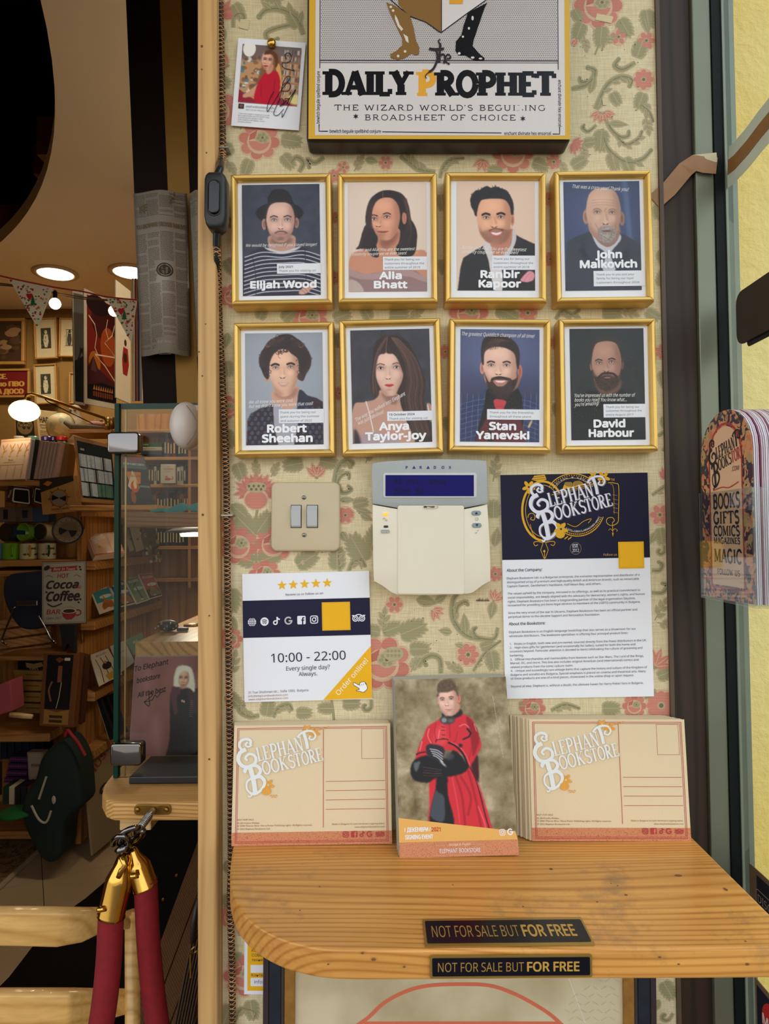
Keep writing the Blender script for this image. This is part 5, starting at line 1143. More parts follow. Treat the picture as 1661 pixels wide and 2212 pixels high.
ink.stroke([(480,800),(480,886)],5,Y2,4);ink.ell(478,812,10,10,Y2,4);ink.stroke(smooth_pts([(330,500),(340,470),(372,460),(396,480),(390,520),(356,516),(366,496)]),6,Y2,3)
ink.stroke(smooth_pts([(700,560),(780,590),(860,540),(930,520),(900,560)]),5,Y2,6);ink.stroke(smooth_pts([(350,560),(370,640),(400,680)]),5,Y2,3)
ink.ring(776,792,52,54,5,C(130,116,84),2);ink.slab('EST.',776,782,30,WHT,w=58,al='c',wt=.18);ink.text('2012',776,824,30,WHT,w=62,al='c',bold=.01);ink.text('TM',1126,172,22,Y2,w=36)
ink.text('Follow us',1040,864,20,C(206,160,80),w=128);ink.rect(1180,738,1422,984,YEL,4);ink.rect(1188,746,1414,976,C(222,164,24),5);ink.rect(1192,750,1410,972,YEL,6)
LN=[('About the Company:',118,996,336,26,1),('Elephant Bookstore Ltd. is a Bulgarian enterprise, the exclusive representative and distributor of a',118,1066,1256,19,0),('distinguished array of premium and high-quality British and American brands, such as remarcable',119,1102,1250,19,0),("Captain Fawcett, Gentlemen's Hardware, Half Moon Bay, and others.",120,1138,890,19,0),
('The values upheld by the company, mirrored in its offerings, as well as its practical commitment to',121,1206,1256,19,0),("social responsibility, are deeply aligned with the advocacy for democracy, women's rights, and human",122,1243,1298,19,0),('rights. Elephant Bookstore has been a longstanding partner of the legal organisation Deystvie,',122,1280,1208,19,0),('renowned for providing pro bono legal services to members of the LGBTQ community in Bulgaria.',122,1314,1254,19,0),
('Since the very onset of the war in Ukraine, Elephant Bookstore has been an official partner and',124,1384,1220,19,0),('perpetual donor to the Ukraine Support and Renovation foundation.',125,1420,866,19,0),('About the Bookstore:',127,1488,344,26,1),('Elephant Bookstore is an English-language bookshop that also serves as a showroom for our',127,1560,1200,19,0),('wholesale distributors. The bookstore specialises in offering four principal product lines:',128,1596,1122,19,0),
('1.   Books in English, both new and pre-owned, sourced directly from the finest distributors in the UK.',131,1668,1294,19,0),('2.   High-class gifts for gentlemen (and occasionally for ladies), suited for both the home and',131,1702,1186,19,0),('occasions beyond. Particular attention is devoted to items celebrating the culture of grooming and',131,1736,1252,19,0),('barbering.',131,1774,130,19,0),
('3.   Official merchandise and memorabilia from licences such as Star Wars, The Lord of the Rings,',132,1810,1260,19,0),('Marvel, DC, and more. This line also includes original American (and international) comics and',133,1844,1210,19,0),('related products from the comic culture realm.',133,1880,592,19,0),('4.   Unique and exceedingly rare vintage items that capture the history and culture of the Kingdom of',134,1914,1288,19,0),('Bulgaria and socialist-era Bulgaria. Special emphasis is placed on cinema and theatrical arts. Many',134,1950,1274,19,0),('of these products are one-of-a-kind pieces, showcased in the online shop or upon request.',134,1984,1162,19,0),('Beyond all else, Elephant is, without a doubt, the ultimate haven for Harry Potter fans in Bulgaria.',136,2056,1246,19,0)]
for s_,a,c_,ww,hh,bo in LN:ink.text(s_,a,c_,hh,TXT,w=ww,rot=.6,bold=.012 if bo else 0.004)
ink.build('notice_print',t)

# ------------------------------------------------------------ pine shelf
ZS=CAM.z-.362
pts_px=[(503,1830),(498,1870),(497,1900),(503,1932),(517,1962),(540,1988),(575,2012),(615,2030),(655,2041),(700,2049),(760,2052),(900,2052),(1200,2050),(1500,2049)]
fr_=[WZ(a,c,ZS)for a,c in pts_px];yf=fr_[-1].y;xr_s=.360
P=[(fr_[0].x+.001,0.0)]+[(p.x,p.y)for p in smooth_pts([Vector((v.x,v.y,0))for v in fr_],False,3)]if False else[(fr_[0].x+.001,0.0)]+[(a,min(c,-0.0))for a,c in smooth_pts([(v.x,v.y)for v in fr_],False,3)]
P=P+[(xr_s-.001,yf),(xr_s,yf+.002),(xr_s,0.0)]
m=MB();m.prismz(P,ZS-.0258,ZS)
shelf=m.build('corner_shelf',M_shelf,label='thick varnished pine shelf with a rounded left corner under the card stacks',cat='shelf',bevel=.002)
def knot(V):kn=MB();kn.add(V,[tuple(range(8))]);kn.build('knot',plain('knot_dark',C(120,78,42),.7),shelf)
for px,py,rx_,ry_ in((1100,1800,0,0),(1270,1832,0,0),(1465,1891,.006,.0022),(1567,1921,.003,.003),(1334,1913,.0015,.001),(1320,1908,.001,.001),(1352,1933,.0025,.0016),(1290,1948,.002,.001),(978,1911,.001,.001),(690,1915,.0015,.001),(648,1966,.0012,.001),(1610,2033,.0015,.001),(1130,1958,.0014,.001),(1190,1877,.003,.0022)):
 rx_*=.7
 if rx_:p=WZ(px,py,ZS+.0002);knot([(p.x+rx_*math.cos(a),p.y+ry_*1.1*math.sin(a),ZS+.00015)for a in np.linspace(0,2*PI,9)[:-1]])
for px,py,r_ in((783,2059,.0016),(807,2073,.0022),(709,2083,.0012),(873,2089,.0014),(1425,2068,.0014),(1466,2083,.0012),(1614,2083,.002)):
 p=W(px,py,yf-.0002);knot([(p.x+r_*math.cos(a),yf-.00015,p.z+r_*.6*math.sin(a))for a in np.linspace(0,2*PI,9)[:-1]])
 # plates stuck on the shelf
def plate(name,label,M,w,h):
 t=thing(name,label,'sign',M)
 m=MB(local=True);m.rbox(-w/2,w/2,0,.0009,-h/2,h/2,.0015);m.build('plate',plain('dull_gold_rim',C(168,138,70),.35,.7),t)
 ink=Ink((0,0,370,50),w,h,-.0002);ink.poly(rrect(5,365,5,45,3),C(18,16,26),1);ink.text('NOT FOR SALE BUT',18,35,20,C(160,124,60),w=196);ink.text('FOR FREE',222,35,20,C(186,146,66),w=118,bold=.03)
 ink.build('plate_print',t,M_inkg)
Mq,w,h=fit3([WZ(914,1985,ZS+.0012),WZ(1258,1980,ZS+.0012),WZ(1283,2041,ZS+.0012),WZ(917,2044,ZS+.0012)])
plate('name_plate','black and gold plate lying on top of the shelf near its front edge',Mq,w,h)
Mq,w,h=fit3([W(928,2065,yf-.0012),W(1279,2062,yf-.0012),W(1279,2111,yf-.0012),W(930,2114,yf-.0012)])
plate('name_plate',"black and gold plate fixed to the shelf's front edge",Mq,w,h)

# ------------------------------------------------------------ stacks of cards leaning on the wall
def paper_fibre(name,base,fl,dens=.62):
 m,nt,p=new_mat(name);n1=N(nt,'ShaderNodeTexNoise');n1.inputs['Scale'].default_value=1500;n1.inputs['Detail'].default_value=4;L(nt,coords(nt,(.45,1,1)),n1.inputs['Vector'])
 cr=N(nt,'ShaderNodeValToRGB');cr.color_ramp.elements[0].position=dens-.05;cr.color_ramp.elements[1].position=dens+.1;cr.color_ramp.elements[0].color=base;cr.color_ramp.elements[1].color=fl
 L(nt,n1.outputs['Fac'],cr.inputs[0]);L(nt,cr.outputs[0],p.inputs['Base Color']);p.inputs['Roughness'].default_value=.7;return m
M_kraft=paper_fibre('recycled_card',C(222,202,164),C(196,160,116),.66);M_terr=paper_fibre('terracotta_band',C(206,134,92),C(150,84,56),.58)
RD=C(178,60,66)
def card_stack(quad,zb_list,n,front_label,back_label,group,spread,top_in,paint,thick,size=None):
 """front card given by four pixel corners; bottom edge stands on the shelf, top leans to the wall"""
 TLp,TRp,BRp,BLp=quad
 BL=WZ(*BLp,ZS);BR=WZ(*BRp,ZS);yb=(BL.y+BR.y)/2;yt=top_in
 BL=W(*BLp,yb);BR=W(*BRp,yb);TL=W(*TLp,yt);TR=W(*TRp,yt)
 M,w,h=fit3([TL,TR,BR,BL]);n_=Vector((M[0][1],M[1][1],M[2][1]));up=Vector((M[0][2],M[1][2],M[2][2]))
 M=M.copy();dz=ZS-(M.translation-up*h/2).z;M.translation=M.translation+Vector((0,0,dz+.0004))
 fr=thing('postcard',front_label,'card',M);m=MB(local=True);m.box(-w/2,w/2,0,.0004,-h/2,h/2);m.build('card',M_kraft,fr)
 paint(fr,w,h)
 rr=random.Random(len(front_label));th=thick/n
 proto=None
 for k in range(1,n):
  Mk=M.copy();sx=spread[0]*k/n+rr.uniform(-.0008,.0008)
  c_=M.translation+Vector((sx,th*k/max(.5,abs(M[1][1])),0));nk,upk=n_,up
  for i in range(3):Mk[i][1]=nk[i];Mk[i][2]=upk[i];Mk[i][3]=c_[i]
  if proto is None:
   m=MB(local=True);m.box(-w/2,w/2,0,th*.7,-h/2,h/2)
   o=m.build('postcard',M_kraft if 'portrait' not in back_label else plain('grey_card_edge',C(168,160,140),.5),None)
   me=o.data;proto=o
  else:
   o=bpy.data.objects.new('postcard',proto.data);COL.objects.link(o)
  o.matrix_world=Mk;tag(o,back_label,'card',group)
 return M,w,h
def paint_postcard(t,w,h):
 m=MB(local=True);m.box(-w/2,w/2,-.0002,0,-h/2,-h/2+h*.108);m.build('terracotta_strip',M_terr,t)
 ink=Ink((45,160,1595,1330),w,h,-.0003)
 for a in(78,92):
  ww=5 if a==78 else 4;ink.frame(a,185+a-78,1562-(a-78),1305-(a-78),ww,RD,1)
 ink.rect(930,205,935,1165,RD,2)
 for k in range(4):ink.rect(956,720+k*90,1535,724+k*90,RD,2)
 ink.frame(1310,208,1530,506,3,C(176,100,80),2)
 logo(ink,112,580,800,13,C(226,230,228),C(214,190,152),5)
 OR=C(222,160,70);blossom(ink,845,240,56,OR,C(222,202,164),4);blossom(ink,770,205,48,OR,C(222,202,164),3);blossom(ink,392,748,60,OR,C(222,202,164),4);ink.ell(376,808,46,40,OR,5)
 for k in range(5):ink.ell(420+k*14,850+(k%2)*16,13,5,OR,4,8,-40+k*20);ink.ell(900+k*20,210-k*6,12,5,OR,4,8,-50)
 TC=C(150,96,72)
 for s_,c_,ww in(('NOT FOR SALE',1088,158),('© 2014 John Phillips.',1120,218),('© 2004 Warner Bros. Harry Potter Publishing rights. All Rights reserved.',1146,726),('© 2022 Elephant Bookstore Ltd.',1176,320)):ink.text(s_,98,c_,15,TC,w=ww)
 ink.text("Made in Bulgaria for Josh Herdman's signing event.",1528,1142,15,TC,w=512,al='r');ink.text('www.elephantbookstore.com',1528,1172,15,TC,w=290,al='r')
 for kd,a in(('cam',1150),('f',1232),('note',1310),('g',1380)):icon(ink,kd,a,1232,30,RD,C(206,134,92),6)
 icon(ink,'owl',1482,1236,30,RD,C(206,134,92),6)
 ink.build('card_print',t)
card_stack([(507,1570),(843,1562),(846,1825),(499,1827)],None,9,'front cream postcard of the left-hand stack on the shelf','cream postcard standing behind the front one in the left-hand stack','postcards in the left-hand stack',(-.004,0),-.022,paint_postcard,.019)
card_stack([(1139,1556),(1467,1553),(1504,1820),(1153,1816)],None,11,'front cream postcard of the right-hand stack on the shelf','cream postcard standing behind the front one in the right-hand stack','postcards in the right-hand stack',(-.020,0),-.024,paint_postcard,.021)
def paint_flyer(t,w,h):
 bx_=(130,190,1460,2130)
 P=Paint(bx_,170,(140,124,92));P.noise(34,26,3);P.noise(26,12,4);P.noise(16,5,5);P.noise(7,2,6);P.ell(420,620,240,300,(176,164,130),1.3,.35);P.ell(1250,1300,200,400,(176,164,130),1.3,.3)
 R1,R2,R3,K=(206,40,52),(150,22,34),(236,96,104),(22,20,24)
 P.poly([(520,1270),(760,1240),(980,1180),(1060,1380),(1110,1560),(1160,1760),(1170,1870),(960,1850),(700,1820),(480,1790),(490,1560)],R1,3)
 P.poly([(590,1290),(700,1290),(700,1480),(750,1820),(500,1790),(500,1640),(560,1440)],K,3);P.poly([(560,1440),(600,1460),(660,1520),(640,1760),(500,1720),(510,1600)],(66,72,82),5)
 for a in([(800,1290),(860,1500),(880,1830)],[(950,1240),(1000,1460),(1060,1840)],[(860,1300),(960,1500),(920,1700)]):P.line(a,26,R2,.7,20)
 P.line([(760,1300),(800,1560),(820,1780)],14,R3,.5,14);P.line([(1040,1620),(1090,1760),(1110,1850)],16,R3,.8,10);P.line([(975,1200),(1030,1330),(1070,1500),(1110,1700),(1150,1860)],14,K,.8,6);P.line([(1040,1340),(1070,1450)],8,R3,.6,6)
 P.poly([(1010,1090),(1070,1080),(1065,1330),(1040,1340),(985,1180)],(60,16,22),4)
 P.poly([(640,660),(500,740),(440,860),(380,980),(350,1100),(440,1110),(500,1040),(700,1000),(900,1060),(960,1190),(1060,1060),(1116,960),(1100,860),(1060,740),(1020,660),(900,600),(760,640)],R1,3)
 P.poly([(700,700),(720,900),(640,960),(560,920),(600,760)],(222,62,70),14);P.poly([(960,640),(1050,720),(1100,880),(1060,1000),(1010,1080),(1000,900)],R2,8)
 for a in([(520,760),(500,840),(540,930)],[(430,900),(400,1000)],[(880,740),(940,720),(990,760)],[(640,780),(620,880)],[(1050,720),(1070,800)]):P.line(a,10,(246,150,150),.75,8)
 for a in([(600,700),(580,800),(600,900)],[(760,700),(760,860)],[(850,800),(820,900),(780,920)],[(980,700),(1020,900),(960,1120)]):P.line(a,12,R2,.6,12)
 P.line([(590,910),(600,886),(700,880),(734,888)],10,(40,16,22),.9,3);P.line([(740,920),(820,960),(900,1050),(950,1180)],22,K,.95,4);P.line([(770,915),(850,960),(920,1040),(970,1170)],9,R3,.9,3)
 P.line([(962,770),(1004,820),(980,860),(912,888)],18,K,.95,3,sm=False);P.poly([(874,925),(884,946),(904,946),(890,960),(898,980),(876,968),(858,982),(862,958),(846,944),(866,944)],K,1,sm=False)
 P.line([(360,1040),(400,1024),(460,1016)],16,K,.8,4)
 for y in(740,780,830,870):P.line([(664,y),(700,y+4)],7,K,.8,3)
 P.poly([(350,1090),(430,1060),(520,1060),(700,1090),(780,1010),(860,1050),(940,1160),(960,1200),(880,1260),(740,1290),(560,1310),(480,1350),(330,1320),(280,1220),(310,1130)],K,3)
 P.poly([(480,950),(540,930),(660,960),(690,1020),(660,1100),(700,1190),(600,1120),(480,1040)],(40,38,44),3)
 for k in range(4):P.line([(520+k*12,985+k*24),(600,1000+k*26),(660,1040+k*30)],11,(196,196,204),.9,5);P.line([(430,1180+k*30),(540,1200+k*26),(640,1216+k*20)],7,(120,40,46)if k%2 else(90,90,96),.7,4)
 P.poly([(320,1140),(380,1120),(400,1130),(350,1230)],(90,94,100),5);P.ell(740,1070,50,40,(70,74,80),.8,.8);P.poly([(640,1110),(704,1190),(640,1140)],(206,206,214),2)
 P.poly([(700,560),(880,540),(920,600),(860,640),(760,660),(680,640)],(34,30,36),3);P.poly([(650,650),(700,620),(760,640),(820,640),(816,690),(760,714),(700,712),(660,690)],(70,66,60),3);P.ell(700,668,30,26,(150,156,160),.4,.8);P.ell(776,676,40,28,(58,60,60),.4,.9);P.ell(776,676,34,20,(110,112,110),.6,.6)
 P.poly([(740,520),(880,480),(884,560),(800,620),(740,600)],(196,140,118),3);ear(P,886,426,20,48,(232,130,106));ear(P,642,440,12,34,(200,150,130))
 P.poly([(644,350),(640,270),(680,220),(740,206),(810,218),(858,270),(880,370),(866,400),(640,400)],(92,74,56),4);face(P,756,456,222,322,(226,180,162),((690,438),(796,428)),27,(760,550,90),(742,496),(56,38,32),9,lip=(196,106,98),iris=(50,40,34),jaw=.76,smile=3)
 P.poly([(642,350),(650,280),(690,226),(746,208),(806,222),(850,280),(866,350),(830,330),(760,350),(690,352)],(96,78,60),5);P.noise(14,1.3,7,P.pmask([(650,280),(746,208),(850,280),(840,330),(660,350)],True,4))
 o=P.mesh('photograph',w,h*(1-0),-.0003,t)
 OR,=(C(226,172,92),);ink=Ink(bx_,w,h,-.0004)
 ink.poly([(130,1715),(700,1790),(1440,1885),(1460,1990),(130,1990)],OR,1);m=MB(local=True);m.box(-w/2,w/2,-.0008,-.0003,-h/2,-h/2+h*.082);m.build('terracotta_strip',M_terr,t)
 ink.text('1 ДЕКЕМВРИ /',196,1862,40,WHT,w=290,bold=.03);ink.text('2021',498,1864,40,C(190,50,40),w=100,bold=.03);ink.text('SIGNING EVENT',200,1938,42,WHT,w=310,bold=.03)
 icon(ink,'cam',1292,1893,34,WHT,OR,3);icon(ink,'g',1380,1890,36,WHT,OR,3)
 ink.text('Vintage & English',690,2016,26,C(238,220,190),w=236,shear=.4,l=6);ink.text('ELEPHANT BOOKSTORE',580,2088,42,WHT,w=452,bold=.01,l=6);ink.frame(542,2010,1076,2116,2,C(220,180,140),5)
 ink.text('© 2005 Warner Bros. Harry Potter Publishing rights',1366,1100,12,C(206,200,186),w=700,rot=96)
 ink.build('flyer_print',t)
card_stack([(856,1468),(1093,1464),(1120,1846),(859,1856)],None,10,'tall photo flyer of a person in a red robe, front of the middle stack','tall flyer standing behind the front one in the middle stack, portrait format','flyers in the middle stack',(-.003,0),-.024,paint_flyer,.021)

# ------------------------------------------------------------ framed picture under the shelf
M,w,h=onwall([(567,1990),(1420,1990),(1420,2560),(567,2560)],-.022)
t=thing('low_picture','large old frame in blue-black and gilt hanging just below the shelf','picture frame',M)
kx_=w/853
for t0,y_,tk,mt in((0,0,12,plain('frame_dark_lip',C(52,40,44),.4)),(12,.002,26,plain('blue_black_marbled',C(30,36,48),.35,var=.6,scale=70)),(38,.004,8,plain('frame_bead',C(60,54,50),.4)),(46,.003,22,M_goldl)):
 a,b_=t0*kx_,(t0+tk)*kx_
 for q in(((-1,1),(1,1)),((1,1),(1,-1)),((1,-1),(-1,-1)),((-1,-1),(-1,1))):
  (sx0,sz0),(sx1,sz1)=q;V=[]
  for sx_,sz_ in q:
   for d_ in(a,b_):V+=[(sx_*(w/2-d_),y_+(0 if d_==a else .001),sz_*(h/2-d_)),(sx_*(w/2-d_),.022,sz_*(h/2-d_))]
  m=MB(local=True);m.add([V[0],V[1],V[3],V[2],V[4],V[5],V[7],V[6]],[(0,1,2,3),(7,6,5,4),(0,3,7,4),(1,5,6,2),(3,2,6,7),(0,4,5,1)]);m.build('moulding',mt,t,bevel=.0012)
def oldpaper():
 m,nt,p=new_mat('aged_paper');n1=N(nt,'ShaderNodeTexNoise');n1.inputs['Scale'].default_value=12;n1.inputs['Detail'].default_value=6;L(nt,coords(nt),n1.inputs['Vector'])
 cr=N(nt,'ShaderNodeValToRGB');cr.color_ramp.elements[0].position=.3;cr.color_ramp.elements[1].position=.6;cr.color_ramp.elements[0].color=C(176,160,122);cr.color_ramp.elements[1].color=C(212,198,164);L(nt,n1.outputs['Fac'],cr.inputs[0]);L(nt,cr.outputs[0],p.inputs['Base Color']);p.inputs['Roughness'].default_value=.6;return m
m=MB(local=True);m.box(-w/2+.03,w/2-.03,.010,.013,-h/2+.03,h/2-.03);m.build('sheet',oldpaper(),t)
ink=Ink((567,1978,1420,2548),w,h,.0098);OR=C(214,112,82)
ink.stroke(smooth_pts([(700,2260),(785,2208),(830,2168),(880,2142),(930,2130),(1000,2127),(1060,2130),(1110,2146),(1160,2172),(1210,2208),(1300,2300)]),8,OR,1)
ink.stroke([(785,2212),(1215,2212)],6,OR,1);ink.stroke([(1215,2060),(1270,2212)],1.5,C(226,222,206),1)
for k in range(9):
 for j in range(6):
  u,v=1230+k*18+(j%2)*9,2118+j*17
  if u<1345 and v-2110>(1300-u)*.8:ink.stroke([(u-6,v+(4 if(k+j)%2 else-4)),(u+6,v-(4 if(k+j)%2 else-4))],1.4,C(190,182,156),1)
ink.build('sheet_print',t);m=MB(local=True);m.box(-w/2+.02,w/2-.02,.0070,.0085,-h/2+.02,h/2-.02);m.build('glass_pane',M_glassr,t)
# yellow label behind the shelf
M,w,h=onwall([(527,2020),(640,2020),(640,2148),(528,2148)],-.0015)
t=thing('yellow_label','yellow and white contact label under the curved end of the shelf','label',M);m=MB(local=True);m.box(-w/2,w/2,0,.001,-h/2,h/2);m.build('label_sheet',M_paper,t)
ink=Ink((527,2020,640,2148),w,h,-.0001);ink.rect(534,2020,640,2140,YEL,1);ink.rect(541,2084,640,2101,WHT,2);ink.rect(541,2112,640,2130,WHT,2)
for s_,v in(('КОИТО',2056),('СОБСТ',2066),('технически',2076)):ink.text(s_,543,v,6,TXT,l=3)
ink.text('Контакти:',543,2109,6,TXT,l=3);ink.text('info@',549,2124,7,TXT,l=3);ink.build('label_print',t)

# ------------------------------------------------------------ right side: tape, holder, plate and stickers on the window
def ribbon(pts,wid,nrm,th=.0004):
 m=MB();V=[];n=len(pts)
 for i,p in enumerate(pts):
  p=Vector(p);a=Vector(pts[max(0,i-1)]);b_=Vector(pts[min(n-1,i+1)]);t_=(b_-a).normalized();nn=Vector(nrm[i]if isinstance(nrm,list)else nrm);s_=t_.cross(nn).normalized()*wid/2
  V+=[p+s_,p-s_,p-s_+nn*th,p+s_+nn*th]
 F=[]
 for i in range(n-1):
  for k in range(4):F.append((4*i+k,4*i+(k+1)%4,4*i+4+(k+1)%4,4*i+4+k))
 F+=[(3,2,1,0),(4*n-4,4*n-3,4*n-2,4*n-1)]
 return m.add(V,F)
tp_=[W(1413,436,-.001),W(1445,408,-.0015),W(1480,366,-.003),W(1500,352,-.005),W(1520,356,-.006),W(1548,358,-.0075)]
gxx=GX-.0006
t=thing('masking_tape','strip of brown tape crossing the jamb and running up the window glass','tape',loc=tp_[0])
M_tape=plain('brown_tape',C(150,106,60),.4,var=.2,scale=60,bmp=.4)
ribbon(tp_,.021,(0,-1,0)).build('jamb_strip',M_tape,t)
g0=WX(1585,352,gxx);gp=[Vector((GX-.0008,-.008,W(1548,362,-.008).z)),g0,WX(1615,318,gxx),WX(1640,285,gxx),WX(1665,255,gxx),WX(1740,165,gxx)]
ribbon(gp,.018,(-1,0,0)).build('glass_strip',M_tape,t)
mb=ribbon([Vector(p)+Vector((.0004,0,0))for p in gp],.05,(-1,0,0),.0002);mb.build('clear_backing',plain('milky_tape',C(206,216,200),.3),t)
ribbon([W(1497,345,-.0045),W(1548,340,-.0075)],.012,(0,-1,0)).build('torn_edge',plain('torn_paper',C(206,196,160),.7),t)
# dark rounded plate on the glass
pl=[(0,0),(1,0)];zt0,zb0=WX(1596,640,gxx).z,WX(1600,742,gxx).z;y0=WX(1596,660,gxx).y
t=thing('window_plate','dark brown rounded metal plate fixed to the window glass','plate',loc=(gxx,y0,zb0))
def yz_prism(m,pts,x0,x1):
 n=len(pts);V=[(x0,a,b_)for a,b_ in pts]+[(x1,a,b_)for a,b_ in pts];m.add(V,[tuple(range(n)),tuple(range(2*n-1,n-1,-1))]+[(i,i+n,(i+1)%n+n,(i+1)%n)for i in range(n)])
ztop,zbot=WX(1600,628,gxx-.004).z,WX(1600,744,gxx-.004).z
m=MB();yz_prism(m,rrect(y0-.16,y0,zbot,ztop,.014),gxx-.004,gxx-.001);m.build('plate',plain('plate_brown',C(66,52,44),.45,.3,var=.15),t,bevel=.0006)
m=MB();yz_prism(m,rrect(y0-.13,y0-.018,zbot-.006,zbot+.02,.006),gxx-.001,gxx-.0004);m.build('backing_pad',M_black,t)
# bookmark holder
X0=.352;yF=WX(1512,1100,X0).y;yN=WX(1622,1100,X0).y;zB=WX(1620,1308,X0).z;zT=WX(1622,930,X0).z
t=thing('bookmark_holder','clear acrylic holder stuck to the window, full of arched bookmarks','card holder',loc=(X0,(yF+yN)/2,zB))
zH=WX(1622,1052,X0).z;M_acr=glassmat('acrylic',(.93,.95,.95,1),.09,.04)
for n_,(a,b_,c_,d_,e_,f_)in{'front_wall':(X0,X0+.0015,yN-.003,yF+.003,zB,zH),'side_wall':(X0,GX-.001,yN-.003,yN-.0015,zB,zH),'far_wall':(X0,GX-.001,yF+.0015,yF+.003,zB,zH),'base':(X0,GX-.001,yN-.003,yF+.003,zB-.002,zB),'back_wall':(GX-.0025,GX-.001,yN-.003,yF+.003,zB,zH+.03)}.items():
 m=MB();m.box(min(a,b_),max(a,b_),min(c_,d_),max(c_,d_),min(e_,f_),max(e_,f_));m.build(n_,M_acr,t,bevel=.0004)
bw_,bh=abs(yF-yN),zT-zB+.006
def arch(w,h,r=None):return[(-w/2,0),(w/2,0),(w/2,h-w/2)]+arc(0,h-w/2,w/2,w/2,0,180,12)[1:]
ph_=WX(1565,886,X0).z-zB
Mb=Matrix(((0,1,0,X0+.0025),(-1,0,0,(yF+yN)/2),(0,0,1,zB+.001),(0,0,0,1)))
fb=thing('bookmark','front arched bookmark with a marbled border in the acrylic holder','bookmark',Mb)
bar=[(-bw_/2,0),(bw_/2,0),(bw_/2,ph_-bw_*.42)]+[(bw_/2*math.cos(a),ph_-bw_*.42+bw_*.42*math.sin(a))for a in np.linspace(0,PI,14)[1:]]
m=MB(local=True);m.prism(bar,0,.0005)
def marbled():
 m,nt,p=new_mat('marbled_paper');n1=N(nt,'ShaderNodeTexVoronoi');n1.inputs['Scale'].default_value=130;nz=N(nt,'ShaderNodeTexNoise');nz.inputs['Scale'].default_value=60;co=coords(nt);L(nt,co,nz.inputs['Vector'])
 mx=N(nt,'ShaderNodeMix');mx.data_type='VECTOR';mx.inputs[0].default_value=.05;L(nt,co,mx.inputs[4]);L(nt,nz.outputs['Color'],mx.inputs[5]);L(nt,mx.outputs[1],n1.inputs['Vector'])
 cr=N(nt,'ShaderNodeValToRGB');cr.color_ramp.interpolation='CONSTANT';cr.color_ramp.elements[0].color=C(48,44,66);cr.color_ramp.elements[1].position=.62;cr.color_ramp.elements[1].color=C(200,120,80);e1=cr.color_ramp.elements.new(.3);e1.color=C(212,146,98);e2=cr.color_ramp.elements.new(.5);e2.color=C(70,34,50);e3=cr.color_ramp.elements.new(.82);e3.color=C(176,150,100)
 sp=N(nt,'ShaderNodeSeparateColor');L(nt,n1.outputs['Color'],sp.inputs[0]);L(nt,sp.outputs[0],cr.inputs[0]);L(nt,cr.outputs[0],p.inputs['Base Color']);p.inputs['Roughness'].default_value=.5;return m
m.build('card',marbled(),fb)
ink=Ink((0,0,100,170),bw_,ph_,0);ink.m.V=[]
PK=C(226,186,150);BKK=C(40,34,40);RR=C(176,64,56)
hh=bw_*1.0
def bk(P):return P
ibox=[(18,160),(82,160),(82,42)]+[(50+32*math.cos(a),42-30*math.sin(a))for a in np.linspace(0,PI,12)[1:]]
ink.stroke(ibox,2.0,RR,2,closed=True);ink.poly([(50+(a-50)*.95,85+(b_-85)*.97)for a,b_ in ibox],PK,1)
logo(ink,20,47,64,10,BKK,None,5,two=RR);ink.text('.COM',64,56,4,BKK,l=6)
ink.stroke(smooth_pts([(26,71),(44,69),(58,70),(76,66)]),1,RR,4)
for s_,v,ww,hh_ in(('BOOKS',90,54,13),('GIFTS',104,52,11),('COMICS',115,52,9),('MAGAZINES',122,52,5.5),('MAGIC',139,54,12)):ink.slab(s_,24,v-2,hh_,BKK,w=ww,wt=.22,ser=.12)
ink.slab('FOLLOW US',30,152-4,5,BKK,w=44,wt=.2)
for k,vv in enumerate(ink.m.V):ink.m.V[k]=(vv[0],vv[1],vv[2]+ph_/2)
ink.build('bookmark_print',fb)
edge=[plain('bookmark_edge',C(206,190,200),.4),plain('bookmark_edge_dark',C(120,40,70),.4),plain('bookmark_edge_pale',C(220,216,222),.4)]
mes=[]
for mt in edge:
 m=MB(local=True);m.prism(bar,0,.0011);mes.append(shared(m,'bookmark',mt))
nb=int((GX-.004-(X0+.0035))/.0019)
for k in range(nb):
 o=bpy.data.objects.new('bookmark',mes[0 if k%3 else(1 if k%2 else 2)]);COL.objects.link(o)
 o.matrix_world=Matrix.Translation((.0016+k*.0019,random.uniform(-.0006,.0006),0))@Mb;tag(o,'arched bookmark packed edge-on behind the front one in the acrylic holder','bookmark','bookmarks packed in the holder')
 # payment stickers on the glass
def sticker(name,label,y_a,y_b,za,zb_,zc,zd,col,draw):
 pass
yA=WX(1622,1950,gxx).y;yB=yA-.16
t=thing('window_sticker','brown-edged dark sticker on the window beyond the shelf corner','sticker',loc=(gxx,yA,WX(1622,1990,gxx).z))
z1,z0=WX(1622,1866,gxx).z,WX(1622,2004,gxx).z
m=MB();m.add([(gxx-.001,yA,z1),(gxx-.001,yB,z1),(gxx-.001,yB,z0),(gxx-.001,yA,z0),(gxx,yA,z1),(gxx,yB,z1),(gxx,yB,z0),(gxx,yA,z0)],[(0,1,2,3),(7,6,5,4),(0,4,5,1),(1,5,6,2),(2,6,7,3),(3,7,4,0)]);m.build('sticker_film',plain('sticker_brown',C(112,92,70),.5),t)
Ms=Matrix(((0,1,0,gxx-.001),(-1,0,0,yA),(0,0,1,z1),(0,0,0,1)));MW[t.name]=MW[t.name]
def glass_print(parent,name,fn):
 ink=Ink((0,0,160,160),.16,.16,0);fn(ink)
 V=[]
 for(a,b_,c_)in ink.m.V:
  V.append(tuple(Vector((gxx-.001+b_,yA-(a+.08),z1-(.08-c_)))))
 ink.m.V=V;ink.m.local=False;ink.build(name,parent)
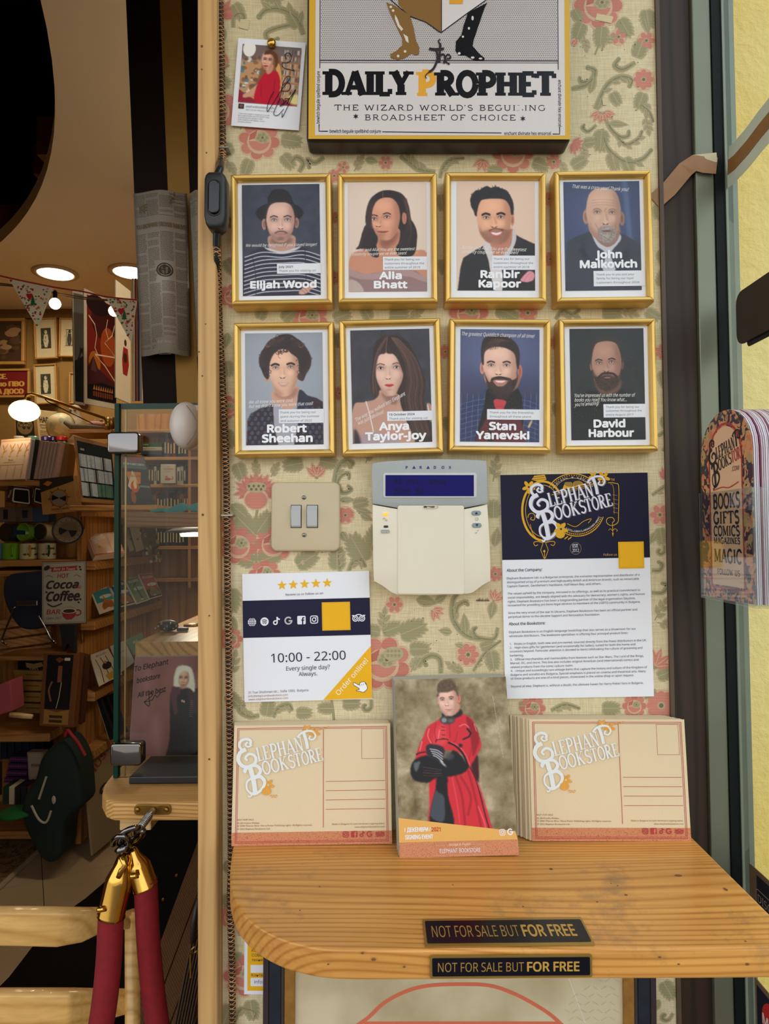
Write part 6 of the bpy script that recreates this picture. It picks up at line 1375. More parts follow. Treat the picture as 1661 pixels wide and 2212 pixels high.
def f1(i):
 i.rect(16,6,160,74,C(30,30,46),1);i.text('DISCOVER',18,36,9,C(150,140,130),w=60,l=2);i.stroke(rrect(14,84,22,42,4),1,C(150,140,130),2,closed=True);i.text('DINERS',34,58,9,C(150,140,130),w=40,l=2)
glass_print(t,'sticker_print',f1)
z2,z3=WX(1630,2108,gxx).z,WX(1630,2400,gxx).z
t=thing('window_sticker','dark sticker with round red mark, low on the window','sticker',loc=(gxx,yA,z3))
m=MB();m.box(gxx-.001,gxx,yB,yA-.006,z3,z2);m.build('sticker_film',plain('sticker_brown',C(112,92,70),.5),t)
def f2(i):
 dz=(z1-z2)*1000
 for k in range(2):
  o_=dz+6+k*70;i.rect(10,o_,150,o_+58,C(26,24,44),1);i.ell(46,o_+29,26,26,C(190,40,40),2);i.ell(80,o_+29,26,26,C(220,150,50),2);i.text('MasterCard' if k==0 else 'Maestro',22,o_+36,12,C(220,216,210),w=84,l=3,bold=.02)
glass_print(t,'sticker_print',f2)
# ------------------------------------------------------------ shop interior: shell
YB=3.70
XL=-3.2
M_must=plain('mustard_wall',C(140,104,46),.8,var=.08,scale=6)
M_ceil=plain('beige_ceiling',C(228,214,186),.85,var=.04,scale=3)
m=MB();m.box(XL-.1,.45,YB,YB+.1,0,ZC+.07);m.build('wall_back',M_must,kind='structure')
m=MB();m.box(XL-.1,XL,0,YB,0,ZC+.07);m.build('wall_left',M_must,kind='structure')
m=MB();m.box(.36,.43,.125,YB,0,ZC+.3);m.build('wall_right',M_must,kind='structure')
m=MB();m.box(XL,-1.15,0,.12,0,ZC);m.box(-1.15,xl,0,.12,2.32,ZC);m.build('wall_shopfront',plain('shopfront_dark',C(60,44,32),.7),kind='structure')  # unseen front wall and lintel, added to close off daylight from the shop
# ceiling with the round gallery opening
pc=[WZ(a,b_,ZC)for a,b_ in((88,0),(119,215),(45,478))]
(ax_,ay_),(bx_2,by_),(cx_,cy_)=[(p.x,p.y)for p in pc]
dd=2*(ax_*(by_-cy_)+bx_2*(cy_-ay_)+cx_*(ay_-by_))
ux=((ax_**2+ay_**2)*(by_-cy_)+(bx_2**2+by_**2)*(cy_-ay_)+(cx_**2+cy_**2)*(ay_-by_))/dd
uy=((ax_**2+ay_**2)*(cx_-bx_2)+(bx_2**2+by_**2)*(ax_-cx_)+(cx_**2+cy_**2)*(bx_2-ax_))/dd
ur=math.hypot(ax_-ux,ay_-uy)
V=[];F=[];ys=sorted(set([0.0,YB]+[min(YB,max(0,uy+ur*math.sin(a)))for a in np.linspace(-PI/2,PI/2,80)]))
for k,y in enumerate(ys):
 q=ur*ur-(y-uy)**2;hw=math.sqrt(q)if q>0 else 0;xl_,xr_=max(XL,ux-hw),max(XL,min(.43,ux+hw))
 V+=[(XL,y,ZC),(xl_,y,ZC),(xr_,y,ZC),(.43,y,ZC),(xr_,y,ZC+.07),(.43,y,ZC+.07)]
 if k:
  i=6*k;F+=[(i-6,i,i+1,i-5),(i-4,i+2,i+3,i-3),(i-4,i-2,i+4,i+2),(i-2,i-1,i+5,i+4)]
m=MB();m.add(V,F);ceil_=m.build('ceiling',M_ceil,kind='structure')
m=MB();m.box(XL,.43,0,YB,ZC+1.6,ZC+1.7);m.build('ceiling_gallery',plain('gallery_dark',C(9,7,6),.95),kind='structure')  # near-black colour stands in for the unlit gallery's darkness
m=MB();m.box(XL,.43,-.1,0,ZC+.07,ZC+1.7);m.box(XL,.43,YB,YB+.1,ZC+.07,ZC+1.7);m.box(XL-.1,XL,0,YB,ZC+.07,ZC+1.7);m.box(.43,.53,0,YB,ZC+.07,ZC+1.7);m.build('wall_gallery',plain('gallery_dark',C(9,7,6),.95),kind='structure')  # gallery walls carry the same darkness in their colour
m=MB();m.box(XL,.0,YB-.03,YB,ZC-.06,ZC-.001);m.build('trim_7',plain('cornice_brown',C(120,86,40),.7),kind='structure')
# books standing at the gallery edge
for(px,py,w_,hgt,cc)in((100,330,.10,.16,(120,70,30)),(92,372,.12,.14,(110,44,30)),(20,492,.10,.13,(120,46,36)),(38,478,.08,.10,(90,60,40)),(4,502,.12,.16,(130,60,50))):
 p=WZ(px,py,ZC+.10);m=MB();m.box(p.x-.02,p.x+w_-.02,p.y-.04,p.y+.05,ZC+.07,ZC+.07+hgt,C(*cc));m.box(p.x-.018,p.x+w_-.025,p.y-.035,p.y+.045,ZC+.078,ZC+.062+hgt,C(200,180,140))
 m.build('gallery_book',M_obj,label='worn old book seen at the rim of the round ceiling opening',cat='book',group='old books at the gallery rim')

 # ------------------------------------------------------------ lamps
def lamp_light(name,loc,energy,col,size=.08,typ='POINT',rot=None):
 ld=bpy.data.lights.new(name,typ);ld.energy=energy;ld.color=col
 if typ=='POINT':ld.shadow_soft_size=size
 else:ld.size=size
 o=bpy.data.objects.new(name,ld);COL.objects.link(o);o.location=loc
 if rot:o.rotation_euler=rot
 return o
WARM=(1.0,.86,.66)
M_bulb=plain('lamp_glow',C(255,244,220),.4,emit=(1.0,.86,.62,1),es=9)
for k,(px,py)in enumerate(((120,589),(283,586))):
 p=WZ(px,py,ZC);t=thing('ceiling_light',('round recessed ceiling light over the shop, left of the newspaper wrap','round recessed ceiling light half hidden behind the newspaper wrap')[k],'ceiling light',loc=(p.x,p.y,ZC))
 m=MB();m.lathe([(.125,-.001),(.125,-.008),(.100,-.012),(.097,-.001)],(p.x,p.y,ZC),(0,0,1),28);m.build('rim',plain('rim_white',C(190,170,140),.5),t,smooth=True)
 m=MB();m.lathe([(.096,-.004),(.094,-.010),(.02,-.011)],(p.x,p.y,ZC),(0,0,1),28);m.build('diffuser',M_bulb,t)
 l_=lamp_light('ceiling_lamp',(p.x,p.y,ZC-.03),5,WARM,.18,'AREA');l_.data.shape='DISK'
l_=lamp_light('ceiling_lamp',(-.55,1.6,ZC-.03),6,WARM,.18,'AREA');l_.data.shape='DISK'
l_=lamp_light('ceiling_lamp',(-2.2,3.0,ZC-.03),4.5,WARM,.18,'AREA');l_.data.shape='DISK'
lamp_light('hidden_fill_light',(.05,1.5,2.2),11,WARM,.12)  # added fill light hidden behind the papered wall, brightens the shop ceiling
lamp_light('gallery_fill_light',(ux+ur*.5,uy,ZC+.9),1.2,WARM,.1)  # added dim fill so the books at the gallery rim show
# swing-arm wall lamp with oval glass shade
gp_=B(53,888,3.3);t=thing('wall_lamp','brass swing-arm wall lamp with a glowing oval glass shade','wall lamp',loc=B(235,925,3.6))
m=MB();m.ball(gp_,(.070,.070,.052),24,m=14);m.build('shade',plain('opal_glass_lit',C(255,236,150),.3,emit=(1.0,.82,.36,1),es=3.2),t,smooth=True)
m=MB();m.tube([gp_+Vector((0,0,.05)),B(54,862,3.3),B(58,853,3.3),B(66,850,3.3),B(95,858,3.36),B(225,903,3.58),B(231,910,3.6),B(232,922,3.6)],.0075,8);m.build('arm',M_brassd,t,smooth=True)
m=MB();m.tube([B(97,862,3.36),B(103,868,3.36),B(200,915,3.58)],.0025,6);m.build('cable',M_blackm,t)
m=MB();m.lathe([(.014,-.02),(.014,.03)],B(232,920,3.6),(0,0,1),12);m.lathe([(.02,-.03),(.02,.03)],B(239,914,3.62),(0,0,1),12);m.build('mount',M_brassd,t,smooth=True)
lamp_light('wall_lamp_bulb',gp_+Vector((0,-.09,-.06)),1.6,WARM,.05)
# string of bulbs and bunting
t=thing('string_light','thin brown wire with hanging lit bulbs crossing above the shop','string light',loc=B(120,655,2.0))
m=MB();m.tube(smooth_pts([tuple(B(a,b_,2.0))for a,b_ in((-20,610),(60,620),(115,632),(180,642),(236,648),(300,650))],False,4),.0022,6);m.tube(smooth_pts([tuple(B(a,b_,2.02))for a,b_ in((-20,614),(60,622),(118,634),(180,646),(300,652))],False,4),.0018,6);m.build('wire',plain('wire_brown',C(96,62,34),.6),t)
for px,py,D_ in((119,656,2.0),(246,672,2.12)):
 m=MB();p=B(px,py,D_);m.ball(p,.0165,14);m.build('bulb',plain('bulb_glow',C(255,240,200),.4,emit=(1.0,.84,.55,1),es=7),t,smooth=True)
 m=MB();m.lathe([(.006,0),(.007,.02),(.003,.026)],p+Vector((0,0,.014)),(0,0,1),10);m.build('socket',M_blackm,t)
t=thing('bunting','festive bunting of cream triangles with small red hearts and green trees','bunting',loc=B(120,640,1.85))
m=MB();m.tube(smooth_pts([tuple(B(a,b_,1.85))for a,b_ in((-20,590),(18,600),(115,620),(180,630),(230,641),(298,648))],False,4),.0022,6);m.build('string',plain('red_string',C(160,30,34),.7),t)
for tri in([(18,600),(114,622),(82,710)],[(228,640),(296,648),(283,740)]):
 q=[B(a,b_,1.85)for a,b_ in tri];m=MB();m.add([*q,*[v+Vector((0,.001,0))for v in q]],[(0,2,1),(3,4,5),(0,1,4,3),(1,2,5,4),(2,0,3,5)]);fl=m.build('flag',plain('flag_cloth',C(222,206,172),.8),t)
 class FI(Ink):
  def __init__(s):s.m=MB()
  def mp(s,u,v,l=1):p=B(u,v,1.85);return(p.x,p.y-l*.0003-.0004,p.z)
 fi=FI();r=random.Random(tri[0][0])
 for k in range(70):
  a,b_=r.random(),r.random()
  if a+b_>1:a,b_=1-a,1-b_
  a,b_=a*.9+.03,b_*.9+.03
  u=tri[0][0]+a*(tri[1][0]-tri[0][0])+b_*(tri[2][0]-tri[0][0]);v=tri[0][1]+a*(tri[1][1]-tri[0][1])+b_*(tri[2][1]-tri[0][1])+1
  cc=r.choice([C(176,34,34),C(60,100,60),C(206,120,100)]);kd=r.random()
  if kd<.3:fi.ell(u-1.2,v,1.7,1.7,cc,1,6);fi.ell(u+1.2,v,1.7,1.7,cc,1,6);fi.poly([(u-2.8,v+.6),(u+2.8,v+.6),(u,v+3.6)],cc,1)
  elif kd<.6:fi.star(u,v,2.6,cc,1,6,.5)
  else:fi.ell(u,v,2.2,1.5,cc,1,8)
 cxm,cym=(tri[0][0]+tri[1][0]+tri[2][0])/3,(tri[0][1]+tri[1][1]+tri[2][1])/3
 for k in range(3):fi.poly([(cxm-6+k,cym+14-k*5),(cxm+6-k,cym+14-k*5),(cxm,cym+4-k*5)],C(36,96,50),2)
 fi.ell(cxm-10,cym-6,4,4,C(186,30,34),2,8);fi.ell(cxm-4,cym-6,4,4,C(186,30,34),2,8);fi.poly([(cxm-14,cym-4),(cxm,cym-4),(cxm-7,cym+5)],C(186,30,34),2)
 fi.build('flag_print',fl,root=t)

 # ------------------------------------------------------------ hanging column, newspaper wrap, sensor
t=thing('striped_column','tall hanging column of black and mustard panels behind the batten','column',loc=B(340,800,1.35))
sl=lambda x,y:x+.043*y
for nm,x0,x1,mt in(('black_panel',272,345,plain('panel_black',C(28,19,15),.8,spec=.15)),('mustard_panel',345,392,plain('panel_mustard',C(150,112,40),.7)),('dark_panel',392,450,plain('panel_black',C(28,19,15),.8,spec=.15))):
 m=MB();top_,bot_=-490,872;q=[B(sl(x0,top_),top_,1.35),B(sl(x1,top_),top_,1.35),B(sl(x1,bot_),bot_,1.35),B(sl(x0,bot_),bot_,1.35)];m.quadslab(q,(0,.05+(.01 if 'must' in nm else 0),0));m.build(nm,mt,t)
t=thing('newspaper_wrap','grey printed newspaper sheet wrapped round the striped column','newspaper',loc=B(350,770,1.3))
class NI(Ink):
 def __init__(s,x0,x1,off):s.m=MB();s.x0=x0;s.x1=x1;s.off=off
 def mp(s,u,v,l=1):
  t_=max(0,min(1,(u-s.x0)/(s.x1-s.x0)));dx=(1-t_)*17+t_*8;f=(v-418)/352
  D_=1.335-.035*math.sin(PI*t_)-l*.0002;return tuple(B(u+dx*f,v+4*math.cos(PI*t_*2)-4,D_))
for x0,x1,nm in((288,404,'sheet'),(408,440,'second_sheet')):
 ni=NI(x0,x1,0);V=[];n=14
 for i in range(n+1):
  u=x0+(x1-x0)*i/n
  V+=[ni.mp(u,418,0),ni.mp(u,770,0)]
 ni.m.add(V,[(2*i,2*i+1,2*i+3,2*i+2)for i in range(n)]);o=ni.m.build(nm,plain('news_sheet',C(158,150,138),.35,var=.05),t,smooth=True)
 sd_=o.modifiers.new('solid','SOLIDIFY');sd_.thickness=.0012
 ni=NI(x0,x1,0);r=random.Random(x0);K=C(96,86,74);K2=C(112,98,74)
 cols_=[(290,312),(315,340),(343,372),(375,402)]if x0<300 else[(410,424)]
 for(a,b_)in cols_:
  y=424
  while y<758:
   if 472<y<506 or(545<y<605 and 330<(a+b_)/2<372 and False):y+=3;continue
   if r.random()<.07:y+=5
   x=a
   while x<b_-2:
    w_=r.uniform(1.5,5);w_=min(w_,b_-x)
    if not(328<x<374 and 568<y<612)and not(322<x<372 and y>735):ni.rect(x,y,x+w_,y+1.1,K,1)
    x+=w_+1
   y+=2.9
 if x0<300:
  ni.rect(290,476,402,478,K2,2);ni.rect(290,501,402,503,K2,2);ni.text('YOU-KNOW-WHO STRONGER THAN EVER',291,496,9,K2,w=110,bold=.03,l=3)
  ni.text('W',304,444,12,K2,rot=-90,bold=.04,l=3);ni.text('TAL',366,420,11,K2,rot=-90,bold=.04,l=3);ni.text('N',300,462,14,K2,bold=.04,l=3)
  ni.ell(350,590,19,15,C(120,108,88),2);ni.ring(350,590,18,14,2,C(48,42,38),3);ni.ell(350,590,14,11,C(60,54,48),3);ni.poly([(342,584),(358,584),(357,596),(350,600),(343,596)],C(112,104,90),4);ni.stroke([(350,584),(350,600)],1.5,C(40,36,32),5);ni.stroke([(342,590),(358,590)],1.5,C(40,36,32),5)
  ni.rect(325,740,371,757,C(120,112,96),2);ni.text('Full Report',328,748,6,C(170,162,148),w=40,l=3,bold=.03);ni.text('PAGE 13',350,755,4,C(170,162,148),w=18,l=3)
  ni.frame(330,763,358,772,1,C(120,112,96),2)
 ni.build('news_print',o,root=t)
t=thing('motion_sensor','off-white rounded motion sensor beside the batten above the glass case','sensor',loc=B(410,960,1.0))
M_sens=plain('sensor_plastic',C(214,206,200),.4,var=.03)
m=MB();c_=B(403,920,.97);m.ball(c_,(.0225,.03,.034),24,m=16);
m.build('lens_dome',M_sens,t,smooth=True)
m=MB();a,b_=B(383,873,.99),B(470,968,.99);m.rbox(a.x,b_.x,a.y,a.y+.05,b_.z,a.z,.014);m.build('back_shell',M_sens,t,bevel=.008,smooth=True,segs=3)
m=MB();m.tube([B(403+22*math.sin(k*.31),876+k*8.5,.952-.012*math.sin(k*.3))for k in range(11)],.0006,5);m.build('seam',plain('seam_grey',C(120,112,106),.5),t)

# ------------------------------------------------------------ glass case, board, clips
zb_=B(265,1733,1.0).z
fr2=[WZ(a,b_,zb_)for a,b_ in((254,1661),(240,1675),(225,1694),(221,1711),(229,1727),(245,1733),(275,1734),(436,1716),(520,1712))]
yy=fr2[6].y
P=[(fr2[0].x+.0,fr2[0].y+.16)]+[(p.x,p.y)for p in fr2[:6]]+[(fr2[6].x,yy),(-.17,yy),(-.17,fr2[0].y+.16)]
m=MB();m.prismz(P,zb_-.027,zb_)
bd_=m.build('case_board',wood('pine_board_end',C(170,122,62),C(214,168,100),'X',.006,.5,dist=16),label='rounded pine board carrying the glass case left of the batten',cat='board',bevel=.004)
t=thing('glass_case','tall frameless glass case with chrome corner clips on the rounded pine board','display case',loc=(B(255,1700,1.1).x,B(255,1700,1.1).y,zb_))
DG=1.10
xg0=B(256,1700,DG).x;xg1=-.20;yg=CAM.y+DG;zg1=B(256,872,DG).z
m=MB();m.box(xg0,xg1,yg,yg+.006,zb_,zg1);m.build('front_pane',M_glass,t)
m=MB();m.box(xg0-.007,xg0,yg-.004,yg+.007,zb_+.001,zg1);m.build('pane_edge',M_gedge,t)
m=MB();m.box(xg0+.006,xg0+.0085,yg+.0065,yg+.0085,zb_+.001,zg1-.006);m.build('inner_edge',plain('edge_gold',C(150,116,60),.25,.4),t)
m=MB();m.box(xg0-.007,xg1,yg+.0065,yg+.25,zg1-.006,zg1);m.build('top_pane',M_glass,t)
m=MB();m.box(xg0-.007,xg1,yg+.004,yg+.0065,zg1-.008,zg1+.001);m.build('top_edge',M_gedge,t)
m=MB();m.box(xg0-.006,xg0-.001,yg+.0085,yg+.25,zb_+.001,zg1-.006);m.build('side_pane',M_glass,t)
for a0,b0,a1,b1 in((234,934,302,980),(241,1604,308,1652)):
 p,q=B(a0,b0,DG-.02),B(a1,b1,DG-.02);m=MB();m.rbox(p.x,q.x,p.y-.006,p.y+.017,q.z,p.z,.006);m.build('corner_clip',M_chrome,t,bevel=.003,smooth=True,segs=3)
 # signed poster standing inside the case
M,w,h=fit3([B(276,1417,1.24),B(446,1415,1.24),B(446,1694,1.2),B(290,1697,1.2)])
t=thing('signed_poster','signed photo poster of a person with long white hair, standing in the glass case','poster',M)
m=MB(local=True);m.box(-w/2,w/2,0,.003,-h/2,h/2);m.build('backing',plain('card_grey',C(120,106,96),.6),t)
P=Paint((1010,800,1640,1860),120,(120,70,64));P.ell(1200,1150,300,500,(136,84,78),1.4,.6);P.noise(12,20,4)
P.poly([(1360,1100),(1330,1180),(1340,1500),(1300,1860),(1640,1860),(1640,1160),(1540,1080)],(34,24,28),4);P.poly([(1345,1060),(1400,1060),(1420,1180),(1380,1300),(1335,1160)],(90,44,54),6);P.poly([(1480,1080),(1560,1130),(1560,1300),(1500,1200)],(60,34,42),5)
P.poly([(1440,880),(1380,890),(1355,960),(1352,1040),(1368,1060),(1480,1070),(1530,1110),(1538,1060),(1520,960),(1496,900)],(214,206,186),3);face(P,1437,990,96,160,(206,160,132),((1412,985),(1456,987)),15,(1437,1046,34),(1434,1018),(80,56,44),4,jaw=.66,lipw=4)
P.poly([(1400,900),(1440,884),(1490,910),(1510,1000),(1490,1060),(1484,960),(1440,926),(1396,960),(1384,1040),(1366,1040),(1370,950)],(222,214,196),3)
P.poly([(1390,1140),(1440,1120),(1480,1160),(1480,1260),(1420,1280),(1392,1220)],(30,24,26),4);P.ell(1432,1180,8,10,(200,160,140),.5);P.ell(1448,1186,8,10,(200,160,140),.5)
for k in range(9):P.line([(1500,1180+k*16),(1530,1184+k*16)],3,(170,160,150),.6,2)
P.poly([(1180,1320),(1260,1300),(1280,1500),(1260,1700),(1200,1500)],(150,110,104),20,.4)
P.mesh('photograph',w*.985,h*.985,-.0004,t)
ink=Ink((1010,800,1640,1860),w,h,-.0005);K=C(26,14,16)
for s_,u,v,ww,hh_ in(('To Elephant',1022,930,290,42),('bookstore',1042,1030,200,40),('All the best',1056,1150,244,40)):ink.text(s_,u,v,hh_,K,w=ww,rot=12,shear=.3,bold=.02)
ink.stroke(smooth_pts([(1110,1190),(1180,1130),(1150,1120),(1160,1220),(1120,1190),(1180,1170),(1200,1130),(1220,1150),(1250,1110),(1280,1104)]),6,K,3);ink.build('signature_print',t)
m=MB();p,q=B(278,1706,1.07),B(450,1706,1.07);m.box(p.x,q.x,p.y,p.y+.10,zb_,zb_+.012);m.build('tray',M_black,label='flat black tray with a glossy lid in front of the signed poster',cat='tray',bevel=.002)

# ------------------------------------------------------------ rope barrier hanging from the board
DR=.955
t=thing('rope_barrier','two red velvet ropes with brass ends hanging from a steel ring on the board','rope barrier',loc=B(280,1830,DR))
p,q=B(292,1736,1.0),B(371,1757,1.0)
m=MB();m.rbox(p.x,q.x,yy-.003,yy,q.z,p.z,.005);m.build('bracket',M_brassd,t,bevel=.0006)
for sx in(300,362):m=MB();s_=B(sx,1746,1.0);m.lathe([(.004,0),(.003,.002),(.001,.0025)],(s_.x,yy-.003,s_.z),(0,-1,0),10);m.build('screw',M_brassd,t)
hk=[Vector((B(334,1747,1.0).x,yy-.004,B(334,1747,1.0).z)),B(322,1762,.975),B(305,1785,DR),B(296,1795,DR)]
m=MB();m.tube(smooth_pts([tuple(v)for v in hk],False,5),.0042,8)
for k in range(9):c_=hk[1].lerp(hk[2],k/8);m.lathe([(.0056,-.001),(.0056,.001)],c_,(hk[2]-hk[1]),8)
m.build('hook_rod',M_steel,t,smooth=True)
def loop(cx,cy,rx,ry,D_,a0,a1,rot,n=20):
 c0,s0=math.cos(math.radians(rot)),math.sin(math.radians(rot));return[B(cx+(rx*math.cos(math.radians(a0+(a1-a0)*k/n)))*c0-(ry*math.sin(math.radians(a0+(a1-a0)*k/n)))*s0,cy+(rx*math.cos(math.radians(a0+(a1-a0)*k/n)))*s0+(ry*math.sin(math.radians(a0+(a1-a0)*k/n)))*c0,D_+.012*math.sin(math.radians(a0+(a1-a0)*k/n)))for k in range(n+1)]
m=MB();m.tube(loop(282,1805,27,13,DR,0,330,-28),.0042,8,flat=1.6);m.build('ring',M_chrome,t,smooth=True)
m=MB();m.tube(loop(262,1822,18,16,DR-.006,170,380,0),.0038,8);m.tube([B(262,1826,DR),B(270,1838,DR)],[.011,.011],12);m.build('snap_hook',M_chrome,t,smooth=True)
for k,(a,b_,c0,d_,w0)in enumerate((((269,1850),(240,1978),(205,2290),None,.0172),((287,1838),(315,1915),(352,2290),None,.0160))):
 A,Bq,Cq=B(*a,DR+.01*k),B(*b_,DR+.012*k),B(*c0,DR+.03*k-.01);ax3=(Bq-A)
 L_=ax3.length;m=MB();w1=w0*1.05
 m.lathe([(w1*.25,-.004),(w1*.45,0),(w1*.5,.10*L_),(w1*.86,.30*L_),(w1*1.0,.40*L_),(w1*1.0,.97*L_),(w1*1.06,L_),(w1*.95,L_)],A,ax3,28);m.build('brass_end',M_brass,t,smooth=True)
 m=MB();pts=smooth_pts([tuple(A+ax3*.93),tuple(Bq),tuple(Bq.lerp(Cq,.33)+Vector((.004*(1-2*k),0,0))),tuple(Bq.lerp(Cq,.66)+Vector((.004*(1-2*k),0,0))),tuple(Cq)],False,6);m.tube(pts,w0*.99,18)
 m.build('velvet_rope',velvet if k else(velvet:=plain('red_velvet',C(124,5,18),.8,var=.35,scale=90,bmp=.5)),t,smooth=True)
 m=MB();s_=B(*((229,1962),(300,1890))[k],DR-.016);m.lathe([(.004,0),(.004,.010),(.001,.012)],s_,(-1,-.4,0),10);m.build('set_screw',M_brass,t,smooth=True)
 if k==0:m=MB();m.tube([B(262,1850,DR-.01),B(272,1870,DR-.012),B(262,1880,DR-.012),B(256,1895,DR-.012)],.004,8);m.build('clasp',M_brass,t,smooth=True)

 # ------------------------------------------------------------ chair back at the lower left
t=thing('wooden_chair','pale bent-wood chair with flat curved back rails, lower left','chair',loc=(-.55,.45,0))
M_ch=wood('chair_wood',C(200,154,84),C(222,180,108),'X',.03,.35,coat=.3)
def rail(pxt,D_,hpx):
 top_=[B(a,b_,D_+dd_)for a,b_,dd_ in pxt];m=MB();V=[];n=len(top_)
 for p,(a,b_,dd_),hp in zip(top_,pxt,hpx):
  hm=hp/FPX*(D_+dd_);V+=[p,p+Vector((0,.022,.0)),p+Vector((0,.026,-hm)),p+Vector((0,.002,-hm))]
 F=[]
 for i in range(n-1):
  for k in range(4):F.append((4*i+k,4*i+(k+1)%4,4*i+4+(k+1)%4,4*i+4+k))
 F+=[(3,2,1,0),(4*n-4,4*n-3,4*n-2,4*n-1)];m.add(V,F);return m
rail([(-160,1972,.03),(-60,1970,0),(40,1970,-.01),(120,1971,-.005),(175,1972,.01),(225,1972,.04),(286,1984,.08)],1.10,[70,74,76,77,66,42,26]).build('back_rail',M_ch,t,bevel=.005,smooth=True,segs=3)
rail([(-160,2150,.03),(-60,2149,0),(60,2149,-.01),(150,2149,.0),(215,2150,.04),(286,2150,.08)],1.12,[74,76,78,78,60,40]).build('back_rail',M_ch,t,bevel=.005,smooth=True,segs=3)
pr_=B(286,2000,1.19)
for dx in(0,-.47):
 m=MB();m.tube([(pr_.x+dx,pr_.y,.835),(pr_.x+dx,pr_.y+.005,.45),(pr_.x+dx,pr_.y+.03,.0)],.013,10);m.build('rear_post',M_ch,t,smooth=True)
 m=MB();m.tube([(pr_.x+dx,pr_.y-.40,.44),(pr_.x+dx,pr_.y-.40,0)],.014,10);m.build('leg',M_ch,t,smooth=True)
m=MB();m.box(pr_.x-.49,pr_.x+.02,pr_.y-.42,pr_.y-.015,.44,.465);m.build('seat',M_ch,t,bevel=.006)

# ------------------------------------------------------------ floor mat, rug, dark counter side
m=MB();P=[WZ(a,b_,.012)for a,b_ in((330,1800),(262,1830),(232,1900),(185,1940),(140,1972),(96,2012),(66,2050),(20,2110),(-60,2190),(-60,2500),(300,2500),(430,2300),(440,1800))]
m.prismz([(p.x,p.y)for p in P],.007,.012);m.build('floor_mat',plain('black_rubber',C(22,18,16),.9,var=.1,spec=.1),label='black rubber mat with a curved edge on the beige tiles',cat='mat')
def rugmat():
 mm,nt,p=new_mat('patterned_rug');v=N(nt,'ShaderNodeTexVoronoi');v.inputs['Scale'].default_value=26;L(nt,coords(nt),v.inputs['Vector']);n1=N(nt,'ShaderNodeTexNoise');n1.inputs['Scale'].default_value=60;n1.inputs['Distortion'].default_value=2;L(nt,coords(nt),n1.inputs['Vector'])
 cr=N(nt,'ShaderNodeValToRGB');cr.color_ramp.interpolation='CONSTANT';cr.color_ramp.elements[0].color=C(44,34,28);cr.color_ramp.elements[1].position=.62;cr.color_ramp.elements[1].color=C(150,116,70)
 for ps,cc in((.36,C(110,50,34)),(.44,C(120,96,60)),(.52,C(60,60,50))):e_=cr.color_ramp.elements.new(ps);e_.color=cc
 mx=N(nt,'ShaderNodeMath');mx.operation='MULTIPLY_ADD';mx.inputs[1].default_value=.35;L(nt,v.outputs['Distance'],mx.inputs[0]);L(nt,n1.outputs['Fac'],mx.inputs[2]);L(nt,mx.outputs[0],cr.inputs[0]);L(nt,cr.outputs[0],p.inputs['Base Color']);p.inputs['Roughness'].default_value=.95;bump(nt,p,n1.outputs['Fac'],.6,.004);return mm
rp=[WZ(a,b_,.018)for a,b_ in((-260,1748),(0,1768),(118,1788),(130,1795),(70,1850),(0,1915),(-160,2040),(-500,2040))]
t=thing('rug','worn oriental rug in brown and ochre on the tiles','rug',loc=rp[3]);m=MB();m.prismz([(p.x,p.y)for p in rp],.007,.018);m.build('pile',rugmat(),t)
m=MB();m.tube([Vector((p.x,p.y,.016))for p in rp[2:7]],.012,8,flat=1.0);m.build('fringe',plain('fringe_beige',C(170,146,112),.9,var=.2,scale=40),t)
M_plank=wood('dark_plank',C(70,46,26),C(104,70,38),'Z',.006,.6)
t=thing('dark_counter','dark counter side of slanting brown planks left of the batten','counter',loc=B(380,2100,1.6))
q0=[(435,1795),(345,2000),(300,2110),(262,2260),(500,2260),(500,1795)]
for k,(a0,a1)in enumerate(((0,.30),(.31,.62),(.63,1.0))):
 f=lambda s_,v:B(262+(435-262)*(1-v)**.8*1.0+s_*(140),1795+465*v,1.42+.35*(1-v))
 m=MB();m.quadslab([f(a0,0),f(a1,0),f(a1,1),f(a0,1)],(0,.02,-.004));m.build('plank',M_plank,t,bevel=.002)
for k,(a,b_)in enumerate(((381,1891),(352,1943),(284,2056))):m=MB();m.ball(B(a,b_,1.40),.0028,8);m.build('nail',M_brassd,t)
p,q=B(258,1766,1.12),B(326,1794,1.12);m=MB();m.box(p.x,q.x,p.y,p.y+.05,q.z,zb_-.0275);m.build('support_block',M_pale,label='short pale wooden block under the rounded pine board',cat='block',bevel=.002)
for k in range(7):
 a0=372+k*6;q_=[B(a0+40,2030,1.02+k*.005),B(a0+43,2030,1.02+k*.005),B(a0+3,2230,.98+k*.005),B(a0,2230,.98+k*.005)];m=MB();m.quadslab(q_,(0,.05,0));m.build('cardboard_sheet',plain('cardboard_dark',C(74,54,34),.8),label='thin brown cardboard sheet leaning in the pile by the batten',cat='cardboard',group='cardboard sheets by the batten')
m=MB();m.quadslab([B(431,1870,.92),B(440,1866,.92),B(440,2108,.92),B(431,2108,.92)],(0,.004,0));m.quadslab([B(427,1900,.93),B(434,1890,.93),B(434,2090,.93),B(428,2080,.93)],(0,.002,0));m.build('paper_sheet',plain('paper_grey',C(150,142,126),.6),label='curled grey paper sheet hanging against the batten',cat='paper')
t=thing('leather_strap','dark leather strap with a thin brass ring hanging by the batten','strap',loc=B(418,2040,.96));m=MB();m.tube([B(428,1940,.96),B(420,1990,.96),B(416,2034,.96)],[.006,.009,.007],8,flat=.5);m.build('strap',plain('dark_leather',C(34,24,20),.5),t,smooth=True)
m=MB();m.tube(loop(420,2052,14,5,.955,0,300,-40),.0012,6);m.tube([B(411,2058,.955),B(412,2112,.955)],.0014,6);m.build('brass_ring',M_brassd,t)
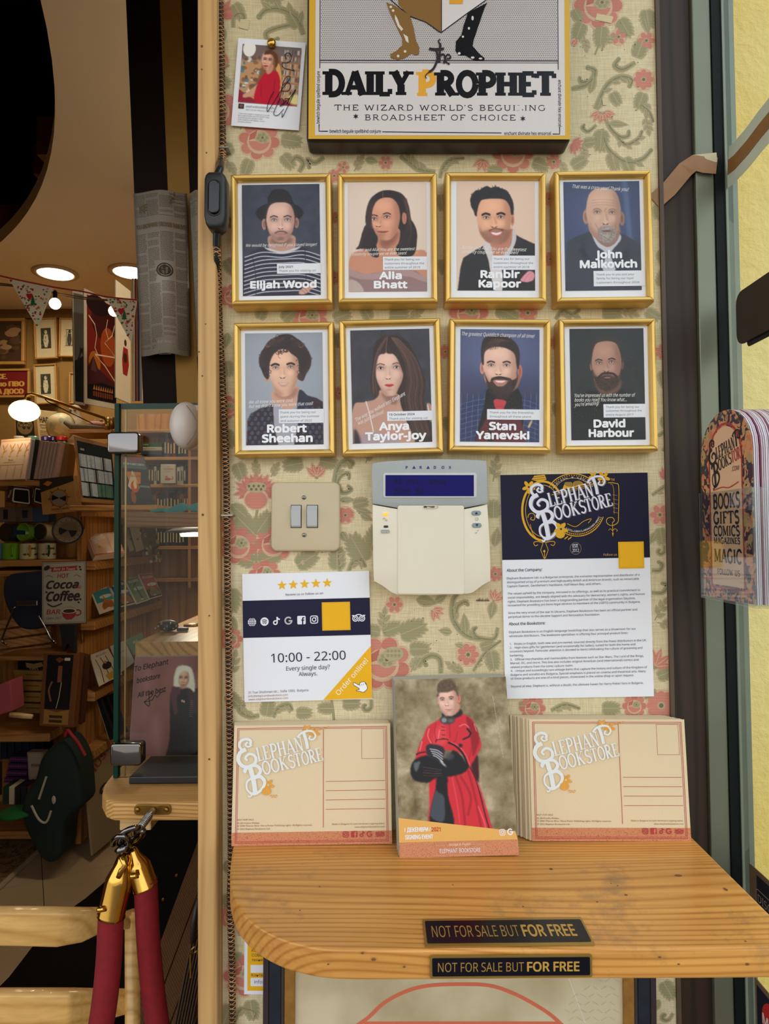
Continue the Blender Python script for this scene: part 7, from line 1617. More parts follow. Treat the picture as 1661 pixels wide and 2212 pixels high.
# ------------------------------------------------------------ shop goods
K6=1.22
B_near=B
def B(px,py,D):return B_near(px,py,D*K6 if 2.2<=D<=3.6 else D)
WARP=[]
def qd(quad,D):
 D=D if isinstance(D,(list,tuple))else[D]*4
 return fit3([B(a,b_,d_)for(a,b_),d_ in zip(quad,D)])
def goods(name,label,cat,quad,D,th,col,fn=None,box=None,group=None,rough=None,part='body',mat=None,pn='print'):
 """flat-faced article: body of thickness th plus printed front"""
 M,w,h=qd(quad,D);t=thing(name,label,cat,M,group=group);m=MB(local=True);D4=D if isinstance(D,(list,tuple))else[D]*4;Mi=M.inverted();WARP.append((t,w,h,[Vector((v.x,0,v.z))for v in(Mi@B(a,b_,d_)for(a,b_),d_ in zip(quad,D4))]))
 m.box(-w/2,w/2,0,th,-h/2,h/2,None if mat else col);m.build(part,mat or(M_shiny if rough else M_obj),t,bevel=min(.002,th*.2))
 if fn:
  ink=Ink(box or(0,0,100,100*h/w),w,h,-.0004,.0003);fn(ink);ink.build(pn,t)
 return t,w,h
def lines(i,u,v,w,n,st,col,r,l=3,h=2):
 for k in range(n):i.rect(u,v+k*st,u+w*r.uniform(.6,1),v+k*st+h,col,l)
R6=random.Random(66)
# frames on the mustard wall
def fpic(label,q,border,mat_c,fn,name='picture_frame',D=4.50):
 M,w,h=qd(q,D);t=thing(name,label,'picture frame',M);fw=w*border
 for x0,x1,z0,z1 in((-w/2,w/2,h/2-fw,h/2),(-w/2,w/2,-h/2,-h/2+fw),(-w/2,-w/2+fw,-h/2+fw,h/2-fw),(w/2-fw,w/2,-h/2+fw,h/2-fw)):
  m=MB(local=True);m.box(x0,x1,0,.03,z0,z1);m.build('moulding',plain('frame_oak',C(176,128,62),.5),t,bevel=.004)
 m=MB(local=True);m.box(-w/2+fw,w/2-fw,.012,.03,-h/2+fw,h/2-fw,mat_c);m.build('mount',M_obj,t)
 ink=Ink((0,0,100,140),w,h,.0115,.0004);fn(ink);ink.build('picture_print',t)
def engr(seed,sit=False):
 def f(i):
  r=random.Random(seed);i.rect(28,34,72,104,C(60,56,44),1)if not sit else None;c_=C(196,186,150)if not sit else C(60,56,46)
  i.ell(50,48,6,7,c_,2);i.poly([(42,56),(58,56),(62,78),(56,100),(44,100),(38,78)],c_,2)
  for k in range(26):x,y=r.uniform(30,68),r.uniform(38,100);i.stroke([(x,y),(x+r.uniform(-8,8),y+r.uniform(2,10))],1.4,C(120,112,88)if r.random()<.5 else C(40,36,30),3)
  if sit:i.frame(34,40,66,100,2,c_,1)
 return f
CR=C(196,180,140)
fpic('upper thin gold frame with a dark engraving on cream mount',[(72,687),(120,685),(124,773),(74,776)],.07,CR,engr(1))
fpic('thin gold frame with a seated figure engraving, right of the upper one',[(126,685),(170,687),(170,770),(127,771)],.07,CR,engr(2,True))
fpic('lower thin gold frame with a dancing figure engraving',[(71,787),(120,785),(123,871),(74,874)],.07,CR,engr(3))
fpic('narrow brown frame partly behind the hanging posters',[(147,804),(190,804),(190,872),(149,872)],.08,C(150,130,90),engr(4))
def brownpic(i):
 r=random.Random(5);i.rect(8,10,92,130,C(70,48,30),1)
 for k in range(40):i.ell(r.uniform(14,86),r.uniform(18,122),r.uniform(4,14),r.uniform(4,14),r.choice([C(110,80,50),C(50,34,24),C(150,116,76),C(86,60,40)]),2,9)
 i.ell(20,46,22,26,C(190,160,100),3);i.text('els',10,44,12,C(60,40,24),l=9);i.text('CE',12,112,12,C(190,160,110),l=9)
fpic('wide gilt frame with a crowded brown poster at the left edge',[(-60,686),(50,687),(54,786),(-60,788)],.06,C(90,64,40),brownpic)
def redsign(i):
 i.rect(4,6,96,134,C(112,24,24),1)
 for s_,u,v in(('СЕ.',57,48),('по ПВО',58,84),('А ДОСО',57,120)):i.text(s_,u,v,22,C(196,150,70),w=12 if s_=='СЕ.' else 34,bold=.03,l=4)
fpic('red framed sign with yellow Cyrillic lettering',[(-100,797),(61,796),(65,858),(-100,860)],.03,C(112,24,24),redsign)
# hanging posters
def fantasy(i):
 i.rect(8,6,97,128,C(120,34,22),1);i.ell(60,30,40,24,C(70,22,22),2);i.ell(40,14,34,12,C(40,20,24),3);i.ell(72,60,24,24,C(168,76,30),2);i.ell(30,84,18,14,C(180,104,36),2);i.poly([(8,92),(26,76),(40,90),(97,104),(97,128),(8,128)],C(70,30,36),4);i.poly([(18,94),(26,76),(36,94)],C(96,60,64),5);i.poly([(8,112),(50,106),(97,108),(97,128),(8,128)],C(22,18,24),6)
 for P_ in([(12,30),(30,38),(36,50),(30,66),(40,74)],[(92,30),(84,44),(60,56),(96,70),(30,74),(60,84),(92,100)],[(70,26),(64,40),(72,50)]):i.stroke(P_,1.8,C(230,200,170),7)
 for k in range(9):i.poly([(24+k*7,116),(30+k*7,116),(28+k*7,110)],C(190,120,60),8);i.rect(24+k*7,118,29+k*7,124,C(120,60,40),8)
goods('hanging_poster','hanging red fantasy poster with pale lightning and a dark skyline','poster',[(181,622),(252,655),(252,885),(183,872)],[2.4,2.56,2.56,2.4],.006,C(206,196,176),fantasy,(0,0,100,135))
def greyp(i):i.rect(8,3,90,132,C(110,112,108),1);i.poly([(8,84),(90,76),(90,132),(8,132)],C(24,26,32),2);[i.stroke(smooth_pts([(30+k*12,84),(60,74-k*3),(88,66+k*5)]),3,C(40,40,44),3)for k in range(3)]
goods('hanging_poster','hanging grey and black poster at the far left of the rack','poster',[(156,627),(182,632),(184,876),(161,872)],[2.5,2.54,2.54,2.5],.006,C(206,196,176),greyp,(0,0,100,135))
def creamp(i):i.ell(62,66,8,4,C(70,40,30),1);i.poly([(48,72),(78,72),(86,90),(74,104),(46,104),(40,88)],C(150,40,30),1);i.ell(60,84,12,6,C(60,34,30),2)
goods('hanging_poster','hanging cream poster with a small figure in red','poster',[(249,604),(284,629),(281,873),(252,859)],[2.2,2.3,2.3,2.2],.006,C(216,204,178),creamp,(0,0,100,135))
for k,(x,cc,lb)in enumerate(((284,(190,180,160),'cream'),(290,(120,60,50),'red'),(296,(60,60,96),'blue'),(302,(200,196,190),'white'))):goods('hanging_poster',f'edge of the narrow {lb} poster hanging next to the newspaper wrap','poster',[(x,601),(x+5,601),(x+6,866),(x+1,866)],2.12+k*.01,.004,C(*cc))
# things on top of the goods unit
t=thing('globe','old pale terrestrial globe on top of the shop shelves','globe',loc=B(130,940,3.2));m=MB();m.ball(B(131,921,3.2),.078,24,m=16)
def globem():
 mm,nt,p=new_mat('globe_map');n1=N(nt,'ShaderNodeTexNoise');n1.inputs['Scale'].default_value=22;n1.inputs['Detail'].default_value=5;L(nt,coords(nt),n1.inputs['Vector']);cr=N(nt,'ShaderNodeValToRGB');cr.color_ramp.elements[0].position=.48;cr.color_ramp.elements[1].position=.54;cr.color_ramp.elements[0].color=C(150,150,116);cr.color_ramp.elements[1].color=C(190,170,120);L(nt,n1.outputs['Fac'],cr.inputs[0]);L(nt,cr.outputs[0],p.inputs['Base Color']);return mm
m.build('sphere',globem(),t,smooth=True);m=MB();c_=B(131,921,3.2);m.tube([c_+Vector((.083*math.cos(a),0,.083*math.sin(a)))for a in np.linspace(0,2*PI,25)[:-1]],.002,6,closed=True);m.build('meridian_ring',M_brassd,t)
m=MB();m.lathe([(.05,-.15),(.04,-.135),(.01,-.11),(.01,-.07)],c_,(0,0,1),14);m.build('foot',M_brassd,t)
def wmap(i):i.rect(8,8,92,100,C(40,34,26),1);i.ell(50,56,36,34,C(120,100,60),2);[i.ell(34+k*11,50+(k%2)*12,8,9,C(56,46,32),3,8)for k in range(4)];i.rect(20,50,80,60,C(40,34,26),4);i.text('THE WORLD',24,59,8,C(170,144,90),w=52,l=5,bold=.02)
goods('leaning_print','dark print with a round world map leaning behind the shelves','print',[(30,888),(75,888),(81,968),(32,968)],3.4,.01,C(150,110,60),wmap,(0,0,100,142))
def narod(i):i.rect(14,52,100,54,C(60,50,40),2);i.text('НАРО',16,44,18,C(56,46,36),w=56,bold=.03);i.text('Приложение',16,66,7,C(70,60,44));lines(i,12,74,70,5,7,C(110,96,70),R6)
goods('leaning_print','cream newspaper page in Cyrillic leaning beside the world map','print',[(76,884),(124,890),(124,968),(86,968)],3.36,.01,C(196,176,128),narod,(0,0,100,136))
zt_=c_.z-.15;m=MB();m.box(B(20,950,3.4).x,B(172,950,3.2).x,B(20,950,2.95).y,B(20,950,3.55).y,zt_-.03,zt_);m.build('rear_shelf',M_pined,label='pine board behind the upper goods carrying the globe',cat='shelf')
t=thing('stone_owl','grey mottled bust standing behind the globe','figure',loc=B(163,930,3.5));c_=B(162,905,3.5)
m=MB();m.lathe([(.05,zt_-c_.z),(.055,-.04),(.045,.0),(.032,.03),(.036,.05),(.036,.07),(.02,.085),(.004,.09)],c_,(0,0,1),16);m.ball(c_+Vector((-.014,-.032,.055)),.010,8);m.ball(c_+Vector((.014,-.032,.055)),.010,8);m.build('bust',plain('mottled_stone',C(150,132,104),.9,var=.5,scale=60,bmp=.6),t,smooth=True)
t=thing('carved_bear','reddish carved animal head with open mouth beside the lamp mount','figure',loc=B(210,935,3.1));c_=B(208,922,3.1);M_bear=plain('carved_wood_red',C(120,60,30),.6,var=.3,scale=50,bmp=.4)
m=MB();m.ball(c_,(.066,.05,.034),16);m.ball(c_+Vector((-.045,-.01,.002)),(.022,.02,.014),12);m.ball(c_+Vector((.06,0,.006)),(.04,.035,.024),12);m.build('head',M_bear,t,smooth=True)
for sx in(.0,.03):m=MB();m.ball(c_+Vector((sx,-.01,.03)),.010,8);m.build('ear',M_bear,t,smooth=True)
m=MB();m.ball(c_+Vector((-.03,-.035,-.012)),(.022,.006,.008),10);m.build('tongue',plain('tongue_pink',C(200,100,80),.5),t)
zt2=c_.z-.034;m=MB();m.box(B(172,935,3.1).x,B(262,935,3.1).x,c_.y-.14,c_.y+.10,zt2-.02,zt2);m.build('carving_ledge',M_pined,label='short pine ledge under the carved animal head',cat='shelf')
m=MB();m.tube([(c_.x-.13,c_.y-.10,zt2+.045),(c_.x-.09,c_.y-.10,zt2+.018),(c_.x,c_.y-.11,zt2+.015),(c_.x+.1,c_.y-.11,zt2+.008)],[.010,.018,.015,.008],8);m.build('driftwood',plain('driftwood_bark',C(84,72,56),.9,var=.4,scale=80,bmp=.8),label='short dark branch lying in front of the carved head',cat='branch',smooth=True)
for k,(px,cc,lb)in enumerate(((41,(214,204,190),'white'),(71,(96,140,130),'teal'),(101,(60,36,96),'purple'),(116,(50,30,80),'small violet'),(134,(180,34,24),'red'))):
 p=B(px,950,2.9);t=thing('travel_mug',f'bottle with {lb} lid standing behind the boxed goods','bottle',loc=p);r_=.026 if 'small' not in lb else .015
 m=MB();m.lathe([(r_,-.20),(r_,-.005)],p,(0,0,1),16);m.build('body',M_black,t,smooth=True);m=MB();m.lathe([(r_*1.05,-.004),(r_*1.05,.012),(r_*.85,.018),(r_*.2,.019)],p,(0,0,1),16,C(*cc));m.build('lid',M_shiny,t)
 # unit A shelves (facing the camera) and side unit
DA=2.62;ya=CAM.y+DA*K6;zA=lambda py,D_=DA:B(80,py,D_).z
xa0,xa1=-1.98,B(160,1200,DA).x
t=thing('goods_shelving','pine shelving full of mugs and gift boxes, facing the entrance','shelving',loc=(-1.3,ya+.2,0))
for k,(py,th)in enumerate(((1038,12),(1209,14),(1232,12),(1562,18),(1792,16))):
 m=MB();z1=zA(py);m.box(xa0,xa1-(.03 if k==3 else 0),ya-.02-(.14 if k==3 else 0),ya+.36,z1-th*DA*K6/FPX,z1);m.build('shelf_board',M_pined,t,bevel=.004)
m=MB();m.box(xa0,xa1,ya+.36,ya+.38,.06,zA(935));m.build('back_panel',M_pinev,t)
t2=thing('side_shelving','stepped pine shelving with postcards running back along the aisle','shelving',loc=(-1.2,ya+.6,0))
for k in range(3):m=MB();m.box(xa1+.004,xa1+.03,ya+.02+k*.31,ya+.325+k*.31,.05,zA(1098));m.build('side_plank',M_pinev,t2,bevel=.003)
ZB=[zA(1097),zA(1213),zA(1343),zA(1497),zA(1622)]
for k,z1 in enumerate(ZB):
 m=MB();m.box(xa1+.031,B(206,1200,DA).x,ya-.0,ya+.96,z1-.042,z1);m.build('side_board',M_pined,t2,bevel=.004)
 if k in(0,1,2,3):
  m=MB();x_=B(201,1180,DA+.1).x
  for dx in(-.009,.009):m.tube([(x_+dx,ya+.005,z1-.043),(x_+dx*.4,ya+.015,z1-.10)],.003,6)
  m.build('shelf_bracket',M_brassd,t2)
  # row 1
def twigs(i):
 i.rect(0,0,100,8,C(190,140,96),1);i.rect(0,58,88,84,C(206,172,136),1);i.text('Bois',36,72,6,C(90,60,40),l=3);i.rect(20,76,60,77,C(120,90,60),2)
 for k in range(4):
  x=14+k*24
  for P_ in([(x,52),(x+4,34),(x-4,18)],[(x+4,34),(x+12,16)],[(x+2,42),(x+12,36)],[(x,86),(x-2,126)]):i.stroke(P_,2.4,C(196,140,40),3)
  i.ell(x,54,3,3,C(220,170,60),4,8)
goods('jewellery_board','pinkish display board with four gold twig earrings','display',[(3,950),(67,945),(54,1035),(-12,1037)],[2.66,2.66,2.6,2.6],.02,C(206,172,142),twigs,(0,0,100,130))
for k,(a,b_,cc)in enumerate(((68,56,(176,164,160)),(76,64,(52,54,34)))):goods('game_board_box',('grey','dark green')[k]+' box standing edge-on beside the earring board','box',[(a,948),(a+8,950),(b_+8,1035),(b_,1036)],2.61,.12,C(*cc))
for k in range(6):
 a,b_=86+k*7.6,72+k*7.6;goods('boxed_book','pinkish slim box in the slanting row on the upper shelf','box',[(a,951+k),(a+7,952+k),(b_+7,1035),(b_,1035)],2.6,.11,C(178,150,138),lambda i:lines(i,35,30,18,24,34,C(110,84,76),R6,h=18),(0,0,100,1200),'slim boxes in the slanting row')
def ktag(i):i.poly([(22,30),(62,26),(52,96),(38,106),(14,96)],C(50,42,34),1);i.text('COCKTAIL',22,84,7,C(190,160,110),w=28,l=3);i.text('MIX',26,94,7,C(190,160,110),l=3);i.ell(40,56,7,6,C(150,130,100),2)
goods('kraft_box','kraft gift box with a black hang-tag label on the upper shelf','box',[(124,952),(150,958),(142,1034),(114,1034)],2.64,.08,C(150,112,66),ktag,(0,0,100,130))
def mug(name,label,c,r_,h_,axis,col,handle,draw=None,group=None):
 t=thing(name,label,'mug',loc=c);ax=Vector(axis).normalized();c=Vector(c);m=MB()
 m.lathe([(r_*.9,0),(r_,h_*.06),(r_,h_*.94),(r_*1.05,h_*.97),(r_*1.05,h_),(r_*.93,h_),(r_*.9,h_*.1)],c,ax,24,col);m.build('body',M_shiny,t,smooth=True)
 m=MB();m.lathe([(r_*1.06,h_*.965),(r_*1.06,h_*1.0)],c,ax,24);m.build('rim',M_black,t)if draw else None
 if handle:m=MB();sd=Vector(handle);m.tube([c+ax*h_*a+sd*r_*b_ for a,b_ in((.82,.95),(.82,1.35),(.6,1.5),(.35,1.4),(.2,.97))],r_*.11,8,col if not draw else draw[0]);m.build('handle',M_shiny,t,smooth=True)
 if draw:
  for k in range(draw[1]):
   a=math.radians(-120+k*60/max(1,draw[1]/3));u=ax.orthogonal().normalized();v=ax.cross(u);hgt=h_*(.3+.35*(k%2))
   rad=u*math.cos(a)+v*math.sin(a);m=MB();p=c+rad*r_*1.005+ax*hgt;s_=ax.cross(rad);m.add([p+(s_*x+ax*y)*r_+rad*r_*(math.sqrt(max(0,1-x*x))-1+.01)for x,y in((-.5,0),(-.2,.14),(.2,.1),(.42,.18),(.42,-.14),(.2,-.06),(-.2,-.12))],[tuple(range(7))],draw[2]);m.build('motif',M_obj,t)
 return t
zs1=zA(1209)
for k,(px,cc,lb,dr)in enumerate(((-10,(120,160,200),'pale blue enamel mug at the left edge of the mug row',None),(24,(120,168,44),'lime green enamel mug standing on the mug shelf',None),(62,(214,200,150),'cream enamel mug with brown fish and a yellow handle',(C(200,140,30),5,C(96,66,36))),(102,(200,184,140),'cream enamel mug with flying birds and a green handle',(C(40,60,30),5,C(80,60,36))))):
 p=B(px,1190,2.68);mug('enamel_mug',lb,(p.x,p.y,zs1),.040,.078,(0,0,1),C(*cc),(.55,-.83,0),dr)
p=B(136,1190,2.66);t=thing('drinking_glass','clear glass tumbler at the right end of the mug shelf','glass',loc=p);m=MB();m.lathe([(.024,0),(.028,.075),(.0265,.075),(.023,.004)],(p.x,p.y,zs1),(0,0,1),18);m.build('tumbler',M_glass,t,smooth=True)
zs2=zs1+.083
for k,(px,cc,lb,dr)in enumerate(((25,(60,76,110),'blue enamel mug with red dots lying on the mugs below',(C(40,50,90),6,C(150,50,50))),(62,(110,154,40),'green enamel mug lying on its side',None),(98,(196,178,128),'cream fish-pattern mug lying on its side',(C(60,50,30),6,C(60,60,30))))):
 p=B(px,1150,2.70);mug('enamel_mug',lb,(p.x+.015,p.y+.045,zs2+.043),.042,.080,(-.35,-.93,.05),C(*cc),None,dr)
M,w,h=qd([(112,1115),(180,1117),(181,1177),(113,1175)],[2.50,2.53,2.5,2.47]);t=thing('tin_plate','round dark enamel plate with a two-wedge compass dial','plate',M)
m=MB(local=True);m.lathe([(w*.44,.006),(w*.5,0),(w*.51,-.004),(w*.48,-.004),(w*.42,.002),(.001,.003)],(0,0,0),(0,1,0),32);m.build('dish',M_black,t,smooth=True)
ink=Ink((-50,-50,50,50),w,w,-.0015,.0004);ink.ell(0,0,44,44,C(110,92,66),1,32);ink.ring(0,0,33,33,1.2,C(60,50,38),2);ink.ell(0,0,30,30,C(90,74,52),2,28)
for a0 in(120,-20):ink.poly([(0,0)]+arc(0,0,29,29,a0+20,a0+80,8),C(20,18,18),3)
for k in range(14):ink.ell(38*math.cos(k*.449),38*math.sin(k*.449),2,2,C(60,44,30),3,6)
ink.build('dial_print',t)
for k,(x0,x1,cc,lb)in enumerate(((-30,32,(120,100,84),'grey-brown mug carton at the left'),(32,70,(112,94,82),'grey carton printed with a blue mug'),(70,104,(66,84,110),'plain blue carton'))):
 goods('gift_carton',lb+' above the lying mugs','box',[(x0,1096),(x1,1095),(x1,1127),(x0,1128)],2.76,.08,C(*cc),(lambda i:(i.poly([(40,18),(76,18),(72,62),(44,62)],C(44,48,60),1),lines(i,8,60,22,4,6,C(60,50,44),R6)))if k==1 else(lambda i:i.rect(60,15,76,70,C(36,34,36),1))if k==0 else None,(0,0,100,85))
for k,(a,b_)in enumerate(((12,64),(66,92))):
 t,w,h=goods('hanging_pouch',('brown and black pouch hanging on a hook, left one','brown and black pouch hanging behind the compass pack')[k],'pouch',[(a+6,1048),(b_,1052),(b_+2,1092),(a,1084)],2.54,.02,C(60,36,28));ink=Ink((0,0,100,80),w,h,-.0005,.0004);ink.poly(rrect(26,98,10,76,8),C(190,180,164),1);ink.poly(rrect(32,94,16,70,6),C(18,16,20),2);ink.text('Vinsen',14,60,9,C(200,180,140),rot=80,l=4);ink.build('print',t)
for k in range(4):
 dx=(3-k)*3
 t,w,h=goods('compass_pack','kraft pack with a black corner and compass wheel, front of the hanging row' if k==3 else 'kraft pack hanging behind the front compass pack','pack',[(85+dx,1035),(158+dx,1027),(168+dx,1104),(92+dx,1112)],2.50+(3-k)*.012,.004,C(156,112,58),None,None,None if k==3 else 'hanging compass packs')
 if k==3:
  ink=Ink((0,0,100,106),w,h,-.0005,.0005);ink.poly([(0,0),(100,0),(100,16),(0,40)],C(44,36,28),1);ink.poly([(10,16),(24,8),(38,14),(24,24)],C(180,100,30),2);ink.ell(52,62,25,25,C(150,96,44),2,28);ink.ring(52,62,25,25,1.5,C(96,54,26),3);ink.ell(52,62,21,21,C(120,108,92),3,24)
  for a0 in(165,-15):ink.poly([(52,62)]+arc(52,62,21,21,a0,a0+50,6),C(18,16,16),4)
  for a in range(0,360,45):ink.poly([(52+26*math.cos(math.radians(a-5)),62+26*math.sin(math.radians(a-5))),(52+34*math.cos(math.radians(a)),62+34*math.sin(math.radians(a))),(52+26*math.cos(math.radians(a+5)),62+26*math.sin(math.radians(a+5)))],C(96,54,26),3)
  ink.text('COCKTAIL COMPASS',26,97,6,C(80,50,26),w=50,bold=.02);ink.text('MIX & MINGLE',38,103,3.5,C(80,50,26),w=24);ink.build('print',t)
t,w,h=goods('foil_card_rack','slanting wooden display frame holding twelve silvery foil packets','display',[(158,941),(240,960),(252,1090),(174,1084)],[2.62,2.58,2.52,2.54],.03,C(176,128,76));ink=Ink((0,0,100,150),w,h,-.0006,.0004);ink.rect(9,10,100,140,C(40,44,46),1);ink.poly(rrect(16,27,26,31,2),C(190,190,190),2);ink.build('felt_print',t)
for r_ in range(3):
 for c_i in range(4):
  u0,v0=10+c_i*22,40+r_*33;m=MB(local=True);X_=lambda u:(u-50)/100*w;Z_=lambda v:(75-v)/150*h;V=[]
  for i in range(4):
   for j in range(4):V.append((X_(u0+i*6.8),-.0025-.0025*((i*5+j*3+c_i+r_)%3),Z_(v0+j*10)))
  m.add(V,[(4*i+j,4*i+j+1,4*i+j+5,4*i+j+4)for i in range(3)for j in range(3)]);m.build('foil_packet',plain('silver_foil',C(206,216,218),.25,.25,var=.3,scale=120)if r_<2 or c_i<2 else plain('green_foil',C(110,150,124),.3,.2,var=.4),t)
p,q=B(150,1092,2.42),B(338,1092,2.42);m=MB();m.box(p.x,q.x,p.y,p.y+.20,p.z-.022,p.z);m.build('rack_board',M_pined,label='pine ledge under the foil packets and the travel book',cat='board',bevel=.003)
def travel(i):
 i.rect(0,0,100,40,C(84,104,110),1);i.text('STORIES',4,18,13,C(170,60,44),w=84,bold=.04);i.text('FROM PLANET EARTH',6,29,6,C(210,210,200),w=86,bold=.02);i.poly([(14,50),(74,50),(66,86),(28,86)],C(206,120,30),2);i.text('BULGARIA',34,66,7,C(60,40,30),w=42,l=4)
 i.poly([(40,46),(50,60),(60,100),(30,104),(20,94)],C(226,190,160),3);i.ell(44,96,14,18,C(200,80,40),4);i.ell(46,90,6,12,C(240,200,140),5);i.text('KOMISSIDIMA',62,96,5,C(220,220,214),w=36,l=4);i.poly([(28,112),(40,106),(46,132),(40,146),(30,140)],C(150,80,40),3)
goods('travel_book','travel book with blue sky, orange sign and campfire on its cover','book',[(262,981),(312,989),(333,1091),(266,1091)],[2.5,2.52,2.44,2.44],.012,C(50,50,52),travel,(0,0,100,150))
# side unit goods
def mini(i):i.rect(0,78,100,85,C(190,110,80),1);i.frame(3,3,97,82,1.2,C(180,80,80),2);logo(i,8,26,46,12,C(226,226,220),None,4);i.ell(24,54,5,5,C(214,150,70),3);i.rect(60,4,61,76,C(190,110,90),3);i.poly(rrect(40,60,74,80,3),C(210,206,200),5)
goods('postcard_stack','block of cream postcards with a price label on the side shelving','card',[(187,1153),(252,1149),(270,1194),(205,1201)],[2.72,2.85,2.75,2.62],.03,C(206,176,146),mini,(0,0,100,85))
for k in range(2):goods('arched_notebook',('left','right')[k]+' arched brown bookmark pack on the side shelving','bookmark',[(262+k*16,1132),(281+k*16,1130),(298+k*14,1186),(281+k*14,1192)],[3.0,3.05,2.9,2.85],.01,C(96,78,58),lambda i:(lines(i,30,20,30,5,10,C(50,40,30),R6),i.ell(50,120,14,8,C(30,26,24),2)),(0,0,100,200))
def jungle(i):
 r=random.Random(3)
 for k in range(60):i.ell(r.uniform(5,95),r.uniform(5,95),r.uniform(3,9),r.uniform(2,7),r.choice([C(70,64,40),C(120,110,50),C(40,34,30),C(140,130,110),C(80,40,34)]),2,8)
goods('jigsaw_box','dark box with crowded green and grey artwork on the side shelving','box',[(292,1139),(336,1137),(344,1181),(306,1186)],[3.1,3.3,3.2,3.0],.03,C(50,46,36),jungle)
def blg(sky,ground,bld,seed):
 def f(i):
  i.rect(4,4,96,146,C(*sky),1);i.rect(4,96,96,146,C(*ground),2);i.ell(60,70,34,10,C(200,206,196),3)
  r=random.Random(seed)
  if seed==3:i.stroke([(48,60),(56,130)],7,C(36,34,34),5);i.stroke(smooth_pts([(34,54),(48,44),(60,36)]),6,C(36,34,34),5)
  else:
   i.poly([(22,116),(44,86),(46,70),(48,52),(50,70),(54,86),(84,100),(90,136),(22,136)],C(*bld),4)
   for k in range(6):i.rect(30+k*9,104,33+k*9,132,C(110,60,36),5)
  i.text('BULGARIA',14,30,14,C(220,214,196),w=72,bold=.03,l=8);i.poly(rrect(38,58,132,138,3),C(206,206,200),9)
 return f
for(q_,D_,f_,lb)in(([(192,1268),(232,1259),(256,1313),(217,1326)],[2.75,2.9,2.82,2.66],blg((60,140,150),(200,190,160),(176,110,60),1),'souvenir print with teal sky and a domed orange building'),([(234,1259),(266,1252),(294,1303),(258,1312)],[2.92,3.05,2.98,2.85],blg((40,80,140),(60,40,34),(150,90,50),2),'souvenir print with deep blue sky and a columned building'),([(268,1252),(298,1244),(322,1296),(296,1304)],[3.08,3.2,3.12,3.0],blg((90,130,96),(120,130,100),(0,0,0),3),'souvenir print with green sky and a black column'),([(298,1241),(330,1237),(350,1287),(323,1294)],[3.22,3.35,3.28,3.15],blg((170,84,70),(50,60,40),(150,130,90),4),'souvenir print with red sky and white houses')):goods('souvenir_print',lb,'print',q_,D_,.006,C(206,200,180),f_,(0,0,100,150))
def roses(i):
 for k in range(3):i.stroke(smooth_pts([(16+k*26,30),(24+k*24,80),(20+k*28,146)]),3,C(110,70,50),2)
 i.ell(56,78,22,18,C(40,34,32),3);i.ell(54,60,7,7,C(170,120,90),4);i.poly([(36,118),(96,110),(96,146),(40,146)],C(176,140,50),2);i.text('BULGARIA',24,22,9,C(110,100,90),w=56)
goods('souvenir_print','pale souvenir print with twigs and a dark figure, lower side shelf','print',[(191,1418),(237,1397),(261,1459),(219,1479)],[2.70,2.85,2.8,2.6],.006,C(196,188,168),roses,(0,0,100,150));goods('souvenir_print','white souvenir print with small grey title, lower side shelf','print',[(238,1396),(270,1383),(291,1430),(262,1452)],[2.87,3.0,2.95,2.8],.006,C(176,174,170),lambda i:i.text('BULGARIA',30,60,10,C(80,80,84),w=50),(0,0,100,150));goods('souvenir_print','green souvenir print behind the corner of the wooden counter','print',[(272,1382),(306,1367),(322,1404),(296,1428)],[3.02,3.15,3.1,3.0],.006,C(90,128,108),lambda i:i.text('BUL',30,40,14,C(190,196,180),w=30,bold=.02),(0,0,100,130))
for k in range(3):goods('boxed_game','black-edged sleeve in the leaning row low on the side shelving','box',[(208+k*13,1512-k*5),(218+k*13,1508-k*5),(250+k*12,1594-k*6),(236+k*12,1600-k*6)],2.72+k*.08,.02,C(22,20,22),lambda i:(i.rect(0,0,8,900,C(150,136,110),1)),(0,0,100,900),'sleeves in the leaning row')
# tin sign
def cocoa(i):
 K,Rr=C(54,40,36),C(140,44,44);i.rect(0,0,100,140,C(150,144,126),1);i.frame(2,2,98,138,.8,C(90,80,70),2);i.poly([(16,12),(82,9),(79,14),(83,19),(20,22),(22,16)],Rr,2);i.text('Best In Town',26,19,6,C(206,190,170),w=50,shear=.3,l=4);i.ell(11,13,8,5,K,3,12,-30);[i.ell(a,b_,3,2.2,K,3,8,30)for a,b_ in((87,12),(89,18),(10,68),(88,86),(84,93))]
 i.text('HOT',35,36,9,Rr,w=27,shear=.2,bold=.03);i.text('Cocoa',10,60,17,K,w=74,shear=.3,bold=.05);i.text('AND',74,61,6,Rr,w=16,shear=.2,bold=.02);i.text('Coffee',10,88,20,K,w=76,shear=.3,bold=.05);i.stroke(smooth_pts([(12,94),(26,101),(46,94)]),3,K,4);i.text('BAR',10,118,10,Rr,w=31,shear=.15,bold=.03);i.text('Open 24/7',9,130,6,K,w=36,shear=.3)
 for s_ in(0,1):i.stroke(smooth_pts([(9+s_*64,33),(16+s_*64,30),(25+s_*64,35)]),1.2,Rr,3)
 i.ell(62,110,17,9,C(150,130,110),4);i.poly([(45,112),(79,112),(76,124),(68,131),(56,131),(48,124)],Rr,5);i.ell(62,112,17,6,C(180,170,150),6);i.ell(62,112,14,4.4,K,7);i.ring(82,116,7,6,3,Rr,4)
goods('tin_sign','cream tin sign for a hot cocoa and coffee bar with a red cup','sign',[(90,1213),(186,1211),(187,1347),(90,1350)],2.42,.003,C(96,60,46),lambda i:cocoa(i),(-1.5,-2,101.5,142))
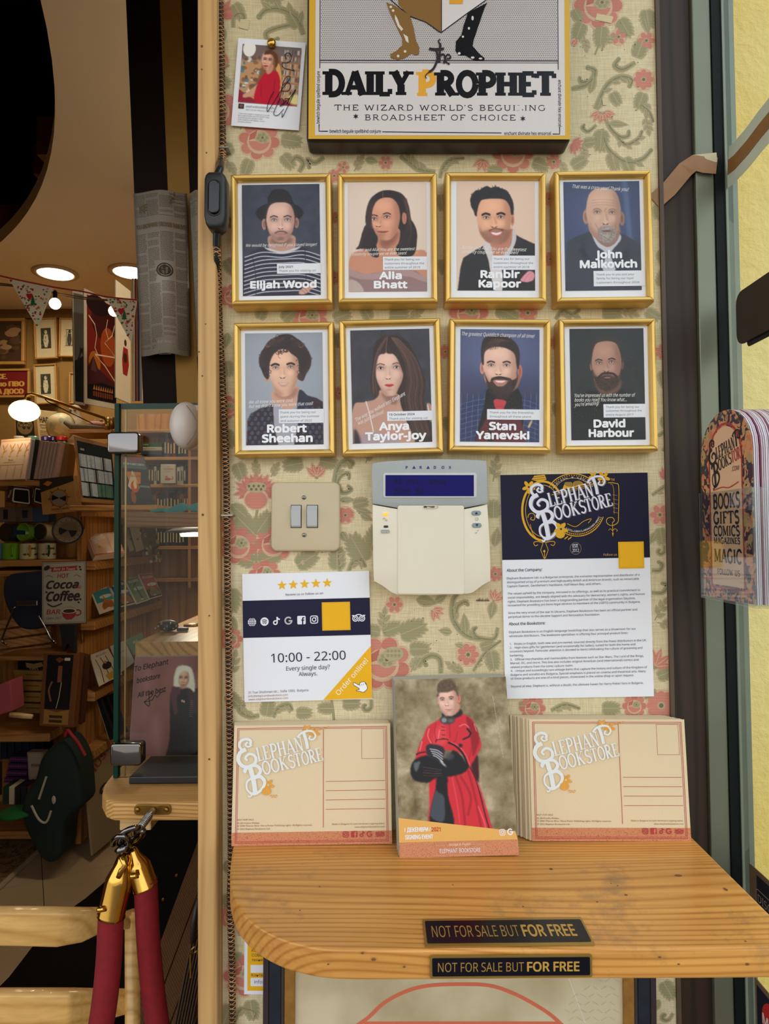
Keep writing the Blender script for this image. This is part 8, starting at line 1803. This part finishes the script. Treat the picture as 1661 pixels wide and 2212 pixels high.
# bag, crate, cartons, tool pack
t=thing('satchel','dark navy satchel hanging on a chrome tube frame by the tin sign','bag',loc=B(50,1350,2.4))
m=MB();m.prism([(B(a,b_,2.52).x,B(a,b_,2.52).z)for a,b_ in smooth_pts([(20,1246),(60,1236),(110,1240),(118,1320),(104,1352),(60,1358),(36,1340),(14,1290)],True,4)],CAM.y+3.05,CAM.y+3.17);m.build('body',plain('navy_canvas',C(26,30,48),.8),t,bevel=.01)
m=MB();m.tube(smooth_pts([tuple(B(a,b_,2.38))for a,b_ in((32,1310),(22,1335),(8,1370),(4,1385),(14,1392))],False,4),.004,8);m.build('chrome_leg',M_chrome,t,smooth=True);m=MB();m.tube(smooth_pts([tuple(B(a,b_,2.38))for a,b_ in((82,1328),(98,1356),(110,1380),(122,1390))],False,4),.004,8);m.build('chrome_leg',M_chrome,t,smooth=True)
m=MB();p,q=B(36,1298,2.39),B(80,1308,2.39);m.box(p.x,q.x,p.y,p.y+.008,q.z,p.z);m.build('buckle',M_steel,t,bevel=.002)
t=thing('wooden_crate','slatted brown crate behind the satchel frame','crate',loc=B(40,1400,2.7))
for k in range(4):m=MB();m.quadslab([B(-40,1346+k*22,2.72),B(110,1326+k*22,2.8),B(110,1343+k*22,2.8),B(-40,1363+k*22,2.72)],(0,.02,0));m.build('slat',M_pined,t)
p,q=B(-10,1418,2.6),B(128,1400,2.6);m=MB();m.box(p.x,q.x,p.y,p.y+.28,p.z-.02,p.z);m.build('lower_board',M_pined,label='short pine board carrying the slatted crate',cat='board')
t=thing('scarf','black fringed scarf hanging below the tin sign','scarf',loc=B(145,1400,2.5));m=MB();m.prism([(B(a,b_,2.5).x,B(a,b_,2.5).z)for a,b_ in((128,1350),(160,1350),(160,1410),(146,1390),(136,1408))],CAM.y+3.05,CAM.y+3.08);m.build('cloth',plain('black_wool',C(14,12,14),.9),t)
for k in range(4):goods('kraft_carton',('topmost','second','third','lowest')[k]+' kraft carton in the stack left of the tool pack','box',[(28+k,1447+k*24),(92,1449+k*24),(90,1469+k*24),(32+k,1468+k*24)],2.62,.14,C(150,112,58),lambda i:i.rect(40,12,90,15,C(100,70,36),1),(0,0,100,30))
def gloves(i):i.poly([(30,30),(60,34),(90,26),(96,44),(60,56),(34,50)],C(150,120,76),1);[i.stroke([(40+k*9,44),(50+k*9,62)],4,C(150,120,76),2)for k in range(4)]
goods('glove_box','black box picturing tan gloves on top of the kraft cartons','box',[(38,1416),(96,1418),(96,1447),(38,1446)],2.62,.12,C(20,18,16),gloves,(0,0,100,60))
def tool(i):i.rect(12,4,84,150,C(20,18,18),1);i.poly([(12,150),(48,158),(84,150),(84,190),(12,190)],C(150,108,50),1);i.poly([(34,16),(46,10),(60,16),(46,26)],C(120,60,30),2);i.rect(44,34,56,78,C(140,80,50),2);i.stroke([(56,78),(52,120),(46,148)],2,C(190,180,150),2);i.stroke(smooth_pts([(30,76),(22,100),(30,130)]),5,C(130,84,50),2);i.rect(28,166,66,173,C(60,44,26),3);i.rect(28,178,66,185,C(60,44,26),3);i.poly(rrect(60,76,12,20,2),C(200,190,170),3)
goods('tool_pack','tall brown pack with a wooden-handled tool on black card','box',[(94,1412),(172,1411),(158,1572),(84,1568)],[2.5,2.5,2.46,2.46],.05,C(110,66,34),tool,(0,0,100,196));goods('tool_pack','second tall brown pack directly behind the tool pack','box',[(162,1413),(186,1418),(174,1566),(154,1560)],2.56,.05,C(84,50,28))
goods('pink_tin','dusty pink box at the left edge of the lower shelf','box',[(-30,1490),(22,1470),(26,1536),(-30,1552)],2.4,.1,C(170,84,90));m=MB();m.tube([B(22,1544,2.38),B(48,1546,2.38),B(70,1548,2.38)],[.011,.012,.010],10);m.build('rolling_pin',M_pale,label='small turned wooden pin lying on the lower shelf',cat='tool',smooth=True)
goods('poker_box','white card-game box lettered POKER under the lower shelf','box',[(58,1625),(92,1625),(96,1688),(62,1690)],2.6,.05,C(170,150,124),lambda i:(i.text('POKER',24,90,16,C(70,54,44),w=54,bold=.03),i.frame(6,6,94,178,2,C(110,90,70),1)),(0,0,100,186))
for k in range(4):goods('purple_box',('topmost','second','third','lowest')[k]+' purple patterned box in the pile under the lower shelf','box',[(22-k*4,1634+k*15),(58,1635+k*15),(58,1647+k*15),(20-k*4,1646+k*15)],2.64,.1,C(72,40,86),lambda i:[i.star(8+j*12,14,6,C(150,74,90),1,4,.5)for j in range(8)],(0,0,100,30))
for k,cc in enumerate(((30,56,36),(190,176,140),(40,30,26),(36,34,44),(100,44,34))):goods('striped_box',('dark green','cream','brown','slate','rust')[k]+' upright box in the row above the green cloth','box',[(6+k*13,1700),(17+k*13,1702),(17+k*13,1738),(6+k*13,1738)],2.5,.1,C(*cc))
m=MB();p=B(36,1755,2.45);m.ball(p,(.075,.08,.018),18);m.build('green_cloth',plain('green_felt',C(16,90,30),.9,var=.3,bmp=.6),label='folded bright green cloth under the row of upright boxes',cat='cloth',smooth=True)
for k in range(6):goods('thick_book','dark blue hardback standing at the back under the lower shelf','book',[(0+k*16,1585),(14+k*16,1585),(14+k*16,1640),(0+k*16,1640)],2.72,.1,C(24,38,54),None,None,'dark blue hardbacks under the shelf')
t=thing('tote_bag','large black and dark green tote bag with red handles leaning by the shelves','bag',loc=B(130,1820,2.5))
V=smooth_pts([(150,1588),(170,1600),(188,1640),(194,1700),(192,1728),(160,1760),(150,1830),(118,1842),(84,1790),(68,1740),(76,1700),(96,1670),(112,1620)],True,4)  # lower end drawn out so the dark body fills the shadow beneath
m=MB();m.prism([(B(a,b_,2.5).x,B(a,b_,2.5).z)for a,b_ in V],CAM.y+2.96,CAM.y+3.12);m.build('body',plain('dark_green_canvas',C(18,34,28),.8,var=.2),t,bevel=.02,segs=3,smooth=True)
m=MB();m.tube(smooth_pts([tuple(B(a,b_,2.42))for a,b_ in((140,1590),(146,1578),(152,1584),(168,1604),(184,1632))],False,4),.007,8);m.build('handle',plain('red_webbing',C(150,24,26),.7),t)
for P_ in([(68,1740),(84,1770),(100,1776),(110,1752)],[(84,1726),(100,1678)]):m=MB();m.tube(smooth_pts([tuple(B(a,b_,2.42))for a,b_ in P_],False,4),.005,6);m.build('pale_trim',plain('bone_trim',C(180,170,140),.7),t)
m=MB();m.ball(B(116,1728,2.42),(.009,.005,.018),8);m.build('emblem_charm',plain('bone_trim',C(180,170,140),.7),t)
goods('floor_poster','beige poster with red lettering standing on the tiles beside the tote bag','poster',[(180,1650),(252,1596),(268,1790),(202,1848)],[2.62,2.86,2.80,2.56],.01,C(150,130,96),lambda i:(i.text('MUS',14,50,18,C(140,60,40),w=60,rot=30,bold=.03),i.ell(50,96,16,12,C(60,50,50),1),i.ell(50,96,7,5,C(180,170,150),2)),(0,0,100,230))
# bookcase at the back right, seen through the glass
t=thing('bookcase','pine bookcase with paperbacks seen through the glass case','bookcase',loc=(-1.1,YB-.2,0));DBK=4.2;yb_=CAM.y+DBK
xb0,xb1=B(285,1000,DBK).x,B(440,1000,DBK).x;zz=lambda py:B(350,py,DBK).z
for py in(928,987,1046,1112,1180,1250):m=MB();m.box(xb0-.05,xb1,yb_,yb_+.22,zz(py)-.02,zz(py));m.build('shelf_board',M_pined,t,bevel=.003)
for px in(406,):m=MB();m.box(B(px,1000,DBK).x,B(px+6,1000,DBK).x,yb_+.001,yb_+.21,zz(1270),zz(925));m.build('upright',M_pinev,t)
m=MB();m.box(xb0-.05,xb1,yb_+.22,yb_+.24,0,zz(880));m.build('back_panel',M_pinev,t)
CB=[(60,20,18),(30,26,24),(50,36,26),(24,24,30),(170,160,140),(130,90,40),(70,30,40),(28,30,34),(190,176,150),(96,40,30),(20,40,50)]
for row,(py,hh_,x0,x1)in enumerate(((987,44,352,378),(1046,44,318,404),(1112,50,330,404),(1180,44,330,400),(987,42,382,404))):
 x=x0
 while x<x1-3:
  w_=R6.uniform(4.5,8);hb=hh_*R6.uniform(.86,1);cc=R6.choice(CB);a,b_=B(x,py,DBK),B(x+w_-.6,py-hb,DBK);dk=sum(cc)<250
  m=MB();m.box(a.x,b_.x,yb_+.015,yb_+.15,zz(py)+.0005,b_.z,C(*cc));wv_=b_.x-a.x;k2=C(190,170,120)if dk else C(60,40,36);m.box(a.x+wv_*.3,a.x+wv_*.7,yb_+.0145,yb_+.015,zz(py)+.2*(b_.z-zz(py)),zz(py)+.75*(b_.z-zz(py)),k2)
  m.build('paperback',M_obj,label='upright paperback in the pine bookcase behind the glass',cat='book',group='paperbacks in the pine bookcase');x+=w_
for k,(cc,s_)in enumerate((((34,54,70),''),((170,156,130),'GREAT SCIENCE'),((26,70,30),'BURIED'))):goods('flat_book',('blue','cream','green and black')[k]+' book lying flat in the bookcase pile','book',[(302,974-k*8.5),(350,974-k*8.5),(350,982-k*8.5),(302,982-k*8.5)],DBK+.02,.13,C(*cc),(lambda i,s_=s_:i.text(s_,10,11,6,C(30,24,20)if k==1 else C(200,200,190),l=3))if s_ else None,(0,0,100,17))
goods('display_book','white book with a red scorpion facing forward in the bookcase','book',[(347,1003),(379,1003),(379,1044),(347,1044)],DBK-.02,.02,C(190,180,160),lambda i:(i.text('THE',40,22,8,C(170,60,44)),i.text('GERMANS',20,36,9,C(170,60,44),w=64,bold=.02),i.text('Enemy',34,52,8,C(60,50,50)),i.ell(48,100,20,9,C(180,40,30),1),i.stroke(smooth_pts([(66,100),(84,96),(78,80)]),4,C(180,40,30),1),i.ell(40,84,8,6,C(180,40,30),1)),(0,0,100,128))
# counter, beam, beads, lamp, ornament
zc_=B(290,1387,1.9).z;p=B(291,1387,1.9);t=thing('wood_counter','honey-coloured wooden counter behind the glass case','counter',loc=(p.x,p.y,0));m=MB();m.box(p.x,-.10,p.y,p.y+1.0,zc_-.045,zc_);m.build('counter_top',wood('counter_oak',C(170,118,58),C(206,152,84),'Y',.03,.35,coat=.2),t,bevel=.004);m=MB();m.box(p.x-.02,-.10,p.y+.05,p.y+.95,0,zc_-.045);m.build('counter_base',M_blackm,t)
p=B(270,1108,1.8);q=B(437,1138,1.8);m=MB();m.box(p.x,q.x+.12,p.y,p.y+.35,q.z,p.z);m.build('thick_shelf',wood('shelf_beam',C(120,76,32),C(150,98,46),'X',.012,.5),label='thick brown shelf with blue beads on it behind the glass',cat='shelf',bevel=.003)
zbm=p.z+.003
t=thing('bead_necklace','tangle of turquoise bead strings on the thick shelf','necklace',loc=B(390,1105,1.78));bd=MB()
for s_ in range(6):
 Pn=smooth_pts([(325,1104),(350,1100+s_%2*3),(372,1112-s_*3),(395,1104-s_*3),(415,1092+s_*2),(432,1088+s_*3)],False,8)
 for a,b_ in Pn:bd.ball(Vector((B(a,b_,1.84).x,B(a,b_,1.84).y,max(B(a,b_,1.84).z,zbm))),.0034,6,C(70,150,146),4)
o=bd.build('bead',M_shiny,t,smooth=True);o['kind']='stuff'
t=thing('shaded_lamp','grey cone lamp shade with a bright rim under the thick shelf','lamp',loc=B(420,1150,2.2));c_=B(425,1150,2.2);m=MB();m.lathe([(.125,-.0),(.10,.012),(.04,.03),(.01,.04)],c_,(0,0,1),24);m.tube([c_+Vector((0,0,.035)),(-.52,B_near(400,1140,1.8).y+.3,q.z+.02)],.003,6);m.build('shade',plain('shade_grey',C(90,86,80),.5),t,smooth=True);m=MB();m.lathe([(.06,-.016),(.065,-.004),(.02,0)],c_,(0,0,1),20);m.build('bulb',M_bulb,t,smooth=True);lamp_light('counter_lamp',c_+Vector((0,0,-.05)),3.0,WARM,.05)
t=thing('skull_ornament','small black skull-like ornament lying on the wooden counter','ornament',loc=B(370,1366,2.1));c_=B(362,1360,2.1);m=MB();m.ball((c_.x,c_.y,zc_+.018),(.034,.022,.018),14);m.build('ornament_body',M_black,t,smooth=True)
for k in range(8):m=MB();m.ball((c_.x-.03+k*.009,c_.y-.02,zc_+.012+(k%3)*.007),.005,6);m.build('stud',M_steel,t,smooth=True)
m=MB();m.box(c_.x+.03,c_.x+.062,c_.y-.008,c_.y+.008,zc_+.002,zc_+.012);m.build('jaw',M_black,t)
p=WZ(414,1352,zc_);m=MB();m.lathe([(.026,.0005),(.026,.004),(.018,.008),(.002,.009)],(p.x,p.y,zc_),(0,0,1),18);m.build('brass_dish',M_brassd,label='small shiny brass dish on the wooden counter',cat='dish',smooth=True)

# leaning goods follow their own slightly skewed outlines
for t,w,h,q in WARP:
 for o in t.children:
  if o.type!='MESH':continue
  for v in o.data.vertices:
   a,b_=v.co.x/w+.5,v.co.z/h+.5;P=(q[0]*(1-a)+q[1]*a)*b_+(q[3]*(1-a)+q[2]*a)*(1-b_);v.co=P+Vector((0,v.co.y,0))
